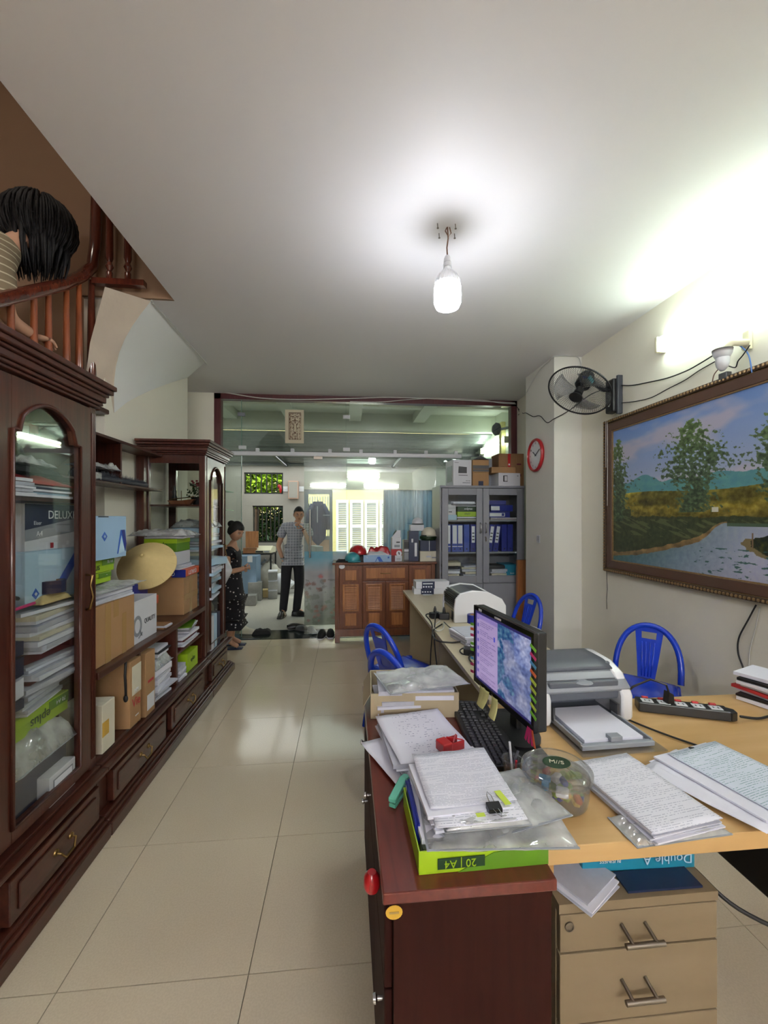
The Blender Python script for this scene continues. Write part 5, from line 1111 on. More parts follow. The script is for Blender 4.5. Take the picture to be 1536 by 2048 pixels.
# ================================================================== LANDSCAPE PAINTING
PY1, PY0, PZ0, PZ1 = 3.435, 1.40, 1.055, 2.355
pt = thing('landscape_painting', 'large gilt framed river landscape painting on the right wall', 'painting', (WR, (PY0+PY1)/2, (PZ0+PZ1)/2))
def frame_ring(a0, a1, x_in, x_out, name, mat, bev=0.):
    """ring between insets a0<a1; mitred bars"""
    o = [(PY0+a0, PZ0+a0), (PY1-a0, PZ0+a0), (PY1-a0, PZ1-a0), (PY0+a0, PZ1-a0)]; i = [(PY0+a1, PZ0+a1), (PY1-a1, PZ0+a1), (PY1-a1, PZ1-a1), (PY0+a1, PZ1-a1)]
    m = MB()
    for k in range(4):
        k2 = (k+1) % 4; m.prism([o[k], o[k2], i[k2], i[k]], x_out, x_in, 'x')
    return m.build(name, mat, pt, world=True, bev=bev)
frame_ring(0, .028, WR-.002, WR-.045, 'outer_moulding', 'gold_dark', .004)
frame_ring(.028, .034, WR-.002, WR-.030, 'gold_line', 'gold_bright')
frame_ring(.034, .098, WR-.002, WR-.036, 'frame_board', 'frame_brown', .003)
frame_ring(.098, .108, WR-.002, WR-.030, 'gold_line', 'gold_bright')
# carved beads of the outer moulding
bd = MB(); per = []
for k in range(int((PY1-PY0)/.026)): per += [(PY0+.013+k*.026, PZ0+.014), (PY0+.013+k*.026, PZ1-.014)]
for k in range(int((PZ1-PZ0)/.026)): per += [(PY0+.014, PZ0+.013+k*.026), (PY1-.014, PZ0+.013+k*.026)]
for a, b in per: bd.ell((WR-.046, a, b), (.007, .010, .010), 6, 4)
o = bd.build('carved_beads', 'gold_bright', pt, world=True, smooth=True); o['kind'] = 'stuff'
def paint(u, v):
    n1, n2, n3 = fbm(u*5, v*5, 1), fbm(u*22, v*22, 2), fbm(u*60, v*34, 4)
    # sky
    t = (v-.5)/.5; c = [lerp(.70, .44, t), lerp(.72, .57, t), lerp(.80, .80, t)]
    k = max(0, fbm(u*3.1+.3, v*5, 7)+.12); k = min(1, k*2.2); c = [lerp(x, y, k*.8) for x, y in zip(c, (.76, .72, .77))]
    if v < .575+.03*fbm(u*6, 0, 3)+(.05 if .1 < u < .3 else .0)*math.sin((u-.1)/.2*PI): c = [.36+.05*n2, .58+.05*n2, .60]
    # field
    hz = .50+.012*math.sin(u*9)
    if v < hz:
        s = min(1, max(0, (hz-v)/.20)); c = [lerp(.68, .40, s)+.22*n2, lerp(.62, .34, s)+.2*n2, lerp(.22, .12, s)+.10*n2]
        k = min(1, max(0, -n1*2.5)); c = [x*(1-.38*k) for x in c]; c = [x+.10*n3 for x in c]
    # dark bank
    bk = .335+.02*n2+(.05 if u < .12 else 0)
    if u > .5: bk = .335+.01*n2
    if v < bk: s = .5+.5*n3; c = [.17+.12*s, .20+.12*s, .13+.07*s]
    if v < bk-.02 and v > .2 and fbm(u*9, v*40+u*22, 6) > .12: c = [.36, .38, .24]
    # shore and water
    q_ = min(1, max(0, (u-.47)/.11)); q_ = q_*q_*(3-2*q_)
    if u < .58: sh = lerp(.035+.165*(max(u, 0)/.5)**1.5+.008*n2, .30, q_)
    elif u < .64: sh = .30+.003*n2
    else: sh = .12+.0*math.sin(min(1, (u-.64)/.2)*PI*.5+0)*.0+.06*n1
    ei = ((u-.83)/.17)**2+((v-.19)/.075)**2+.25*n2; isl = ei < 1
    if u < .58:
        if v < sh+.03*(1-q_*.8): c = [.55+.2*n2, .44+.16*n2, .28+.1*n2]
        if v < sh: s = min(1, max(0, u*1.5-.1+(.2-v)*.8)); c = [lerp(.22, .72, s)+.05*n3, lerp(.40, .73, s)+.05*n3, lerp(.42, .82, s)+.04*n3]
    elif v < .30:
        s = min(1, max(0, u*1.5-.1+(.2-v)*.8)); c = [lerp(.22, .72, s)+.03*n3, lerp(.40, .73, s)+.03*n3, lerp(.42, .82, s)]
        if isl: c = [.20+.16*n3, .22+.15*n3, .14]
        elif ei < 1.35 and v < .22: c = [.52, .46, .32]
        if v > .28: c = [.30, .38, .30]
    if u > .45 and v < .16 and fbm(u*30, v*60, 8) > .38: c = [.24, .40, .38]
    # bamboo clumps
    for cx, cw, ct, cb in ((.035, .13, .93, .30), (.44, .20, .93, .36), (.74, .11, .88, .40), (.93, .12, .95, .4)):
        if cb < v < ct:
            hh = (v-cb)/(ct-cb); wd = cw*(math.sin(PI*min(1, hh*.86+.12))**.8)*(1+.5*n1)
            d = abs(u-cx)/max(.01, wd)
            dens = .66-d*.95-.10*hh+.45*fbm(u*13, v*9, 5+cx)+.75*fbm(u*62+v*20, v*46, 8)
            if dens > .14:
                q = .5+.5*fbm(u*70, v*50, 9); yl = max(0, hh-.5)*.5
                c = [.19+.24*q+yl*.3, .26+.25*q+yl*.4, .18+.18*q]
                if dens > .55: c = [x*(.72+.4*max(0, fbm(u*40, v*60, 2))) for x in c]
    if abs(u-.535) < .012 and abs(v-.375) < .014: c = [.85, .84, .8]
    if abs(u-.665) < .002 and .17 < v < .25: c = [.5, .4, .3]
    return c
canvas('painted_canvas', paint, lambda u, v: (WR-.022, lerp(PY1-.108, PY0+.108, u), lerp(PZ0+.108, PZ1-.108, v)), 600, 400, 'canvas', pt, world=True)
tag(MB().tube([(WR-.050, PY1-.05, PZ1), (WR-.052, PY1-.052, 2.1), (WR-.05, PY1-.05, 1.95)], .0022, 5).tube([(WR-.05, PY1-.07, PZ1), (WR-.052, PY1-.075, 2.0), (WR-.052, PY1-.07, 1.62)], .0022, 5).build('hanging_string', 'wire_white'), 'white strings dangling down the left side of the painting frame', 'string')
tag(MB().tube([(WR-.02, PY1-.012, PZ0), (WR-.012, PY1-.01, .9), (WR-.012, PY1, .80), (WR-.01, PY1-.002, .72)], .0025, 5).build('hanging_string', 'wire_black'), 'thin dark cord hanging below the lower left corner of the painting', 'string')

# ================================================================== WALL CABLES, CAMERA BRACKET
def wp(px, py, X=WR-.012): return pX(px, py, X)
cable([wp(a, b) for a, b in ((1236, 770), (1262, 771), (1300, 764), (1335, 756), (1372, 742), (1398, 728), (1424, 712))], .0045, 'wire_black', 'upper black cable from the fan to the white fixture')
cable([wp(a, b) for a, b in ((1236, 806), (1262, 804), (1300, 796), (1335, 778), (1370, 760), (1400, 740), (1432, 722))], .0035, 'wire_black', 'lower dark cable from the fan to the white fixture')
cable([pY(1032, 812, 5.30), pY(1045, 826, 5.2), pX(1052, 826, 1.985), pX(1066, 833, 1.99), pX(1080, 832, 1.99), pY(1094, 845, 3.80), pY(1108, 838, 3.82), pY(1140, 820, 3.8), pX(1180, 790, 2.2), pX(1215, 776, 2.23)], .0045, 'wire_black', 'black cable looping from the partition past the column to the fan')
cable([pX(1053, 785, 1.99), pX(1075, 745, 1.99), pX(1098, 722, 1.985), pY(1108, 713, 3.825), pY(1140, 712, 3.825), pY(1158, 716, 3.825), pX(1163, 740, 2.265), pX(1164, 760, 2.265)], .004, 'wire_white', 'grey cable running over the top of the column')
cable([pY(a, b, 5.30) for a, b in ((1036, 818), (1044, 832), (1052, 834), (1046, 824), (1036, 830))], .004, 'wire_black', 'tangled cable end at the right top corner of the partition')
fx = thing('camera_fixture', 'white plastic sensor fixture on a cream arm above the painting', 'fixture', (WR, wp(1460, 700).y, wp(1460, 700).z))
b0 = wp(1445, 715, WR-.12)
MB().lathe([(.050, .045), (.046, .02), (.036, .0), (.034, -.002), (.034, -.03), (.028, -.055), (.012, -.075), (0, -.078)], (b0.x, b0.y, b0.z), 22).lathe([(0, .046), (.05, .045)], (b0.x, b0.y, b0.z), 22).build('housing', 'white_plastic', fx, world=True, smooth=True)
e0 = wp(1496, 690)
MB().tube([(b0.x, b0.y, b0.z+.03), (b0.x+.03, b0.y-.03, b0.z+.075), (b0.x+.08, b0.y-.07, b0.z+.06), (WR-.01, e0.y+.02, e0.z-.01)], [.02, .022, .02, .018], 8).build('arm', 'cream_plastic', fx, world=True, smooth=True, auto=False)
MB().bx(WR-.03, WR-.002, e0.y-.02, e0.y+.02, e0.z-.03, e0.z+.08).build('bracket', 'cream_plastic', fx, world=True, bev=.006)
cable([wp(a, b, WR-.05) for a, b in ((1438, 712), (1450, 694), (1470, 688), (1486, 696), (1498, 712), (1504, 745))], .004, 'wire_blue', 'blue grey cable arching over the white fixture')
cable([wp(a, b, WR-.06) for a, b in ((1500, 690), (1486, 710), (1476, 722), (1470, 735), (1452, 730))], .0035, 'wire_black', 'black plug lead dangling beside the white fixture')
single(MB().bx(-.018, .018, -.028, .028, -.02, .02), 'adapter', 'printer_dark', 'small dark adapter resting on the painting frame under the fixture', 'adapter', wp(1450, 752, WR-.035), bev=.004)
cable([wp(a, b, WR-.03) for a, b in ((1424, 768), (1428, 750), (1437, 738))], .003, 'wire_brown', 'brown lead rising from the adapter to the fixture')
# cables hanging to the desk at right
cable([wp(a, b) for a, b in ((1512, 1210), (1496, 1240), (1478, 1275), (1476, 1305), (1486, 1335), (1495, 1360), (1500, 1392))], .0045, 'wire_black', 'black cable dropping down the wall below the painting')
cable([wp(a, b, WR-.006) for a, b in ((1520, 1215), (1510, 1260), (1500, 1300), (1498, 1340), (1502, 1380))], .003, 'wire_white', 'pale cable dropping beside the black one below the painting')

# ================================================================== DESKS
def desk(name, label, x0, x1, y0, y1, H, top, side, legs, th=.025, modesty=None, edge=None):
    t = thing(name, label, 'desk', ((x0+x1)/2, (y0+y1)/2, 0))
    MB().bx(x0, x1, y0, y1, H-th, H).build('top', top, t, world=True, bev=.002)
    for (a, b, c, d) in legs: MB().bx(a, b, c, d, 0, H-th).build('side_panel', side, t, world=True)
    if modesty: MB().bx(*modesty, .25, H-th).build('modesty_panel', side, t, world=True)
    return t
DX0, DX1 = .60, 1.19
desk('office_desk', 'beige laminate desk farthest back, against the metal cupboard side', DX0, DX1, 3.00, 4.37, .75, 'beige_desk', 'beige_side', [(DX0+.07, DX1-.03, 4.32, 4.34), (DX0+.07, DX1-.03, 3.03, 3.05)], modesty=(DX0+.40, DX0+.42, 3.05, 4.32))
desk('office_desk', 'beige laminate desk in the middle behind the monitor', DX0, DX1, 1.70, 2.995, .75, 'beige_desk', 'beige_side', [(DX0+.07, DX1-.03, 2.94, 2.96), (DX0+.07, DX1-.03, 1.73, 1.75)], modesty=(DX0+.40, DX0+.42, 1.75, 2.94))
md = desk('office_desk', 'maple topped desk in the right foreground carrying the printer', .452, 2.20, .93, 1.665, .75, 'maple', 'maple_edge', [(2.14, 2.16, .96, 1.63), (.50, .52, 1.0, 1.6)], th=.045)
# red brown cabinet desk
rd = thing('cabinet_desk', 'red brown wooden side cabinet in the foreground with papers on it', 'cabinet', (.262, 1.35, 0))
MB().bx(.075, .448, .845, 1.90, .725, .75).build('top', 'desk_red', rd, world=True, bev=.003)
MB().bx(.10, .445, .865, .885, 0, .725).build('end_panel', 'desk_red_shaded', rd, world=True)
MB().bx(.10, .445, 1.86, 1.88, 0, .725).build('end_panel', 'desk_red_shaded', rd, world=True)
MB().bx(.425, .445, .885, 1.86, 0, .725).bx(.10, .425, .885, 1.86, 0, .08).bx(.09, .445, .86, .89, .70, .725).build('carcase', 'desk_red_shaded', rd, world=True)
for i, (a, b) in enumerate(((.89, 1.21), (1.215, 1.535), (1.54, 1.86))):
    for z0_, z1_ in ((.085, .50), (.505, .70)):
        d = MB().bx(.082, .10, a, b, z0_, z1_).build('door' if z0_ < .3 else 'drawer', 'desk_red_shaded', rd, world=True, bev=.003)
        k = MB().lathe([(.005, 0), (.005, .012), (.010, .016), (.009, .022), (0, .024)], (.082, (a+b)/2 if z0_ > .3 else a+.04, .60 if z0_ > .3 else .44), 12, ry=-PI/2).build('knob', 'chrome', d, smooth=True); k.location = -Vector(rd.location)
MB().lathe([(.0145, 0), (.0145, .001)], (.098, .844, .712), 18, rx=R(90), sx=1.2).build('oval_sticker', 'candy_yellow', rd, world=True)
MB().bx(-.010, .010, 0, .0005, -.002, .002).tr((.098-.262, .8420-1.35, .712)).build('print_line', 'straw_dark', rd)
single(MB().lathe([(.016, 0), (.02, .01), (.018, .03), (.01, .04)], n=14), 'red_knob_cover', 'red', 'red plastic cap hooked at the edge of the red brown cabinet', 'cap', (.060, .965, .655), smooth=True)
# pedestal
px0, px1, py0, py1, pz = .505, .915, .945, 1.42, .598
pd = thing('drawer_pedestal', 'worn beige drawer pedestal with bar handles under the maple desk', 'drawers', ((px0+px1)/2, (py0+py1)/2, 0)); PL = -Vector(pd.location)
MB().bx(px0, px1, py0-.0, py1, pz-.02, pz).bx(px0, px0+.016, py0+.018, py1, .03, pz-.02).bx(px1-.016, px1, py0+.018, py1, .03, pz-.02).bx(px0, px1, py1-.016, py1, .03, pz-.02).bx(px0, px1, py0+.02, py1, .03, .05).build('carcase', 'pedestal', pd, world=True)
MB().bx(px0, px1, py0+.001, py0+.018, pz-.024, pz-.018).build('front_rail', 'pedestal', pd, world=True)
for i, (a, b) in enumerate(((.482, .572), (.310, .478), (.035, .306))):
    d = MB().bx(px0+.002, px1-.002, py0, py0+.018, a, b).build('drawer', 'pedestal', pd, world=True, bev=.0015)
    hz_ = (.530, .398, .20)[i]; hc = (px0+px1)/2-.012
    h = MB().cyl((hc-.048, py0-.034, hz_-.01), (hc+.048, py0-.034, hz_-.01), .0062, n=12).cyl((hc-.030, py0-.034, hz_-.008), (hc-.036, py0, hz_+.008), .0045, n=10).cyl((hc+.030, py0-.034, hz_-.008), (hc+.024, py0, hz_+.008), .0045, n=10).build('bar_handle', 'steel_dark', d, smooth=True); h.location = PL
    if i == 0: h = MB().lathe([(.0115, 0), (.0115, .003), (.008, .004), (.008, .002), (0, .002)], (px0+.025, py0, .545), 18, rx=R(90)).build('lock', 'steel_dark', d); h.location = PL
for x in (px0+.05, px1-.05):
    for y in (py0+.06, py1-.06): MB().cyl((x-.008, y, .015), (x+.008, y, .015), .015, n=12).bx(x-.004, x+.004, y-.004, y+.004, .02, .035).build('caster', 'black_plastic', pd, world=True)
rbox('paper_box', 'teal blue Double A paper box on the pedestal under the desk', 'box', (.765, 1.12, pz+.001), (.31, .21, .062), 'double_blue', R(-2), lid='double_blue', lidh=.3, parts=[label_text('Double A', .034, 'pale_blue', .075, .03, -.105, True), label_text('BUSINESS', .014, 'ink_white', -.08, .032, -.105, True)])
stack('folder', 'navy folder lying in front of the Double A box on the pedestal', (.79, .985, pz+.001), 1, .20, .06, .006, R(-3), mats=('navy',), cat='folder')
stack('paper_pile', 'crumpled white paper on the left of the pedestal', (.585, 1.02, pz+.001), 3, .14, .16, .012, .5, mats=('paper_shade', 'white_paper'))
rbox('carton', 'grey open box at the left rear of the pedestal', 'box', (.57, 1.18, pz+.001), (.10, .15, .07), 'grey_plastic', 0)
# PC tower and cable under the desk
pc = thing('under_desk_case', 'black equipment case slung under the right part of the maple desk', 'case', (1.28, 1.2, .47))
MB().bx(1.155, 1.40, 1.02, 1.36, .47, .66).build('case', 'black_plastic', pc, world=True, bev=.006)
MB().bx(1.17, 1.385, 1.008, 1.02, .48, .65).build('front_panel', 'black_gloss', pc, world=True, bev=.004)
for x in (1.20, 1.35): MB().bx(x-.01, x+.01, 1.1, 1.3, .66, .705).build('hanger', 'black_plastic', pc, world=True)
MB().bx(1.150, 1.155, 1.10, 1.17, .56, .575).build('badge', 'grey_light', pc, world=True)
cable([(.93, 1.3, .48), (1.0, 1.15, .50), (1.08, 1.05, .44), (1.3, .98, .36), (1.6, .95, .2)], .006, 'wire_black', 'thick black cable running from the pedestal into the dark at right')

# ------------------------------------------------------------------ papers on the red brown cabinet (z .75)
gz = .7505
gb = open_box('paper_box', 'green A4 paper box overflowing with documents in the foreground', (.300, .992, gz), (.292, .215, .050), 'plus_green', R(1), parts=[
    patch('green_print', 'plus_green_dark', [(-.06, .0), (.146, .0), (.146, .046), (.02, .036)], -.1085), patch('dark_print', 'dark_green', rect(-.105, .0, .010, .033), -.1092), label_text('20 | A4', .024, 'plus_green', -.055, .021, -.1095, True)], th=.003)
stack('paper_pile', 'bundled papers filling the green box in the foreground', (.295, 1.01, gz+.005), 7, .26, .19, .052, R(1), mats=('white_paper', 'paper_shade', 'paper_cream'), jit=.006)
stack('folder', 'dark blue folder standing at the left inside the green box', (.165, 1.03, gz+.01), 1, .012, .17, .055, 0, mats=('deep_blue',), cat='folder', jit=.001)
sleeve('plastic_sleeve', 'large clear sleeve sagging over the right of the green box', (.345, .975, gz+.056), .33, .225, .006, R(-4), 3, .01)
sleeve('plastic_sleeve', 'smaller clear sleeve stretched towards the candy jar', (.405, 1.01, gz+.062), .22, .20, .005, R(14), 7, .009)
stack('paper_pile', 'wad of printed pages and envelopes on the green box', (.285, 1.03, gz+.064), 6, .215, .215, .035, R(6), mats=('white_paper', 'paper_shade', 'white_paper'), jit=.008, top='white_paper')
def page(name, label, loc, w_, d, mat, rz=0, rx=0., ry=0., curl=.01, seed=1, th=.0008, cat='paper'):
    t = thing(name, label, cat, loc, rz, rx=rx, ry=ry)
    MB().grid(lambda u, v: ((u-.5)*w_, (v-.5)*d, curl*(fbm(u*2+seed, v*2, seed)*.6+((u-.5)**2+(v-.5)**2)*.8)), 12, 12, th).build('sheet', mat, t, smooth=True, auto=False); return t
page('document', 'top sheet dense with tables and a red stamp on the foreground pile', (.292, 1.045, gz+.105), .21, .205, 'print_dense', R(183), R(-3), 0, .008, 3)
page('document', 'clipped certificate page with heading below the table sheet', (.30, .955, gz+.094), .21, .12, 'print_page', R(182), R(-4), 0, .006, 5)
single(MB().prism([(-.008, 0), (.008, 0), (.006, .05), (-.01, .05)], 0, .0006, 'z'), 'sticky_flag', 'neon_yellow', 'yellow green flag stuck beside the binder clip', 'flag', (.375, .932, gz+.104), R(8))
single(MB().bx(-.010, .010, -.006, .006, 0, .0006), 'sticky_flag', 'neon_yellow', 'square yellow flag on the front edge of the document pile', 'flag', (.300, .905, gz+.104), R(2))
sleeve('plastic_sleeve', 'rolled front edge of a clear sleeve holding the clipped pages', (.315, .918, gz+.080), .20, .05, .012, R(2), 13, .003)
bc = thing('binder_clip', 'black binder clip with wire arms on the foreground documents', 'clip', (.338, .925, gz+.102), R(3))
MB().prism([(-.012, -.003), (.010, -.010), (.010, .010), (-.012, .006)], -.016, .016, 'x').build('clip_body', 'black_gloss', bc, bev=.001)
for s in (-1, 1): MB().tube([(-.006, 0.010*s, .006), (-.005, .03*s, .010), (0, .042*s, .011), (.005, .03*s, .010), (.006, .010*s, .006)], .0010, 6).build('wire_arm', 'chrome', bc)
# mid stack of white envelopes
stack('paper_pile', 'pile of white envelopes and prints behind the red stamp pad', (.245, 1.36, gz), 6, .23, .30, .045, R(8), jit=.012, mats=('white_paper', 'paper_shade'))
page('document', 'white sheet with a faint blue round stamp on the envelope pile', (.25, 1.365, gz+.05), .24, .30, 'print_sparse', R(10), 0, 0, .008, 8)
page('document', 'loose sheet sliding off the left side of the envelope pile', (.20, 1.31, gz+.008), .21, .28, 'white_paper', R(22), 0, 0, .006, 9)
# carton of documents at the far end of the cabinet
open_box('carton', 'open cream carton holding documents at the back of the red brown cabinet', (.27, 1.70, gz), (.34, .25, .095), 'beige_side', R(-3), parts=[lambda t: MB().grid(lambda u, v: (-.17-.03*u, lerp(-.125, .125, v), .095-.05*u), 2, 2, .003).build('side_flap', 'beige_side', t)])
stack('paper_pile', 'documents piled in the open cream carton', (.275, 1.69, gz+.005), 6, .30, .22, .10, R(-2))
sleeve('plastic_sleeve', 'clear sleeve of letters slanting over the open cream carton', (.30, 1.66, gz+.118), .33, .22, .012, R(12), 17, .012)
page('document', 'letter with an emblem inside the slanting clear sleeve', (.32, 1.69, gz+.114), .24, .17, 'print_page', R(10), 0, 0, .006, 10)
# red stamp pad and stapler
t = thing('stamp', 'red self inking stamp on the corner of the envelope pile', 'stamp', (.315, 1.255, gz+.056), R(-68))
MB().bx(-.022, .022, -.034, .0, 0, .030).build('housing', 'red', t, bev=.003)
MB().bx(-.020, .020, .0, .045, 0, .004).bx(-.020, -.016, .0, .045, 0, .026).bx(.016, .020, .0, .045, 0, .026).build('cradle', 'red', t)
MB().tube([(-.018, .004, .028), (.018, .04, .028)], .002, 6).tube([(.018, .004, .028), (-.018, .04, .028)], .002, 6).build('cross_brace', 'red', t); MB().bx(-.014, .014, .006, .04, .004, .008).build('pad', 'black_plastic', t)
rbox('carton', 'small white box with a navy stripe under the red stamp', 'box', (.36, 1.225, gz), (.10, .10, .045), 'white_box', R(10), parts=[patch('navy_stripe', 'deep_blue', rect(.03, .06, 0, .05), -.055)])
t = thing('stapler', 'mint green stapler lying left of the green box', 'stapler', (.148, 1.135, gz), R(58))
MB().prism([(-.05, 0), (.05, 0), (.05, .008), (-.05, .010)], -.010, .010, 'y').build('base', 'mint', t, bev=.002)
MB().prism([(-.052, .014), (.045, .026), (.052, .034), (.02, .042), (-.052, .026)], -.011, .011, 'y').build('handle', 'mint', t, bev=.003); MB().bx(-.045, .048, -.007, .007, .011, .016).build('magazine', 'chrome', t)
# ------------------------------------------------------------------ keyboard, monitor
kb = thing('keyboard', 'black computer keyboard left of the monitor', 'keyboard', (.485, 1.44, .7515), R(90)+R(-3))
MB().prism([(-.075, 0), (.075, 0), (.075, .022), (-.075, .012)], -.225, .225, 'x').build('case', 'black_plastic', kb, bev=.003)
kbz = lambda y: .0128+(y+.075)/.15*.010
key = {}
def keycap(x, y, w_=.0165):
    if w_ not in key: key[w_] = MB().add([(-w_/2, -.008, 0), (w_/2, -.008, 0), (w_/2, .008, 0), (-w_/2, .008, 0), (-w_/2+.002, -.006, .006), (w_/2-.002, -.006, .006), (w_/2-.002, .006, .006), (-w_/2+.002, .006, .006)], [(4, 5, 6, 7), (0, 1, 5, 4), (1, 2, 6, 5), (2, 3, 7, 6), (3, 0, 4, 7)]).mesh('key', 'key_black')
    o = bpy.data.objects.new('key', key[w_]); COL.objects.link(o); o.parent = kb; o.location = (x, y, kbz(y)); o.rotation_euler.x = R(3.8)
for r_ in range(6):
    y = .055-r_*.0195-(.004 if r_ else 0)
    for c_ in range(15):
        if r_ == 5 and 4 <= c_ <= 8: continue
        keycap(-.208+c_*.0186, y)
    if r_ == 5: keycap(-.208+6*.0186, y, .09)
    for c_ in range(3):
        if r_ in (0, 1, 2) or (r_ == 5) or (r_ == 4 and c_ == 1): keycap(.082+c_*.0186, y)
    if r_ > 0:
        for c_ in range(4): keycap(.145+c_*.0186, y)
ML0, ML1 = Vector((.535, 1.665)), Vector((.590, 1.235))
mc_ = (ML0+ML1)/2; ang = math.atan2((ML1-ML0).y, (ML1-ML0).x)   # local +x runs towards the camera
mo = thing('monitor', 'black computer monitor with coloured flags along its edges', 'monitor', (mc_.x, mc_.y, .7505), ang)
Wm, z0_, z1_ = (ML1-ML0).length, .100, .412
MB().bx(-Wm/2, Wm/2, .0, .035, z0_, z1_).build('back_shell', 'black_plastic', mo, bev=.006)
MB().bx(-Wm/2, Wm/2, -.014, .002, z0_, z0_+.022).bx(-Wm/2, Wm/2, -.014, .002, z1_-.018, z1_).bx(-Wm/2, -Wm/2+.016, -.014, .002, z0_, z1_).bx(Wm/2-.016, Wm/2, -.014, .002, z0_, z1_).build('bezel', 'black_gloss', mo, bev=.0015)
def scr(u, v):
    if v > .965 or v < .03: return (.16, .14, .36)
    if u < .035: return (.20, .17, .42)
    if u < .46:
        c = (.66, .58, .76)
        if v > .9: return (.55, .48, .72)
        ln = (v*34) % 1
        if .3 < ln < .55 and .10 < u < .43 and math.sin(int(v*34)*3.7)*.08+.33 > u-.02 and fbm(u*60, int(v*34), 3) > -.25: return (.44, .38, .58)
        if .045 < u < .08 and ((v*9) % 1) < .45: return (.40, .36, .66)
        if abs(u-.40) < .016 and abs(v-.72) < .03: return (.30, .32, .75)
        return c
    n = fbm(u*5, v*5, 2); n2 = fbm(u*24, v*24, 6)
    c = [.42+.22*n+.14*n2, .46+.18*n+.14*n2, .62+.10*n+.12*n2]
    if u+.25*n < .58: c = [.20+.2*n2, .36+.2*n2, .52+.12*n2]
    if u > .75 and v > .6: c = [x*1.15 for x in c]
    return c
canvas('screen', scr, lambda u, v: (lerp(-Wm/2+.016, Wm/2-.016, u), -.0125, lerp(z0_+.022, z1_-.018, v)), 170, 110, 'screen', mo)
MB().prism([(.035, z0_+.06), (.06, z0_+.1), (.06, z1_-.1), (.035, z1_-.04)], -.12, .12, 'x').build('rear_bulge', 'black_plastic', mo, bev=.01)
MB().bx(-.025, .025, .04, .06, .0, .25).build('stand_neck', 'black_plastic', mo, bev=.006)
MB().lathe([(0, .0), (.12, 0), (.12, .008), (.02, .016), (0, .016)], (0, .03, 0), 28, sx=1.1, sy=.75).build('stand_foot', 'black_plastic', mo, smooth=True)
MB().bx(-.035, .012, -.015, -.012, z1_-.013, z1_-.006).build('bezel_sticker', 'ink_white', mo); MB().bx(-Wm/2+.05, -Wm/2+.075, -.015, -.012, z1_-.014, z1_-.005).build('bezel_sticker', 'ink_white', mo)
fc = ['neon_green', 'neon_pink', 'flag_blue', 'neon_orange', 'neon_yellow', 'neon_yellow', 'neon_green', 'neon_yellow', 'neon_green']
for i, m_ in enumerate(fc):
    z = z1_-.045-.026*i; o = MB().box((Wm/2+.001, -.0158, z), (.034, .0008, .011), ry=R(22)).build('sticky_flag', m_, mo)
for i, (m_, z) in enumerate((('neon_green', .33), ('neon_orange', .31), ('neon_pink', .285), ('neon_green', .25), ('neon_green', .225), ('flag_blue', .19), ('neon_pink', .165), ('neon_pink', .135))):
    MB().box((-Wm/2-.010, -.0155, z), (.030, .0008, .011), ry=R(-10)).build('sticky_flag', m_, mo)
for i, (m_, x, a) in enumerate((('neon_pink', Wm/2-.035, 20), ('neon_pink', Wm/2-.022, 8), ('neon_pink', Wm/2-.008, -8), ('neon_orange', Wm/2+.002, -20))):
    MB().box((x, -.0158, z0_-.014), (.011, .0008, .05), ry=R(a)).build('sticky_flag', m_, mo)
for i, (x, a) in enumerate(((-.13, 14), (-.095, -6), (-.03, 6))):
    MB().grid(lambda u, v: (x+(u-.5)*.048+(v*.014*(1 if a > 0 else -1)), -.0165-.02*v*v-.004*math.sin(3*u), z0_+.012-.068*v), 6, 6, .0008).build('sticky_note', 'sticky_yellow', mo, smooth=True, auto=False)
single(MB().bx(-.055, .055, -.2, .2, 0, .0012), 'desk_mat', 'black_plastic', 'black mat lying between the keyboard and the monitor', 'mat', (.595, 1.42, .7503))
# pen cup
pc_ = thing('pen_cup', 'small clear plastic cup holding pens in front of the monitor', 'cup', (.490, 1.185, .7505))
MB().lathe([(.024, 0), (.027, .03), (.029, .055), (.031, .056), (.031, .060), (.0275, .060), (.0255, .03), (.022, .003)], n=24).build('cup', 'jar_plastic', pc_, smooth=True)
for i, (a, b, m_) in enumerate((((.0, .0, .004), (-.012, -.006, .11), 'white_plastic'), ((-.008, .005, .004), (.02, .008, .075), 'grey_plastic'), ((.004, -.01, .004), (.004, -.016, .06), 'red'))):
    single(MB().cyl(a, b, .0035, n=8), 'pen', m_, ['white pen leaning left in the clear cup', 'grey marker leaning right in the clear cup', 'red pen standing low in the clear cup'][i], 'pen', (.490, 1.185, .7515), smooth=True)
# candy jar
jr = thing('candy_jar', 'round clear plastic candy jar with a green oval lid sticker', 'jar', (.572, 1.085, .7505))
MB().lathe([(.070, 0), (.078, .008), (.082, .03), (.084, .075), (.0825, .075), (.0805, .03), (.076, .010), (.068, .002)], n=40).build('tub', 'jar_plastic', jr, smooth=True)
MB().lathe([(.090, .072), (.092, .076), (.092, .088), (.086, .092), (.080, .093), (.078, .098), (.03, .100), (0, .1)], n=40).build('lid', 'jar_plastic', jr, smooth=True)
MB().lathe([(.034, .1015), (.034, .102), (0, .1021)], n=30, sx=1.1, sy=.85).build('oval_sticker', 'dark_green', jr)
text('M//S', .022, 'paper_cream', jr, (0, 0, .1025), (0, 0, R(-20)))
random.seed(3)
for i in range(44):
    a = random.uniform(0, 6.28); r0 = random.uniform(.0, .058); m_ = random.choice(['candy', 'candy_blue', 'candy_yellow', 'white_box', 'leaf_bright', 'flag_blue'])
    MB().box((r0*math.cos(a), r0*math.sin(a), random.uniform(.012, .062)), (.032, .018, .014), rz=a*2, rx=random.uniform(-.4, .4)).build('wrapped_sweet', m_, jr, bev=.004)
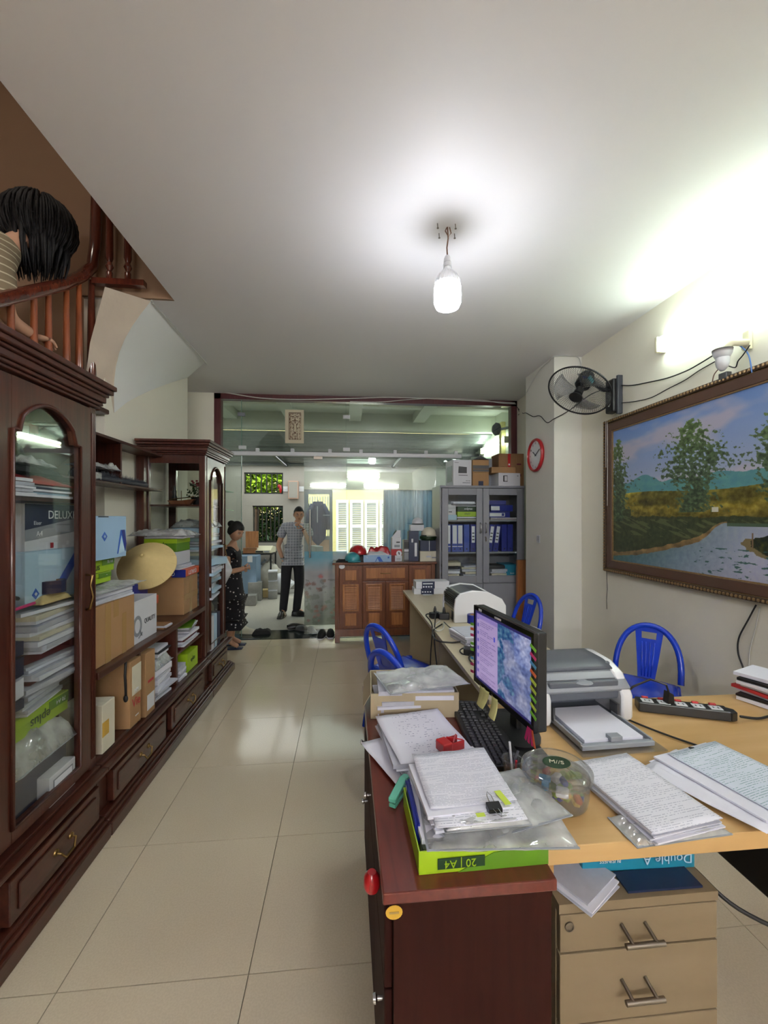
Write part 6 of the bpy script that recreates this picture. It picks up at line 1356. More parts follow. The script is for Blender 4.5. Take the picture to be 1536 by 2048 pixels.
# two paper stacks on the maple desk
s1 = stack('paper_pile', 'thick printed manuscript in a clear sleeve right of the candy jar', (.795, 1.065, .7515), 7, .21, .295, .028, R(0)+R(9), jit=.005)
page('document', 'typed top page of the manuscript beside the candy jar', (.795, 1.065, .7815), .208, .292, 'print_page', R(9)+PI, 0, 0, .004, 12)
sleeve('plastic_sleeve', 'clear sleeve edge poking out below the manuscript at the desk edge', (.80, .965, .7515), .26, .10, .014, R(4), 19, .004)
stack('paper_pile', 'second manuscript heap cut off by the right edge of the picture', (1.10, 1.10, .7515), 7, .24, .30, .022, R(18), jit=.014)
page('document', 'bluish typed page on top of the right hand manuscript heap', (1.15, 1.10, .776), .22, .30, 'print_blue', R(14)+PI, 0, 0, .005, 13)
page('document', 'white sheet with folded corner slipping left off the right heap', (1.035, 1.08, .764), .21, .297, 'white_paper', R(24), 0, 0, .006, 14)

# ------------------------------------------------------------------ front printer
def laser_printer():
    t = thing('printer', 'white and grey laser printer with paper in its front tray', 'printer', (.885, 1.60, .7505), R(2))
    W, D, Hh = .37, .235, .20
    # side cheeks: rounded outline in y,z
    prof = [(-.13, 0), (.12, 0), (.13, .02), (.13, .185), (.10, .20), (-.02, .195), (-.085, .17), (-.125, .125), (-.14, .10), (-.14, .02)]
    for s in (-1, 1): MB().prism(prof, s*W/2, s*(W/2-.045), 'x').build('side_cheek', 'white_gloss', t, smooth=True, bev=.008)
    MB().bx(-W/2+.045, W/2-.045, -.11, .13, 0, .015).bx(-W/2+.045, W/2-.045, .02, .13, .015, .17).build('chassis', 'grey_plastic', t)
    MB().bx(-W/2+.045, W/2-.045, -.122, -.10, .085, .155).build('front_flap', 'grey_plastic', t, bev=.006)
    MB().bx(-W/2+.045, W/2-.045, -.10, .02, .145, .155).build('inner_roof', 'printer_dark', t)
    MB().bx(-.10, .10, .005, .02, .03, .075).build('feed_slot', 'black_plastic', t)
    # rounded top with grey lid
    MB().grid(lambda u, v: (lerp(-W/2+.004, W/2-.004, u), lerp(-.128, .128, v), .128+.068*math.sin(min(1, v*1.9)*PI/2)**.9), 8, 14, .012).build('top_cover', 'grey_light', t, smooth=True, auto=False)
    MB().grid(lambda u, v: (lerp(-W/2+.035, W/2-.035, u), lerp(-.070, .115, v), .1475+.053*math.sin(min(1, (.22+v*.75)*1.9)*PI/2)**.9-.0), 8, 10, .004).build('output_lid', 'grey_plastic', t, smooth=True, auto=False)
    MB().lathe([(.026, 0), (.022, .004), (0, .006)], (0, -.118, .150), 16, sx=1.3).build('finger_dimple', 'grey_light', t, smooth=True)
    MB().lathe([(.008, 0), (.008, .004), (0, .005)], (W/2-.035, -.04, .190), 14, rx=R(35)).build('power_button', 'grey_plastic', t, smooth=True)
    # tray
    MB().bx(-.125, .125, -.30, -.10, .010, .015).bx(-.130, -.122, -.30, -.10, .010, .030).bx(.122, .130, -.30, -.10, .010, .030).bx(-.13, .13, -.31, -.29, .008, .024).build('paper_tray', 'grey_light', t, bev=.002)
    MB().bx(-.145, .155, -.335, -.115, .003, .0075).build('tray_cover', 'jar_plastic', t)
    MB().bx(-.107, .107, -.285, -.05, .016, .030).build('paper_load', 'white_paper', t, bev=.001)
    MB().bx(-.022, .022, -.30, -.27, .024, .042).build('paper_stop', 'grey_light', t, bev=.002)
    for s in (-1, 1): MB().bx(s*.128-.004, s*.128+.004, -.135, -.09, .02, .07).build('tray_hinge', 'printer_dark', t)
laser_printer()
# power strip
ps = thing('power_strip', 'long black power strip with white sockets on the maple desk', 'power strip', (1.315, 1.515, .7505), math.atan2(-.105, .27))
MB().bx(-.16, .15, -.030, .030, 0, .038).prism([(.15, -.030), (.175, -.015), (.175, .015), (.15, .030)], 0, .034, 'z').build('housing', 'black_plastic', ps, bev=.004)
for i in range(5):
    x = -.125+i*.058
    s = MB().bx(x-.02, x+.02, -.024, .010, .038, .041).build('socket', 'white_plastic', ps, bev=.001)
    MB().bx(x-.010, x-.006, -.014, -.002, .041, .0415).bx(x+.006, x+.010, -.014, -.002, .041, .0415).build('socket_slots', 'black_plastic', s)
    MB().bx(x-.012, x+.012, .014, .026, .038, .046).build('rocker_switch', 'ink_red', ps, bev=.003)
pl_ = single(MB().prism([(-.013, 0), (.013, 0), (.010, .035), (-.008, .045)], -.014, .014, 'y').tube([(0, 0, .04), (-.01, 0, .07), (-.06, .02, .085), (-.12, .04, .05), (-.15, .06, .0)], .004, 6), 'plug', 'black_plastic', 'black plug pushed into the power strip', 'plug', (1.265, 1.525, .7925))
cable([(1.49, 1.445, .765), (1.56, 1.44, .757), (1.66, 1.46, .757), (1.80, 1.45, .757)], .005, 'wire_black', 'black lead leaving the right end of the power strip')
cable([(1.05, 1.50, .757), (1.09, 1.42, .756), (1.13, 1.35, .756), (1.18, 1.27, .757), (1.10, 1.24, .757+.022)], .0035, 'wire_black', 'thin black lead running from the printer to the papers')
# dark pile at right edge
dp = thing('handset_cradle', 'black desk telephone at the right end of the maple desk', 'telephone', (1.90, 1.36, .7505), .5)
MB().prism([(-.09, 0), (.09, 0), (.09, .035), (-.09, .075)], -.09, .09, 'x').build('body', 'black_plastic', dp, bev=.008)
MB().tube([(-.10, -.02, .10), (-.07, -.02, .115), (.07, -.02, .115), (.10, -.02, .10)], [.024, .016, .016, .024], 10).build('handset', 'black_gloss', dp, smooth=True, auto=False)
stack('paper_pile', 'heap of leaflets and a black bag at the right end of the desk', (1.765, 1.585, .7505), 8, .18, .15, .11, .3, mats=('white_paper', 'black_plastic', 'white_paper', 'ink_red', 'paper_shade'), jit=.02)

# ------------------------------------------------------------------ objects on the beige desks
# boxes of staples at far end
bx1 = pZ(858, 1182, .78)
rbox('carton', 'long white printed box with a navy band at the far end of the desk row', 'box', (.86, 4.18, .7505), (.36, .16, .055), 'white_box', R(-2), parts=[patch('navy_band', 'navy', rect(-.11, .02, 0, .055), -.08)]+[patch('mark', 'ink_white', rect(-.10+.026*i, -.085+.026*i, .018, .03), -.081) for i in range(4)])
rbox('carton', 'second white box with a navy band stacked on the first', 'box', (.865, 4.18, .807), (.34, .16, .07), 'white_box', R(1), parts=[patch('navy_band', 'navy', rect(-.11, .02, 0, .07), -.08), patch('mark', 'ink_white', rect(-.10, .0, .045, .055), -.081)]+[patch('mark', 'ink_white', rect(-.10+.026*i, -.085+.026*i, .012, .026), -.081) for i in range(4)]+[lambda t: MB().bx(-.11, .02, -.08, .08, .0705, .0715).build('navy_band', 'navy', t)])
single(MB().box((0, 0, .005), (.09, .03, .008)).box((.02, -.015, .008), (.06, .02, .006), rz=.4), 'correction_strip', 'white_plastic', 'small white strips in front of the banded boxes', 'strip', (.80, 4.05, .7505), bev=.002)
# second printer
def big_printer():
    t = thing('printer', 'dark ribbed printer with a white side panel on the beige desk', 'printer', (.975, 3.15, .7505), R(0))
    prof = [(-.19, 0), (.20, 0), (.20, .12), (.17, .17), (.06, .225), (-.05, .235), (-.14, .215), (-.18, .17), (-.19, .10)]
    MB().prism([(x, z) for x, z in prof], -.19, -.16, 'y').build('side_panel', 'white_gloss', t, bev=.006)
    MB().prism([(x, z) for x, z in prof], .16, .19, 'y').build('side_panel', 'white_gloss', t, bev=.006)
    pr2 = [(x*.93, z*.97) for x, z in prof]; MB().prism(pr2, -.16, .16, 'y').build('body', 'printer_dark', t, bev=.004)
    rb = MB()
    for i in range(8):
        z = .10+.014*i; x = -.178+.0 if z < .17 else -.178+(z-.17)*.8
        rb.bx(x-.006, x+.01, -.155, .155, z, z+.007)
    rb.build('vent_ribs', 'black_plastic', t)
    MB().bx(-.184, -.17, -.15, .15, .01, .08).build('rear_cover', 'beige_side', t)
    MB().bx(-.186, -.176, -.15, -.09, .01, .075).build('socket_panel', 'black_plastic', t)
big_printer()
# adapters on desk
for i, (px, py, lab, rz) in enumerate(((870, 1236, 'black power adapter at the left of the ribbed printer', .3), (888, 1238, 'second black adapter touching the ribbed printer', -.2))):
    p = pZ(px, py, .75); t = thing('adapter', lab, 'adapter', (p.x, p.y, .7505), rz)
    MB().bx(-.04, .04, -.028, .028, 0, .045).build('brick', 'black_plastic', t, bev=.006); t.name = 'power_adapter'
    MB().lathe([(.012, .045), (.010, .07), (.004, .09)], n=10).build('cable_boot', 'black_plastic', t, smooth=True)
cable([pZ(870, 1228, .84), pZ(852, 1230, .82), (.60, 2.86, .76), (.585, 2.84, .55), (.58, 2.80, .38), (.60, 2.70, .33), (.60, 2.66, .45), (.59, 2.74, .70), pZ(872, 1222, .83)], .0045, 'wire_black', 'black cable looping down over the left edge of the beige desks')
cable([pZ(884, 1248, .757), pZ(866, 1262, .757), pZ(872, 1280, .757), pZ(900, 1285, .757), pZ(930, 1284, .757), pZ(946, 1300, .757), pZ(938, 1315, .757), pZ(944, 1326, .757)], .005, 'wire_black', 'black cable snaking along the beige desk towards the monitor')
cable([pZ(888, 1244, .77), pZ(905, 1258, .79), pZ(930, 1262, .80), pZ(948, 1258, .80)], .004, 'wire_black', 'black lead lying over the white papers on the beige desk')
cable([pZ(880, 1242, .757), pZ(868, 1252, .757), pZ(874, 1262, .757), pZ(886, 1258, .757), pZ(888, 1246, .757)], .004, 'wire_white', 'white cable coil beside the adapters on the beige desk')
p = pZ(905, 1275, .75); stack('paper_pile', 'white papers stacked in front of the ribbed printer', (.83, 2.55, .7505), 6, .30, .24, .06, R(10), jit=.01)
p = pZ(948, 1249, .80)
tape_roll('tape_roll', 'blue tape roll standing on the white papers behind the monitor', (p.x-.0, p.y, .812), .045, .055, 'deep_blue')
t = thing('power_adapter', 'long black power brick wrapped in its lead beside the white papers', 'adapter', (.74, 2.28, .7505), R(75)); MB().bx(-.03, .03, -.08, .08, 0, .035).build('brick_case', 'black_plastic', t, bev=.006)
MB().tube([(.04*math.cos(a)*(1+.1*math.sin(3*a)), .10*math.sin(a), .012+.01*math.sin(2*a)) for a in [2*PI*k/24 for k in range(24)]], .004, 5, closed=True).build('coiled_lead', 'wire_black', t, smooth=True, auto=False)
rbox('laptop_box', 'closed dark laptop lying behind the monitor on the middle desk', 'laptop', (1.0, 1.90, .7505), (.30, .22, .022), 'black_plastic', R(4))
rbox('screen_back', 'thin grey panel standing behind the monitor', 'panel', (.90, 2.12, .7505), (.34, .02, .22), 'grey_light', R(-75))
page('document', 'white papers on the right side of the middle desk', (1.09, 2.2, .752), .15, .24, 'white_paper', .1)

# ================================================================== BLUE PLASTIC CHAIRS
def chair():
    t = thing('plastic_chair', 'x', 'chair', (0, 0, 0))
    def seat(u, v):
        x, y = (u-.5)*2, (v-.5)*2; k = 1-.12*max(0, -y)
        return (x*.195*k*(1-.06*y*y), y*.19*(1-.05*x*x), .445-.018*(1-x*x)*(1-y*y)-.02*max(0, y-.7)/.3)
    MB().grid(seat, 14, 14, .006).build('seat', 'blue_chair', t, smooth=True, auto=False)
    MB().tube([Vector(seat(a, b))-Vector((0, 0, .012)) for a, b in [(k/10, 0) for k in range(10)]+[(1, k/10) for k in range(10)]+[(1-k/10, 1) for k in range(10)]+[(0, 1-k/10) for k in range(10)]], .011, 6, closed=True).build('seat_rim', 'blue_chair', t, smooth=True, auto=False)
    for sx in (-1, 1):
        for y0_, y1_, b in ((.165, .215, 0), (-.165, -.235, 1)):
            MB().prism([(-.022, -.010), (.022, -.010), (.018, .012), (-.018, .012)], 0, 1, 'z').xf(Matrix(((1, 0, 0, 0), (0, 1, 0, 0), (0, 0, 1, 0), (0, 0, 0, 1)))).v
            m = MB(); A = Vector((sx*.165, y0_, .435)); B = Vector((sx*.205, y1_, 0))
            m.tube([A, A.lerp(B, .5), B], [.026, .022, .017], 8); m.build('leg', 'blue_chair', t, smooth=True, auto=False)
    # hoop
    hp = []
    for k in range(25):
        a = PI*k/24; x = -.19*math.cos(a); s = math.sin(a)**.72
        hp.append(Vector((x*(1-.0*s), -.185-.10*s, (.45+.33*s))))
    hb = MB(); pr = [(-.017, -.006), (.017, -.006), (.017, .006), (-.017, .006)]
    hb.tube(hp, [.019]*25, 8); hb.v = [v for v in hb.v]; hb.build('back_hoop', 'blue_chair', t, smooth=True, auto=False)
    # splat with hand slot and ridges
    def sp(x, h): w0 = lerp(.050, .085, h); return Vector((x*w0, -.180-.10*h**.8, .45+.32*h))
    m = MB(); ys = [0, .25, .5, .70, .76, .90, 1.0]
    for h0, h1 in zip(ys, ys[1:]):
        for x0_, x1_ in ((-1, -.55), (-.55, .55), (.55, 1)):
            if h0 >= .76 and h1 <= .905 and x0_ == -.55: continue
            m.grid(lambda u, v: sp(lerp(x0_, x1_, u), lerp(h0, h1, v)), 3, 3); 
    n0 = len(m.v); m.v += [v+Vector((0, .007, 0)) for v in m.v]; m.f += [tuple(n0+i for i in reversed(f)) for f in m.f]
    m.build('back_splat', 'blue_chair', t, smooth=False)
    rg = MB()
    for x in (-.5, -.17, .17, .5): rg.tube([sp(x, h)+Vector((0, .009, 0)) for h in (.03, .3, .5, .7)], .004, 5)
    rg.build('splat_ridges', 'blue_chair', t, smooth=True, auto=False)
    return t
def face(dx, dy): return math.atan2(dy, dx)-PI/2     # chair looks towards (dx,dy)
ch = chair(); index_kids()
G = None
ch.location = (1.86, 2.48, 0); ch.rotation_euler.z = face(-.75, -.66)
ch['label'] = 'blue plastic chair by the right wall behind the printer desk'
dup(ch, (1.50, 3.75, 0), face(-.95, -.25), 'blue plastic chair behind the far desk near the metal cupboard')
dup(ch, (.44, 2.98, 0), face(.84, .54), 'blue plastic chair in the aisle, farther of the left pair')
dup(ch, (.44, 2.42, 0), face(.84, .54), 'blue plastic chair in the aisle, nearer of the left pair')

# ================================================================== PEOPLE
def head_mb(s=1., fem=False):
    """head facing -Y, centred at the eye line"""
    def g(x, z, cx, cz, sx, sz): return math.exp(-((x-cx)/sx)**2-((z-cz)/sz)**2)
    n, m = 40, 30; V = []; F = []
    for i in range(m+1):
        ph = PI*i/m; zz = -math.cos(ph); q = math.sin(ph)
        for j in range(n):
            a = 2*PI*j/n; x = .074*q*math.cos(a); y = .092*q*math.sin(a); z = .116*zz
            if zz < 0: k = 1-.36*(-zz)**1.6; x *= k; y = y*(1-.22*(-zz)**1.5) if y > 0 else y*(1-.06*(-zz))
            if y < 0:
                y -= .020*g(x, z, 0, -.020, .010, .016)+.010*g(x, z, 0, .0, .008, .02)
                y += .010*(g(x, z, .030, .004, .016, .011)+g(x, z, -.030, .004, .016, .011))
                y -= .006*g(x, z, 0, -.056, .020, .007)+.008*g(x, z, 0, -.092, .02, .014)
                y -= .004*g(x, z, 0, .028, .05, .010); y -= .004*(g(x, z, .04, -.03, .02, .02)+g(x, z, -.04, -.03, .02, .02))
            V.append(Vector((x, y, z)))
        
    for i in range(m):
        for j in range(n): F.append((i*n+j, i*n+(j+1)%n, (i+1)*n+(j+1)%n, (i+1)*n+j))
    h = MB().add(V, F)
    for sx in (-1, 1): h.ell((sx*.074, .008, -.008), (.009, .018, .030), 10, 8, rz=sx*.3)
    h.xf(Matrix.Scale(s, 4)); return h
def face_parts(par, T, s=1., brow='hair', lips='skin_dark', glasses=False):
    def put(m, name, mat, **k): m.xf(T @ Matrix.Scale(s, 4)); m.build(name, mat, par, smooth=True, **k)
    for sx in (-1, 1):
        put(MB().ell((sx*.030, -.0735, .002), (.012, .006, .006), 12, 8), 'eye', 'white_gloss'); put(MB().ell((sx*.030, -.0785, .002), (.0055, .0025, .0055), 10, 6), 'pupil', 'black_plastic')
        put(MB().tube([(sx*.015, -.088, .020), (sx*.03, -.088, .025), (sx*.048, -.078, .019)], [.003, .0035, .002], 6), 'eyebrow', brow, auto=False)
    put(MB().tube([(-.022, -.084, -.053), (-.008, -.0935, -.055), (.008, -.0935, -.055), (.022, -.084, -.053)], [.002, .0045, .0045, .002], 6), 'lips', lips, auto=False)
    if glasses:
        m = MB()
        for sx in (-1, 1):
            m.tube([(sx*.032+.020*math.cos(a), -.094, .0+.014*math.sin(a)) for a in [2*PI*k/16 for k in range(16)]], .0014, 5, closed=True); m.tube([(sx*.052, -.093, .004), (sx*.076, -.04, .006), (sx*.076, .01, .004)], .0014, 5)
        m.tube([(-.012, -.096, .004), (.012, -.096, .004)], .0014, 5); put(m, 'glasses', 'metal_dark', auto=False)
def hair_cap(s=1., grow=1.07, back=-.02, front=.052, rough=.006, seed=1):
    n, m = 44, 26; V = []; F = []
    for i in range(m+1):
        ph = PI*.5*i/m*1.28; zz = math.cos(ph)
        for j in range(n):
            a = 2*PI*j/n; fr = max(0, -math.sin(a)); lim = lerp(back, front, min(1, fr*1.5))
            z = max(.116*zz*grow+.004, lim); q = math.sqrt(max(0, 1-min(1, (z/(.120*grow)))**2))
            x, y = .074*q*math.cos(a)*(grow+.03), (.092*q*math.sin(a)+.004)*(grow+.01)
            r_ = 1+rough*8*fbm(math.cos(a)*3, math.sin(a)*3, z*30+seed); V.append(Vector((x*r_, y*r_, z)))
    for i in range(m):
        for j in range(n): F.append((i*n+j, (i+1)*n+j, (i+1)*n+(j+1)%n, i*n+(j+1)%n))
    return MB().add(V, F).xf(Matrix.Scale(s, 4))
def hand_mb(wrist, dirv, normal, side=1, curl=.5, s=1.):
    """palm plus five separate curled fingers; dirv along the hand, normal out of the back"""
    d = Vector(dirv).normalized(); nrm = Vector(normal); nrm = (nrm-d*nrm.dot(d)).normalized(); sd = d.cross(nrm)*side; w0 = Vector(wrist)
    m = MB(); P = {'w': (*w0, .022*s), 'p': (*(w0+d*.045*s), (.034*s, .018*s)), 'q': (*(w0+d*.08*s), (.034*s, .015*s))}
    m.join(skin(P, [('w', 'p'), ('p', 'q')], 2))
    for k, (off, L) in enumerate(((-.027, .062), (-.009, .074), (.010, .070), (.027, .055))):
        p = w0+d*.075*s+sd*off*s; pts = [p]; dd = d.copy()
        for q in range(3):
            dd = (dd*math.cos(curl*.7)-nrm*math.sin(curl*.7)).normalized(); p = p+dd*L*s/3*(1.25-.2*q); pts.append(p)
        m.tube(pts, [.0095*s, .009*s, .008*s, .0065*s], 8)
    p = w0+d*.03*s-sd*.025*s; dd = (d*.7-sd*.7-nrm*.2).normalized(); m.tube([p, p+dd*.03*s, p+(dd+d*.6).normalized()*.058*s], [.012*s, .010*s, .0075*s], 8)
    return m
def shoe_mb(a, toe, L=.27, w_=.095, h=.095):
    a = Vector(a); d = Vector((toe[0], toe[1], 0)).normalized(); an = math.atan2(d.y, d.x)
    m = MB().grid(lambda u, v: ((u-.28)*L, (v-.5)*w_*(.72+.5*math.sin(PI*min(1, u*.9+.12)))*(1 if u < .97 else .6), .012+(h*(1-u)**.8*.9+.03)*math.sin(PI*v)**.5*(math.sin(PI*min(1, max(.02, u)*.93+.07)))**.45), 14, 12, .0)
    m.xf(Matrix.Translation((a.x, a.y, 0)) @ Matrix.Rotation(an, 4, 'Z')); 
    s = MB().grid(lambda u, v: ((u-.28)*L*1.02, (v-.5)*w_*1.06*(.72+.5*math.sin(PI*min(1, u*.9+.12))), .016), 14, 2, .016).xf(Matrix.Translation((a.x, a.y, 0)) @ Matrix.Rotation(an, 4, 'Z'))
    return m, s
def man():
    P0 = Vector((-.835, 6.55, 0)); t = thing('person', 'man in grey checked shirt and dark trousers on the porch, hand at his mouth', 'person', P0)
    J = dict(pel=(.0, 0, .90, (.14, .10)), waist=(.02, 0, 1.05, (.125, .095)), chest=(.045, 0, 1.25, (.145, .105)), up=(.065, 0, 1.37, (.10, .075)), neck=(.085, -.01, 1.44, .052), hd=(.10, -.02, 1.50, .05),
             ls=(-.105, 0, 1.375, .058), le=(-.215, .02, 1.08, .040), lw=(-.135, -.06, .885, .028), rs=(.225, 0, 1.375, .058), re=(.285, -.06, 1.10, .040), rw=(.185, -.20, 1.36, .028),
             lh=(-.08, 0, .84, .085), lk=(-.095, -.02, .48, .058), la=(-.135, 0, .09, .040), lf=(-.14, -.12, .04, .032), rh=(.10, 0, .84, .085), rk=(.115, -.02, .48, .058), ra=(.07, 0, .09, .040), rf=(.19, -.04, .04, .032))
    E = [('pel', 'waist'), ('waist', 'chest'), ('chest', 'up'), ('up', 'neck'), ('neck', 'hd'), ('up', 'ls'), ('ls', 'le'), ('le', 'lw'), ('up', 'rs'), ('rs', 're'), ('re', 'rw'), ('pel', 'lh'), ('lh', 'lk'), ('lk', 'la'), ('la', 'lf'), ('pel', 'rh'), ('rh', 'rk'), ('rk', 'ra'), ('ra', 'rf')]
    b = skin(J, E, 2, 'pel')
    T = Matrix.Translation((.11, -.045, 1.567)) @ Euler((R(10), 0, R(12))).to_matrix().to_4x4()
    b.join(head_mb(1.0).xf(T)); b.join(hand_mb((.185, -.20, 1.36), (-.75, -.2, .65), (.3, -.9, .3), 1, .9)); b.join(hand_mb((-.135, -.06, .885), (.25, .1, -1), (-.9, -.3, 0), 1, .3))
    b.build('body', 'skin', t, smooth=True, auto=False); face_parts(t, T, 1.0, glasses=True)
    hair_cap(1.02, 1.05, -.03, .058, .010).xf(T).build('hair', 'hair', t, smooth=True, auto=False)
    S = dict(hem0=(.015, 0, .90, (.175, .135)), hem=(.015, 0, .94, (.17, .13)), w=(.02, 0, 1.0, (.16, .12)), c=(.045, 0, 1.24, (.172, .125)), u=(.065, 0, 1.375, (.125, .088)), k=(.082, -.005, 1.435, .068), ls=(-.11, 0, 1.375, .076), lm=(-.19, .012, 1.20, .078), rs=(.23, 0, 1.375, .076), rm=(.275, -.04, 1.21, .078))
    skin(S, [('hem0', 'hem'), ('hem', 'w'), ('w', 'c'), ('c', 'u'), ('u', 'k'), ('u', 'ls'), ('ls', 'lm'), ('u', 'rs'), ('rs', 'rm')], 2, 'hem').build('checked_shirt', 'shirt_check', t, smooth=True, auto=False)
    MB().prism([(.035, 1.405), (.085, 1.43), (.075, 1.355)], -.115, -.095, 'y').prism([(.085, 1.43), (.14, 1.41), (.105, 1.35)], -.115, -.095, 'y').build('collar', 'pale_blue', t, bev=.004)
    Tt = dict(pel=(.0, 0, .90, (.148, .108)), top=(.01, 0, .99, (.150, .110)), la2=(-.137, 0, .045, .064), ra2=(.068, 0, .045, .064), lh=(-.08, 0, .83, .100), lk=(-.095, -.02, .48, .078), la=(-.135, .0, .10, .066), rh=(.10, 0, .83, .100), rk=(.115, -.02, .48, .078), ra=(.07, 0, .10, .066))
    skin(Tt, [('pel', 'top'), ('pel', 'lh'), ('lh', 'lk'), ('lk', 'la'), ('la', 'la2'), ('pel', 'rh'), ('rh', 'rk'), ('rk', 'ra'), ('ra', 'ra2')], 2, 'pel').build('trousers', 'trousers', t, smooth=True, auto=False)
    for a, d in (((-.14, -.03, 0), (-.1, -1)), ((.08, -.01, 0), (1, -.3))):
        u, s = shoe_mb(a, d); o = u.build('shoe', 'shoe_black', t, smooth=True, auto=False); s.build('sole', 'black_plastic', o)
    MB().tube([(.195+.032*math.cos(a)*.9, -.185+.03*math.sin(a), 1.335+.012*math.cos(a)) for a in [2*PI*k/16 for k in range(16)]], .006, 6, closed=True).build('wristwatch', 'maroon', t, smooth=True)
def woman():
    t = thing('person', 'woman in a black dotted dress standing with folded arms beside the far cabinet', 'person', (-1.355, 5.02, 0))
    J = dict(pel=(.0, 0, .76, (.13, .12)), waist=(.0, 0, .90, (.11, .10)), chest=(.01, 0, 1.05, (.12, .11)), up=(.015, 0, 1.14, (.09, .075)), neck=(.035, -.01, 1.21, .042), hd=(.05, -.01, 1.26, .042),
             ls=(.02, .12, 1.14, .045), le=(.06, .17, .90, .034), lw=(.17, .02, .92, .024), rs=(.0, -.13, 1.13, .045), re=(.02, -.19, .90, .036), rw=(.19, -.09, .93, .025),
             lh=(0, .07, .70, .08), lk=(.01, .07, .42, .052), la=(.0, .07, .08, .032), lf=(.11, .06, .03, .026), rh=(0, -.07, .70, .08), rk=(.02, -.07, .42, .052), ra=(.01, -.07, .08, .032), rf=(.12, -.10, .03, .026))
    E = [('pel', 'waist'), ('waist', 'chest'), ('chest', 'up'), ('up', 'neck'), ('neck', 'hd'), ('up', 'ls'), ('ls', 'le'), ('le', 'lw'), ('up', 'rs'), ('rs', 're'), ('re', 'rw'), ('pel', 'lh'), ('lh', 'lk'), ('lk', 'la'), ('la', 'lf'), ('pel', 'rh'), ('rh', 'rk'), ('rk', 'ra'), ('ra', 'rf')]
    b = skin(J, E, 2, 'pel')
    T = Matrix.Translation((.075, -.03, 1.355)) @ Euler((0, 0, R(62))).to_matrix().to_4x4() @ Euler((R(24), 0, 0)).to_matrix().to_4x4()
    b.join(head_mb(.95).xf(T)); b.join(hand_mb((.19, -.09, .93), (.5, .8, .1), (.9, -.4, .2), 1, .6, .85)); b.join(hand_mb((.17, .02, .92), (.4, -.9, .0), (.9, .3, .2), -1, .6, .85))
    b.build('body', 'skin', t, smooth=True, auto=False); face_parts(t, T, .95)
    h = hair_cap(.97, 1.10, -.045, .055, .008).xf(T); h.ell(tuple(T @ Vector((0, .10, .055))), (.045, .045, .04), 14, 10); h.build('hair', 'hair', t, smooth=True, auto=False)
    D = dict(hem0=(.0, 0, .35, (.165, .185)), hem=(.0, 0, .41, (.165, .185)), k=(.0, 0, .56, (.165, .18)), p=(.0, 0, .76, (.155, .165)), w=(.0, 0, .92, (.128, .13)), c=(.012, 0, 1.04, (.135, .14)), u=(.012, 0, 1.135, (.10, .105)), ls=(.02, .115, 1.145, .068), rs=(.0, -.125, 1.135, .068), lm=(.035, .14, 1.05, .052), rm=(.008, -.155, 1.04, .052))
    skin(D, [('hem0', 'hem'), ('hem', 'k'), ('k', 'p'), ('p', 'w'), ('w', 'c'), ('c', 'u'), ('u', 'ls'), ('u', 'rs'), ('ls', 'lm'), ('rs', 'rm')], 2, 'hem').build('dotted_dress', 'dress_dots', t, smooth=True, auto=False)
    for y in (.07, -.08): MB().grid(lambda u, v: ((u-.3)*.23, y+(v-.5)*.08*(.8+.3*math.sin(PI*u)), .014), 8, 2, .014).tube([(.09, y-.035, .01), (.09, y, .055), (.09, y+.035, .01)], .008, 6).build('sandal', 'navy', t, smooth=False)
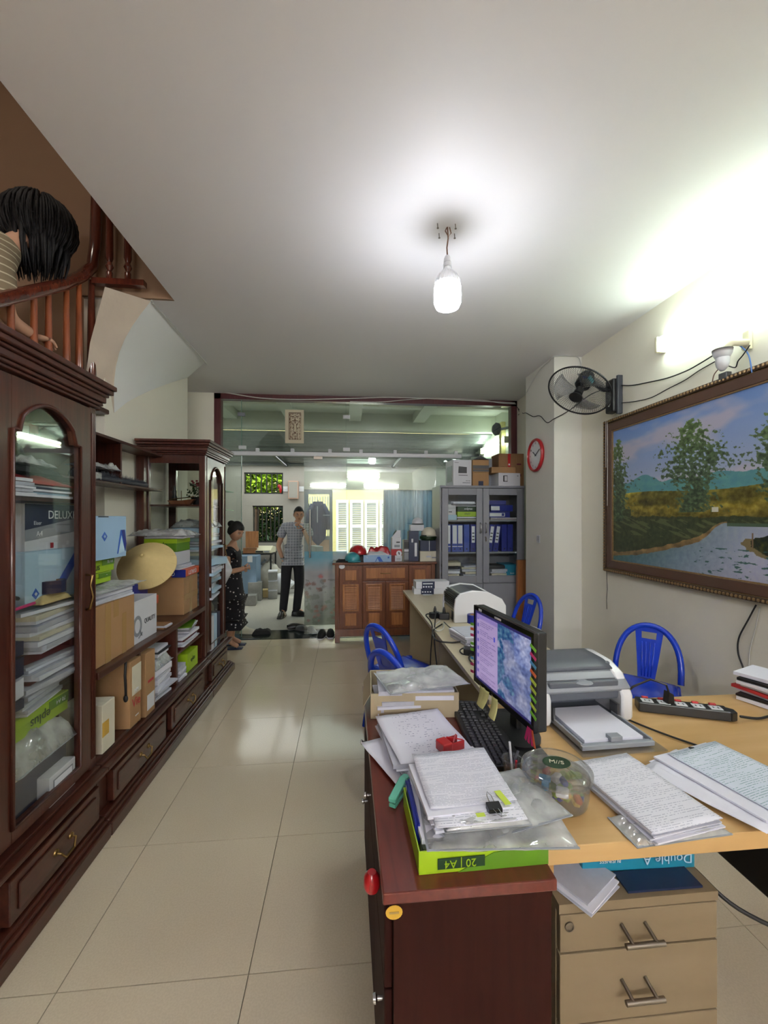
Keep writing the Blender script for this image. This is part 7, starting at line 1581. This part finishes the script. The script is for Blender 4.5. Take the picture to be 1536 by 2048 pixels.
def stair_woman():
    hc = pX(78, 462, -1.82); P0 = Vector((-2.05, 2.15, 1.62)); t = thing('person', 'person with bushy black hair and a striped top on the stairs at upper left', 'person', P0)
    hl = hc-P0
    J = dict(pel=(0, -.05, .88, (.13, .11)), waist=(.02, .0, 1.02, (.115, .10)), chest=(.07, .16, 1.16, (.13, .11)), up=(.10, .26, 1.24, (.10, .08)), neck=(hl.x-.04, hl.y-.10, hl.z-.12, .05), hd=(hl.x, hl.y-.02, hl.z-.04, .06),
             rs=(.22, .20, 1.20, .055), re=(.27, .22, .95, .042), rw=(.29, .38, .93, .028), ls=(-.06, .26, 1.20, .055), le=(-.10, .36, .95, .042), lw=(-.05, .52, .90, .03),
             lh=(-.08, 0, .80, .085), lk=(-.08, .12, .46, .06), la=(-.08, .0, .09, .04), lf=(-.08, .12, .05, .032), rh=(.08, 0, .80, .085), rk=(.08, .22, .60, .06), ra=(.08, .22, .28, .04), rf=(.08, .34, .24, .032))
    E = [('pel', 'waist'), ('waist', 'chest'), ('chest', 'up'), ('up', 'neck'), ('neck', 'hd'), ('up', 'ls'), ('ls', 'le'), ('le', 'lw'), ('up', 'rs'), ('rs', 're'), ('re', 'rw'), ('pel', 'lh'), ('lh', 'lk'), ('lk', 'la'), ('la', 'lf'), ('pel', 'rh'), ('rh', 'rk'), ('rk', 'ra'), ('ra', 'rf')]
    b = skin(J, E, 2, 'pel'); T = Matrix.Translation(hl) @ Euler((0, 0, R(160))).to_matrix().to_4x4() @ Euler((R(30), 0, 0)).to_matrix().to_4x4()
    b.join(head_mb(1.02).xf(T)); b.join(hand_mb((.29, .38, .93), (.1, 1, .2), (0, -.2, 1), 1, .7)); b.join(hand_mb((-.05, .52, .90), (.1, 1, .1), (0, -.2, 1), -1, .5))
    b.build('body', 'skin', t, smooth=True, auto=False); face_parts(t, T, 1.02)
    h = MB(); h.ell(hl+Vector((.0, .0, .03)), (.172, .165, .165), 26, 18); h.v = [v+(v-hl).normalized()*.016*fbm(v.x*14, v.y*14, v.z*9) for v in h.v]
    random.seed(2)
    for i in range(150):
        a = random.uniform(0, 6.28); r0 = random.uniform(.04, .155); p = hl+Vector((r0*math.cos(a), r0*math.sin(a), .0))
        e = hl+Vector((r0*.72*math.cos(a)+random.uniform(-.03, .03), r0*.72*math.sin(a), -.20-random.uniform(0, .10)))
        h.tube([p, p.lerp(e, .5)+Vector((.012*math.cos(a), .012*math.sin(a), 0)), e], [.013, .010, .002], 5)
    for i in range(380):
        a = random.uniform(0, 6.28); k = random.uniform(.05, 2.2); pts = []
        for q in range(5):
            th = k*.5+q*.36; rr = 1+.05*math.sin(i)+.02*q; pts.append(hl+Vector((.175*math.sin(th)*math.cos(a)*rr, .168*math.sin(th)*math.sin(a)*rr, .03+.168*math.cos(th)*rr)))
        h.tube(pts, [.006, .008, .008, .007, .001], 4)
    h.build('hair', 'hair', t, smooth=True, auto=False)
    S = dict(hem=(0, -.05, .85, (.165, .145)), w=(.03, .04, 1.05, (.145, .125)), c=(.08, .18, 1.18, (.155, .13)), u=(.10, .26, 1.26, (.13, .11)), nk=(hl.x-.07, hl.y-.13, hl.z-.15, .10), rs=(.23, .20, 1.21, .085), rm=(.26, .21, 1.02, .065), ls=(-.07, .26, 1.21, .075), lm=(-.09, .32, 1.02, .065))
    skin(S, [('hem', 'w'), ('w', 'c'), ('c', 'u'), ('u', 'nk'), ('u', 'rs'), ('rs', 'rm'), ('u', 'ls'), ('ls', 'lm')], 2, 'hem').build('striped_top', 'top_stripes', t, smooth=True, auto=False)
    Tt = dict(pel=(0, -.05, .88, (.14, .12)), lh=(-.08, 0, .80, .098), lk=(-.08, .12, .46, .078), la=(-.08, .0, .12, .06), rh=(.08, 0, .80, .098), rk=(.08, .22, .60, .078), ra=(.08, .22, .32, .06))
    skin(Tt, [('pel', 'lh'), ('lh', 'lk'), ('lk', 'la'), ('pel', 'rh'), ('rh', 'rk'), ('rk', 'ra')], 2, 'pel').build('trousers', 'trousers', t, smooth=True, auto=False)
man(); woman(); stair_woman()

# ================================================================== PORCH CLUTTER
def pf(px, py): return pZ(px, py, 0.)
# shoes at the sill
def sneakers(px, py, mat, lab, rz, L=.25, z=.0, group=None):
    p = pZ(px, py, z); u, s = shoe_mb((0, 0, 0), (1, 0), L, .09, .07 if z == 0 else .04); t = thing('shoe', lab, 'shoe', (p.x, p.y, z), rz, group)
    u.build('upper', mat, t, smooth=True, auto=False); s.build('sole', 'white_plastic' if mat == 'black_soft' else mat, t)
sneakers(644, 1272, 'black_soft', 'left black sneaker with a white sole beside the shoe cabinet', R(-95), z=.0)
sneakers(661, 1270, 'black_soft', 'right black sneaker with a white sole touching the shoe cabinet', R(-88), z=.0)
sneakers(585, 1256, 'shoe_black', 'dark shoe lying on the sill of the doorway', R(20), z=.005)
sneakers(602, 1260, 'printer_dark', 'dark sandal next to the dark shoe on the sill', R(-25), .22, z=.005)
sneakers(622, 1262, 'metal_dark', 'grey slipper behind the glass door by the sneakers', R(-70), .22, z=.005)
sneakers(492, 1266, 'paper_cream', 'pale canvas shoe behind the glass at the left of the doorway', R(-10), .25, z=.005)
sneakers(478, 1258, 'paper_cream', 'second pale canvas shoe partly hidden behind the first', R(-30), .25, z=.005)
p = pf(523, 1268); cloth('doormat', 'dark rumpled cloth mat on the black sill', (p.x, p.y+.02, .005), .24, .14, .05, 'black_soft', .1, 4, 'mat')
# stacked grey boxes
for i in range(3):
    p = pf(543, 1199); rbox('storage_box', ['bottom grey box of the stack of three behind the man', 'middle grey box of the stack of three behind the man', 'top grey box with a white lid of the stack of three behind the man'][i], 'box', (p.x, p.y+.15, i*.176), (.17, .22, .172), 'concrete', R(8), lid='white_box' if i == 2 else 'grey_light', lidh=.15)
for i, (px, py, w_, h, lab) in enumerate(((498, 1212, .20, .17, 'low grey block nearest the glass on the porch floor'), (508, 1202, .24, .33, 'taller grey block behind the low one on the porch'), (526, 1196, .2, .14, 'dusty yellow bag block beside the stack of grey boxes'))):
    p = pf(px, py); rbox('stone_block', lab, 'block', (p.x, p.y+.12, 0), (w_, .2, h), 'concrete' if i < 2 else 'straw', R(5))
def sack(lab, px, py, r, h, mat='sack', seed=1):
    p = pf(px, py); t = thing('sack', lab, 'sack', (p.x*8.4/(p.y+r), min(8.5, p.y+r), 0)); m = MB().ell((0, 0, h/2), (r, r*.8, h/2), 24, 18)
    m.v = [Vector((v.x*(1+.25*fbm(v.x*6+seed, v.z*6, seed)), v.y, max(0, v.z*(1+.12*fbm(v.x*8, v.z*8, seed))))) for v in m.v]
    m.build('bag_body', mat, t, smooth=True, auto=False); MB().tube([(0, 0, h*.95), (.02, 0, h*1.05), (.06, 0, h*1.1)], [.05, .02, .04], 8).build('tied_neck', mat, t, smooth=True)
sack('large off-white sack with red print behind the grey boxes', 530, 1180, .25, .62, seed=2)
sack('bulging white plastic sack behind the man at left', 556, 1182, .24, .45, 'white_box', 3)
sack('grey green rubbish bag on top of the sacks by the wall', 520, 1168, .22, .62, 'grey_light', 5)
# black table with scanner and clutter
p = pY(512, 1110, 8.5); tb = thing('side_table', 'black metal table under the barred opening with a grey machine on it', 'table', (p.x, 8.6, 0))
TH = pY(512, 1106, 8.4).z
MB().bx(-.45, .35, -.3, .3, TH-.03, TH).build('table_top', 'black_plastic', tb)
for sx in (-.42, .32):
    for sy in (-.27, .27): MB().bx(sx-.015, sx+.015, sy-.015, sy+.015, 0, TH-.03).build('leg', 'iron_black', tb)
t = thing('scanner', 'grey desktop machine with a small display on the black table', 'machine', (pY(528, 0, 8.4).x, 8.5, TH), R(-8))
MB().prism([(-.17, 0), (.17, 0), (.17, .11), (-.02, .14), (-.17, .06)], -.17, .17, 'x').xf(Matrix.Rotation(0, 4, 'Z')).build('case', 'cream_plastic', t, bev=.01); MB().bx(-.13, .02, -.172, -.165, .015, .045).build('display', 'black_plastic', t); MB().bx(.04, .14, -.172, -.166, .015, .045).build('keypad', 'grey_light', t)
rbox('wooden_box', 'wooden tray of odds and ends at the left of the black table', 'box', (pY(501, 0, 8.4).x, 8.45, TH), (.26, .2, .10), 'shoe_wood_light', 0)
rbox('cardboard_sheet', 'orange brown board leaning on the porch shelf', 'board', (pY(503, 0, 8.3).x, 8.35, TH+.11), (.24, .05, .32), 'shoe_wood_light', .1)
# blue crates left
rbox('file_cabinet', 'blue grey metal drawer cabinet on the left of the porch', 'cabinet', (pY(494, 0, 7.9).x, 8.0, 0), (.38, .4, pY(494, 1112, 7.9).z), 'sheet_blue', 0, parts=[patch('handle', 'white_plastic', rect(.03, .12, .70, .82), -.2)])
# shelves on the left
for i, py in enumerate((981, 1019, )):
    q = pY(486, py, 7.0); t = thing('wall_shelf', ['upper glass shelf with papers on the left porch wall', 'lower glass shelf with jars on the left porch wall'][i], 'shelf', (-2.35, 7.0, q.z))
    MB().bx(-.24, .40, -.45, .45, -.012, 0).build('shelf_board', 'glass_edge', t)
    for y in (-.3, .3): MB().bx(-.24, .1, y-.01, y+.01, -.06, -.012).build('bracket', 'metal_grey', t)
    if i == 0:
        for k in range(5): rbox('folder', ['first pale upright folder on the upper porch shelf', 'second pale upright folder on the upper porch shelf', 'third pale upright folder on the upper porch shelf', 'fourth pale upright folder on the upper porch shelf', 'last pale upright folder at the outer end of the upper porch shelf'][k], 'folder', (-2.36+.10*k, 6.75+.03*k, q.z), (.05, .22, .30), 'white_box' if k % 2 else 'pale_blue', R(10))
    else:
        for k in range(4):
            r = .04+.012*(k % 2); single(MB().lathe([(r, 0), (r, .08+.03*k), (r*.6, .10+.03*k), (r*.65, .12+.03*k)], n=16), 'jar', ['ceramic', 'glass_edge', 'cream_plastic', 'black_plastic'][k], ['brown ceramic jar on the lower porch shelf', 'green glass jar on the lower porch shelf', 'cream jar on the lower porch shelf', 'black jar on the lower porch shelf'][k], 'jar', (-2.40+.13*k, 6.8, q.z), smooth=True)
# letter box, switches, flowers on end wall
q = pY(587, 980, 8.95); t = thing('letter_box', 'flat grey metal box on the porch end wall between window and door', 'box', q)
MB().bx(-.105, .105, -.05, .04, -.19, .19).build('case', 'pale_rust', t, bev=.006); MB().bx(-.09, .09, -.054, -.05, -.17, .17).build('door', 'porch_wall', t, bev=.004)
for k, (px, py, lab) in enumerate(((571, 978, 'white switch left of the flat grey box'), (603, 978, 'white switch plates right of the flat grey box'))):
    single(MB().bx(-.05, .05, -.012, .0, -.055, .055).bx(-.035, -.005, -.02, -.012, -.02, .02).bx(.005, .035, -.02, -.012, -.02, .02), 'switch_plate', 'white_plastic', lab, 'switch', pY(px, py, 8.995), bev=.002)
t = thing('red_ribbon', 'red ribbon tied at the corner of the upper barred window', 'ribbon', pY(561, 978, 8.95)); MB().ell((0, 0, 0), (.03, .02, .09), 10, 8).ell((-.03, 0, .06), (.03, .015, .04), 10, 8).build('bow', 'red', t, smooth=True)
# hanging jacket
q = pY(636, 1003, 8.93); t = thing('jacket', 'navy work jacket with a reflective stripe hanging on the porch door', 'jacket', (q.x, 8.95, q.z))
def jk(u, v):
    a = (u-.5)*2; wd = lerp(.10, .20, min(1, v*3)) if v < .33 else lerp(.20, .16, (v-.33)/.67)
    return (a*wd, -.05*math.cos(a*1.4)-.012*math.sin(a*14+v*3)*v, -v*(.95-.16*abs(a)))
MB().grid(jk, 26, 18, .0).build('jacket_body', 'denim', t, smooth=True, auto=False)
for sx in (-1, 1): MB().tube([(sx*.11, -.04, -.06), (sx*.20, -.05, -.25), (sx*.215, -.05, -.60)], [.045, .055, .045], 10).build('sleeve', 'denim', t, smooth=True, auto=False)
MB().bx(-.02, .0, -.075, -.05, -.45, -.1).bx(.11, .25, -.108, -.10, -.30, -.285).build('pale_trim', 'grey_light', t)
single(MB().cyl((0, .04, 0), (0, -.06, .02), .008, n=8), 'coat_hook', 'iron_black', 'small hook holding the navy jacket', 'hook', (q.x, 8.98, q.z+.0))
q = pY(640, 1100, 5.9); rbox('magazine_rack', 'white slanting board leaning behind the frosted glass door', 'board', (pY(634, 0, 6.2).x, 6.2, 0), (.10, .3, pY(634, 1092, 6.2).z), 'white_box', R(20))
# porch fan on the right wall and blue clothes on the gate
q = pX(1010, 860, 2.55); t = thing('wall_fan', 'small grey fan head on the porch wall beyond the upper glass', 'fan', (2.62, 6.2, q.z-.05))
MB().lathe([(.03, 0), (.09, .03), (.10, .08), (.06, .12), (0, .13)], (-.25, 0, 0), 18, ry=-PI/2).build('fan_head', 'metal_dark', t, smooth=True); MB().tube([(-.25, 0, 0), (-.12, 0, .03), (0, 0, 0)], .02, 8).build('arm', 'grey_light', t, smooth=True)
rbox('locker', 'tall dark blue cabinet on the right of the porch behind the glass', 'cabinet', (2.2, 8.3, 0), (.6, .5, 2.05), 'navy', 0)

# ================================================================== GROUPS OF REPEATS
GR = dict(plastic_chair='blue plastic chairs', binder='binders in the metal cupboard', screw='screws round the pendant bulb', shoe='shoes by the doorway', storage_box='stack of grey boxes on the porch',
          wall_tube_lamp='wall tube lamps', glass_clip='clips on the glass partition', office_desk='office desks', display_cabinet='glazed display cabinets', helmet='helmets', sticky_flag='sticky flags on the documents',
          pen='pens in the clear cup', power_adapter='power adapters on the beige desks', document='loose documents on the front desks', sack='sacks on the porch', tree='trees behind the porch', tape_roll='tape rolls',
          wall_shelf='glass shelves on the porch wall', jar='jars on the lower porch shelf', stone_block='blocks on the porch floor', hanging_string='strings hanging by the painting', cable='loose cables', folded_shirt='folded shirts in the near cabinet', wall_fan='wall fans', switch_plate='switches on the porch end wall')
def area(o):
    x, y, z = o.matrix_world.translation
    if y > 5.6: return 'on the porch'
    if y > 4.8 and x > 1.1: return 'on top of the metal cupboard' if z > 1.9 else 'inside the metal cupboard'
    if y > 4.8: return 'on the shoe cabinet'
    if x < -1: return 'in the near cabinet' if y < 2.09 else ('in the far cabinet' if y > 3.6 else 'on the open shelving')
    return 'on the desks'
bpy.context.view_layer.update()
cnt = {}
for o in COL.objects:
    if o.parent is None and 'category' in o and 'group' not in o:
        b = o.name.split('.')[0]; k = (b, GR[b]) if b in GR else (b, b.replace('_', ' ')+'s '+area(o)); cnt.setdefault(k, []).append(o)
for (b, g), l in cnt.items():
    if len(l) > 1:
        for o in l: o['group'] = g
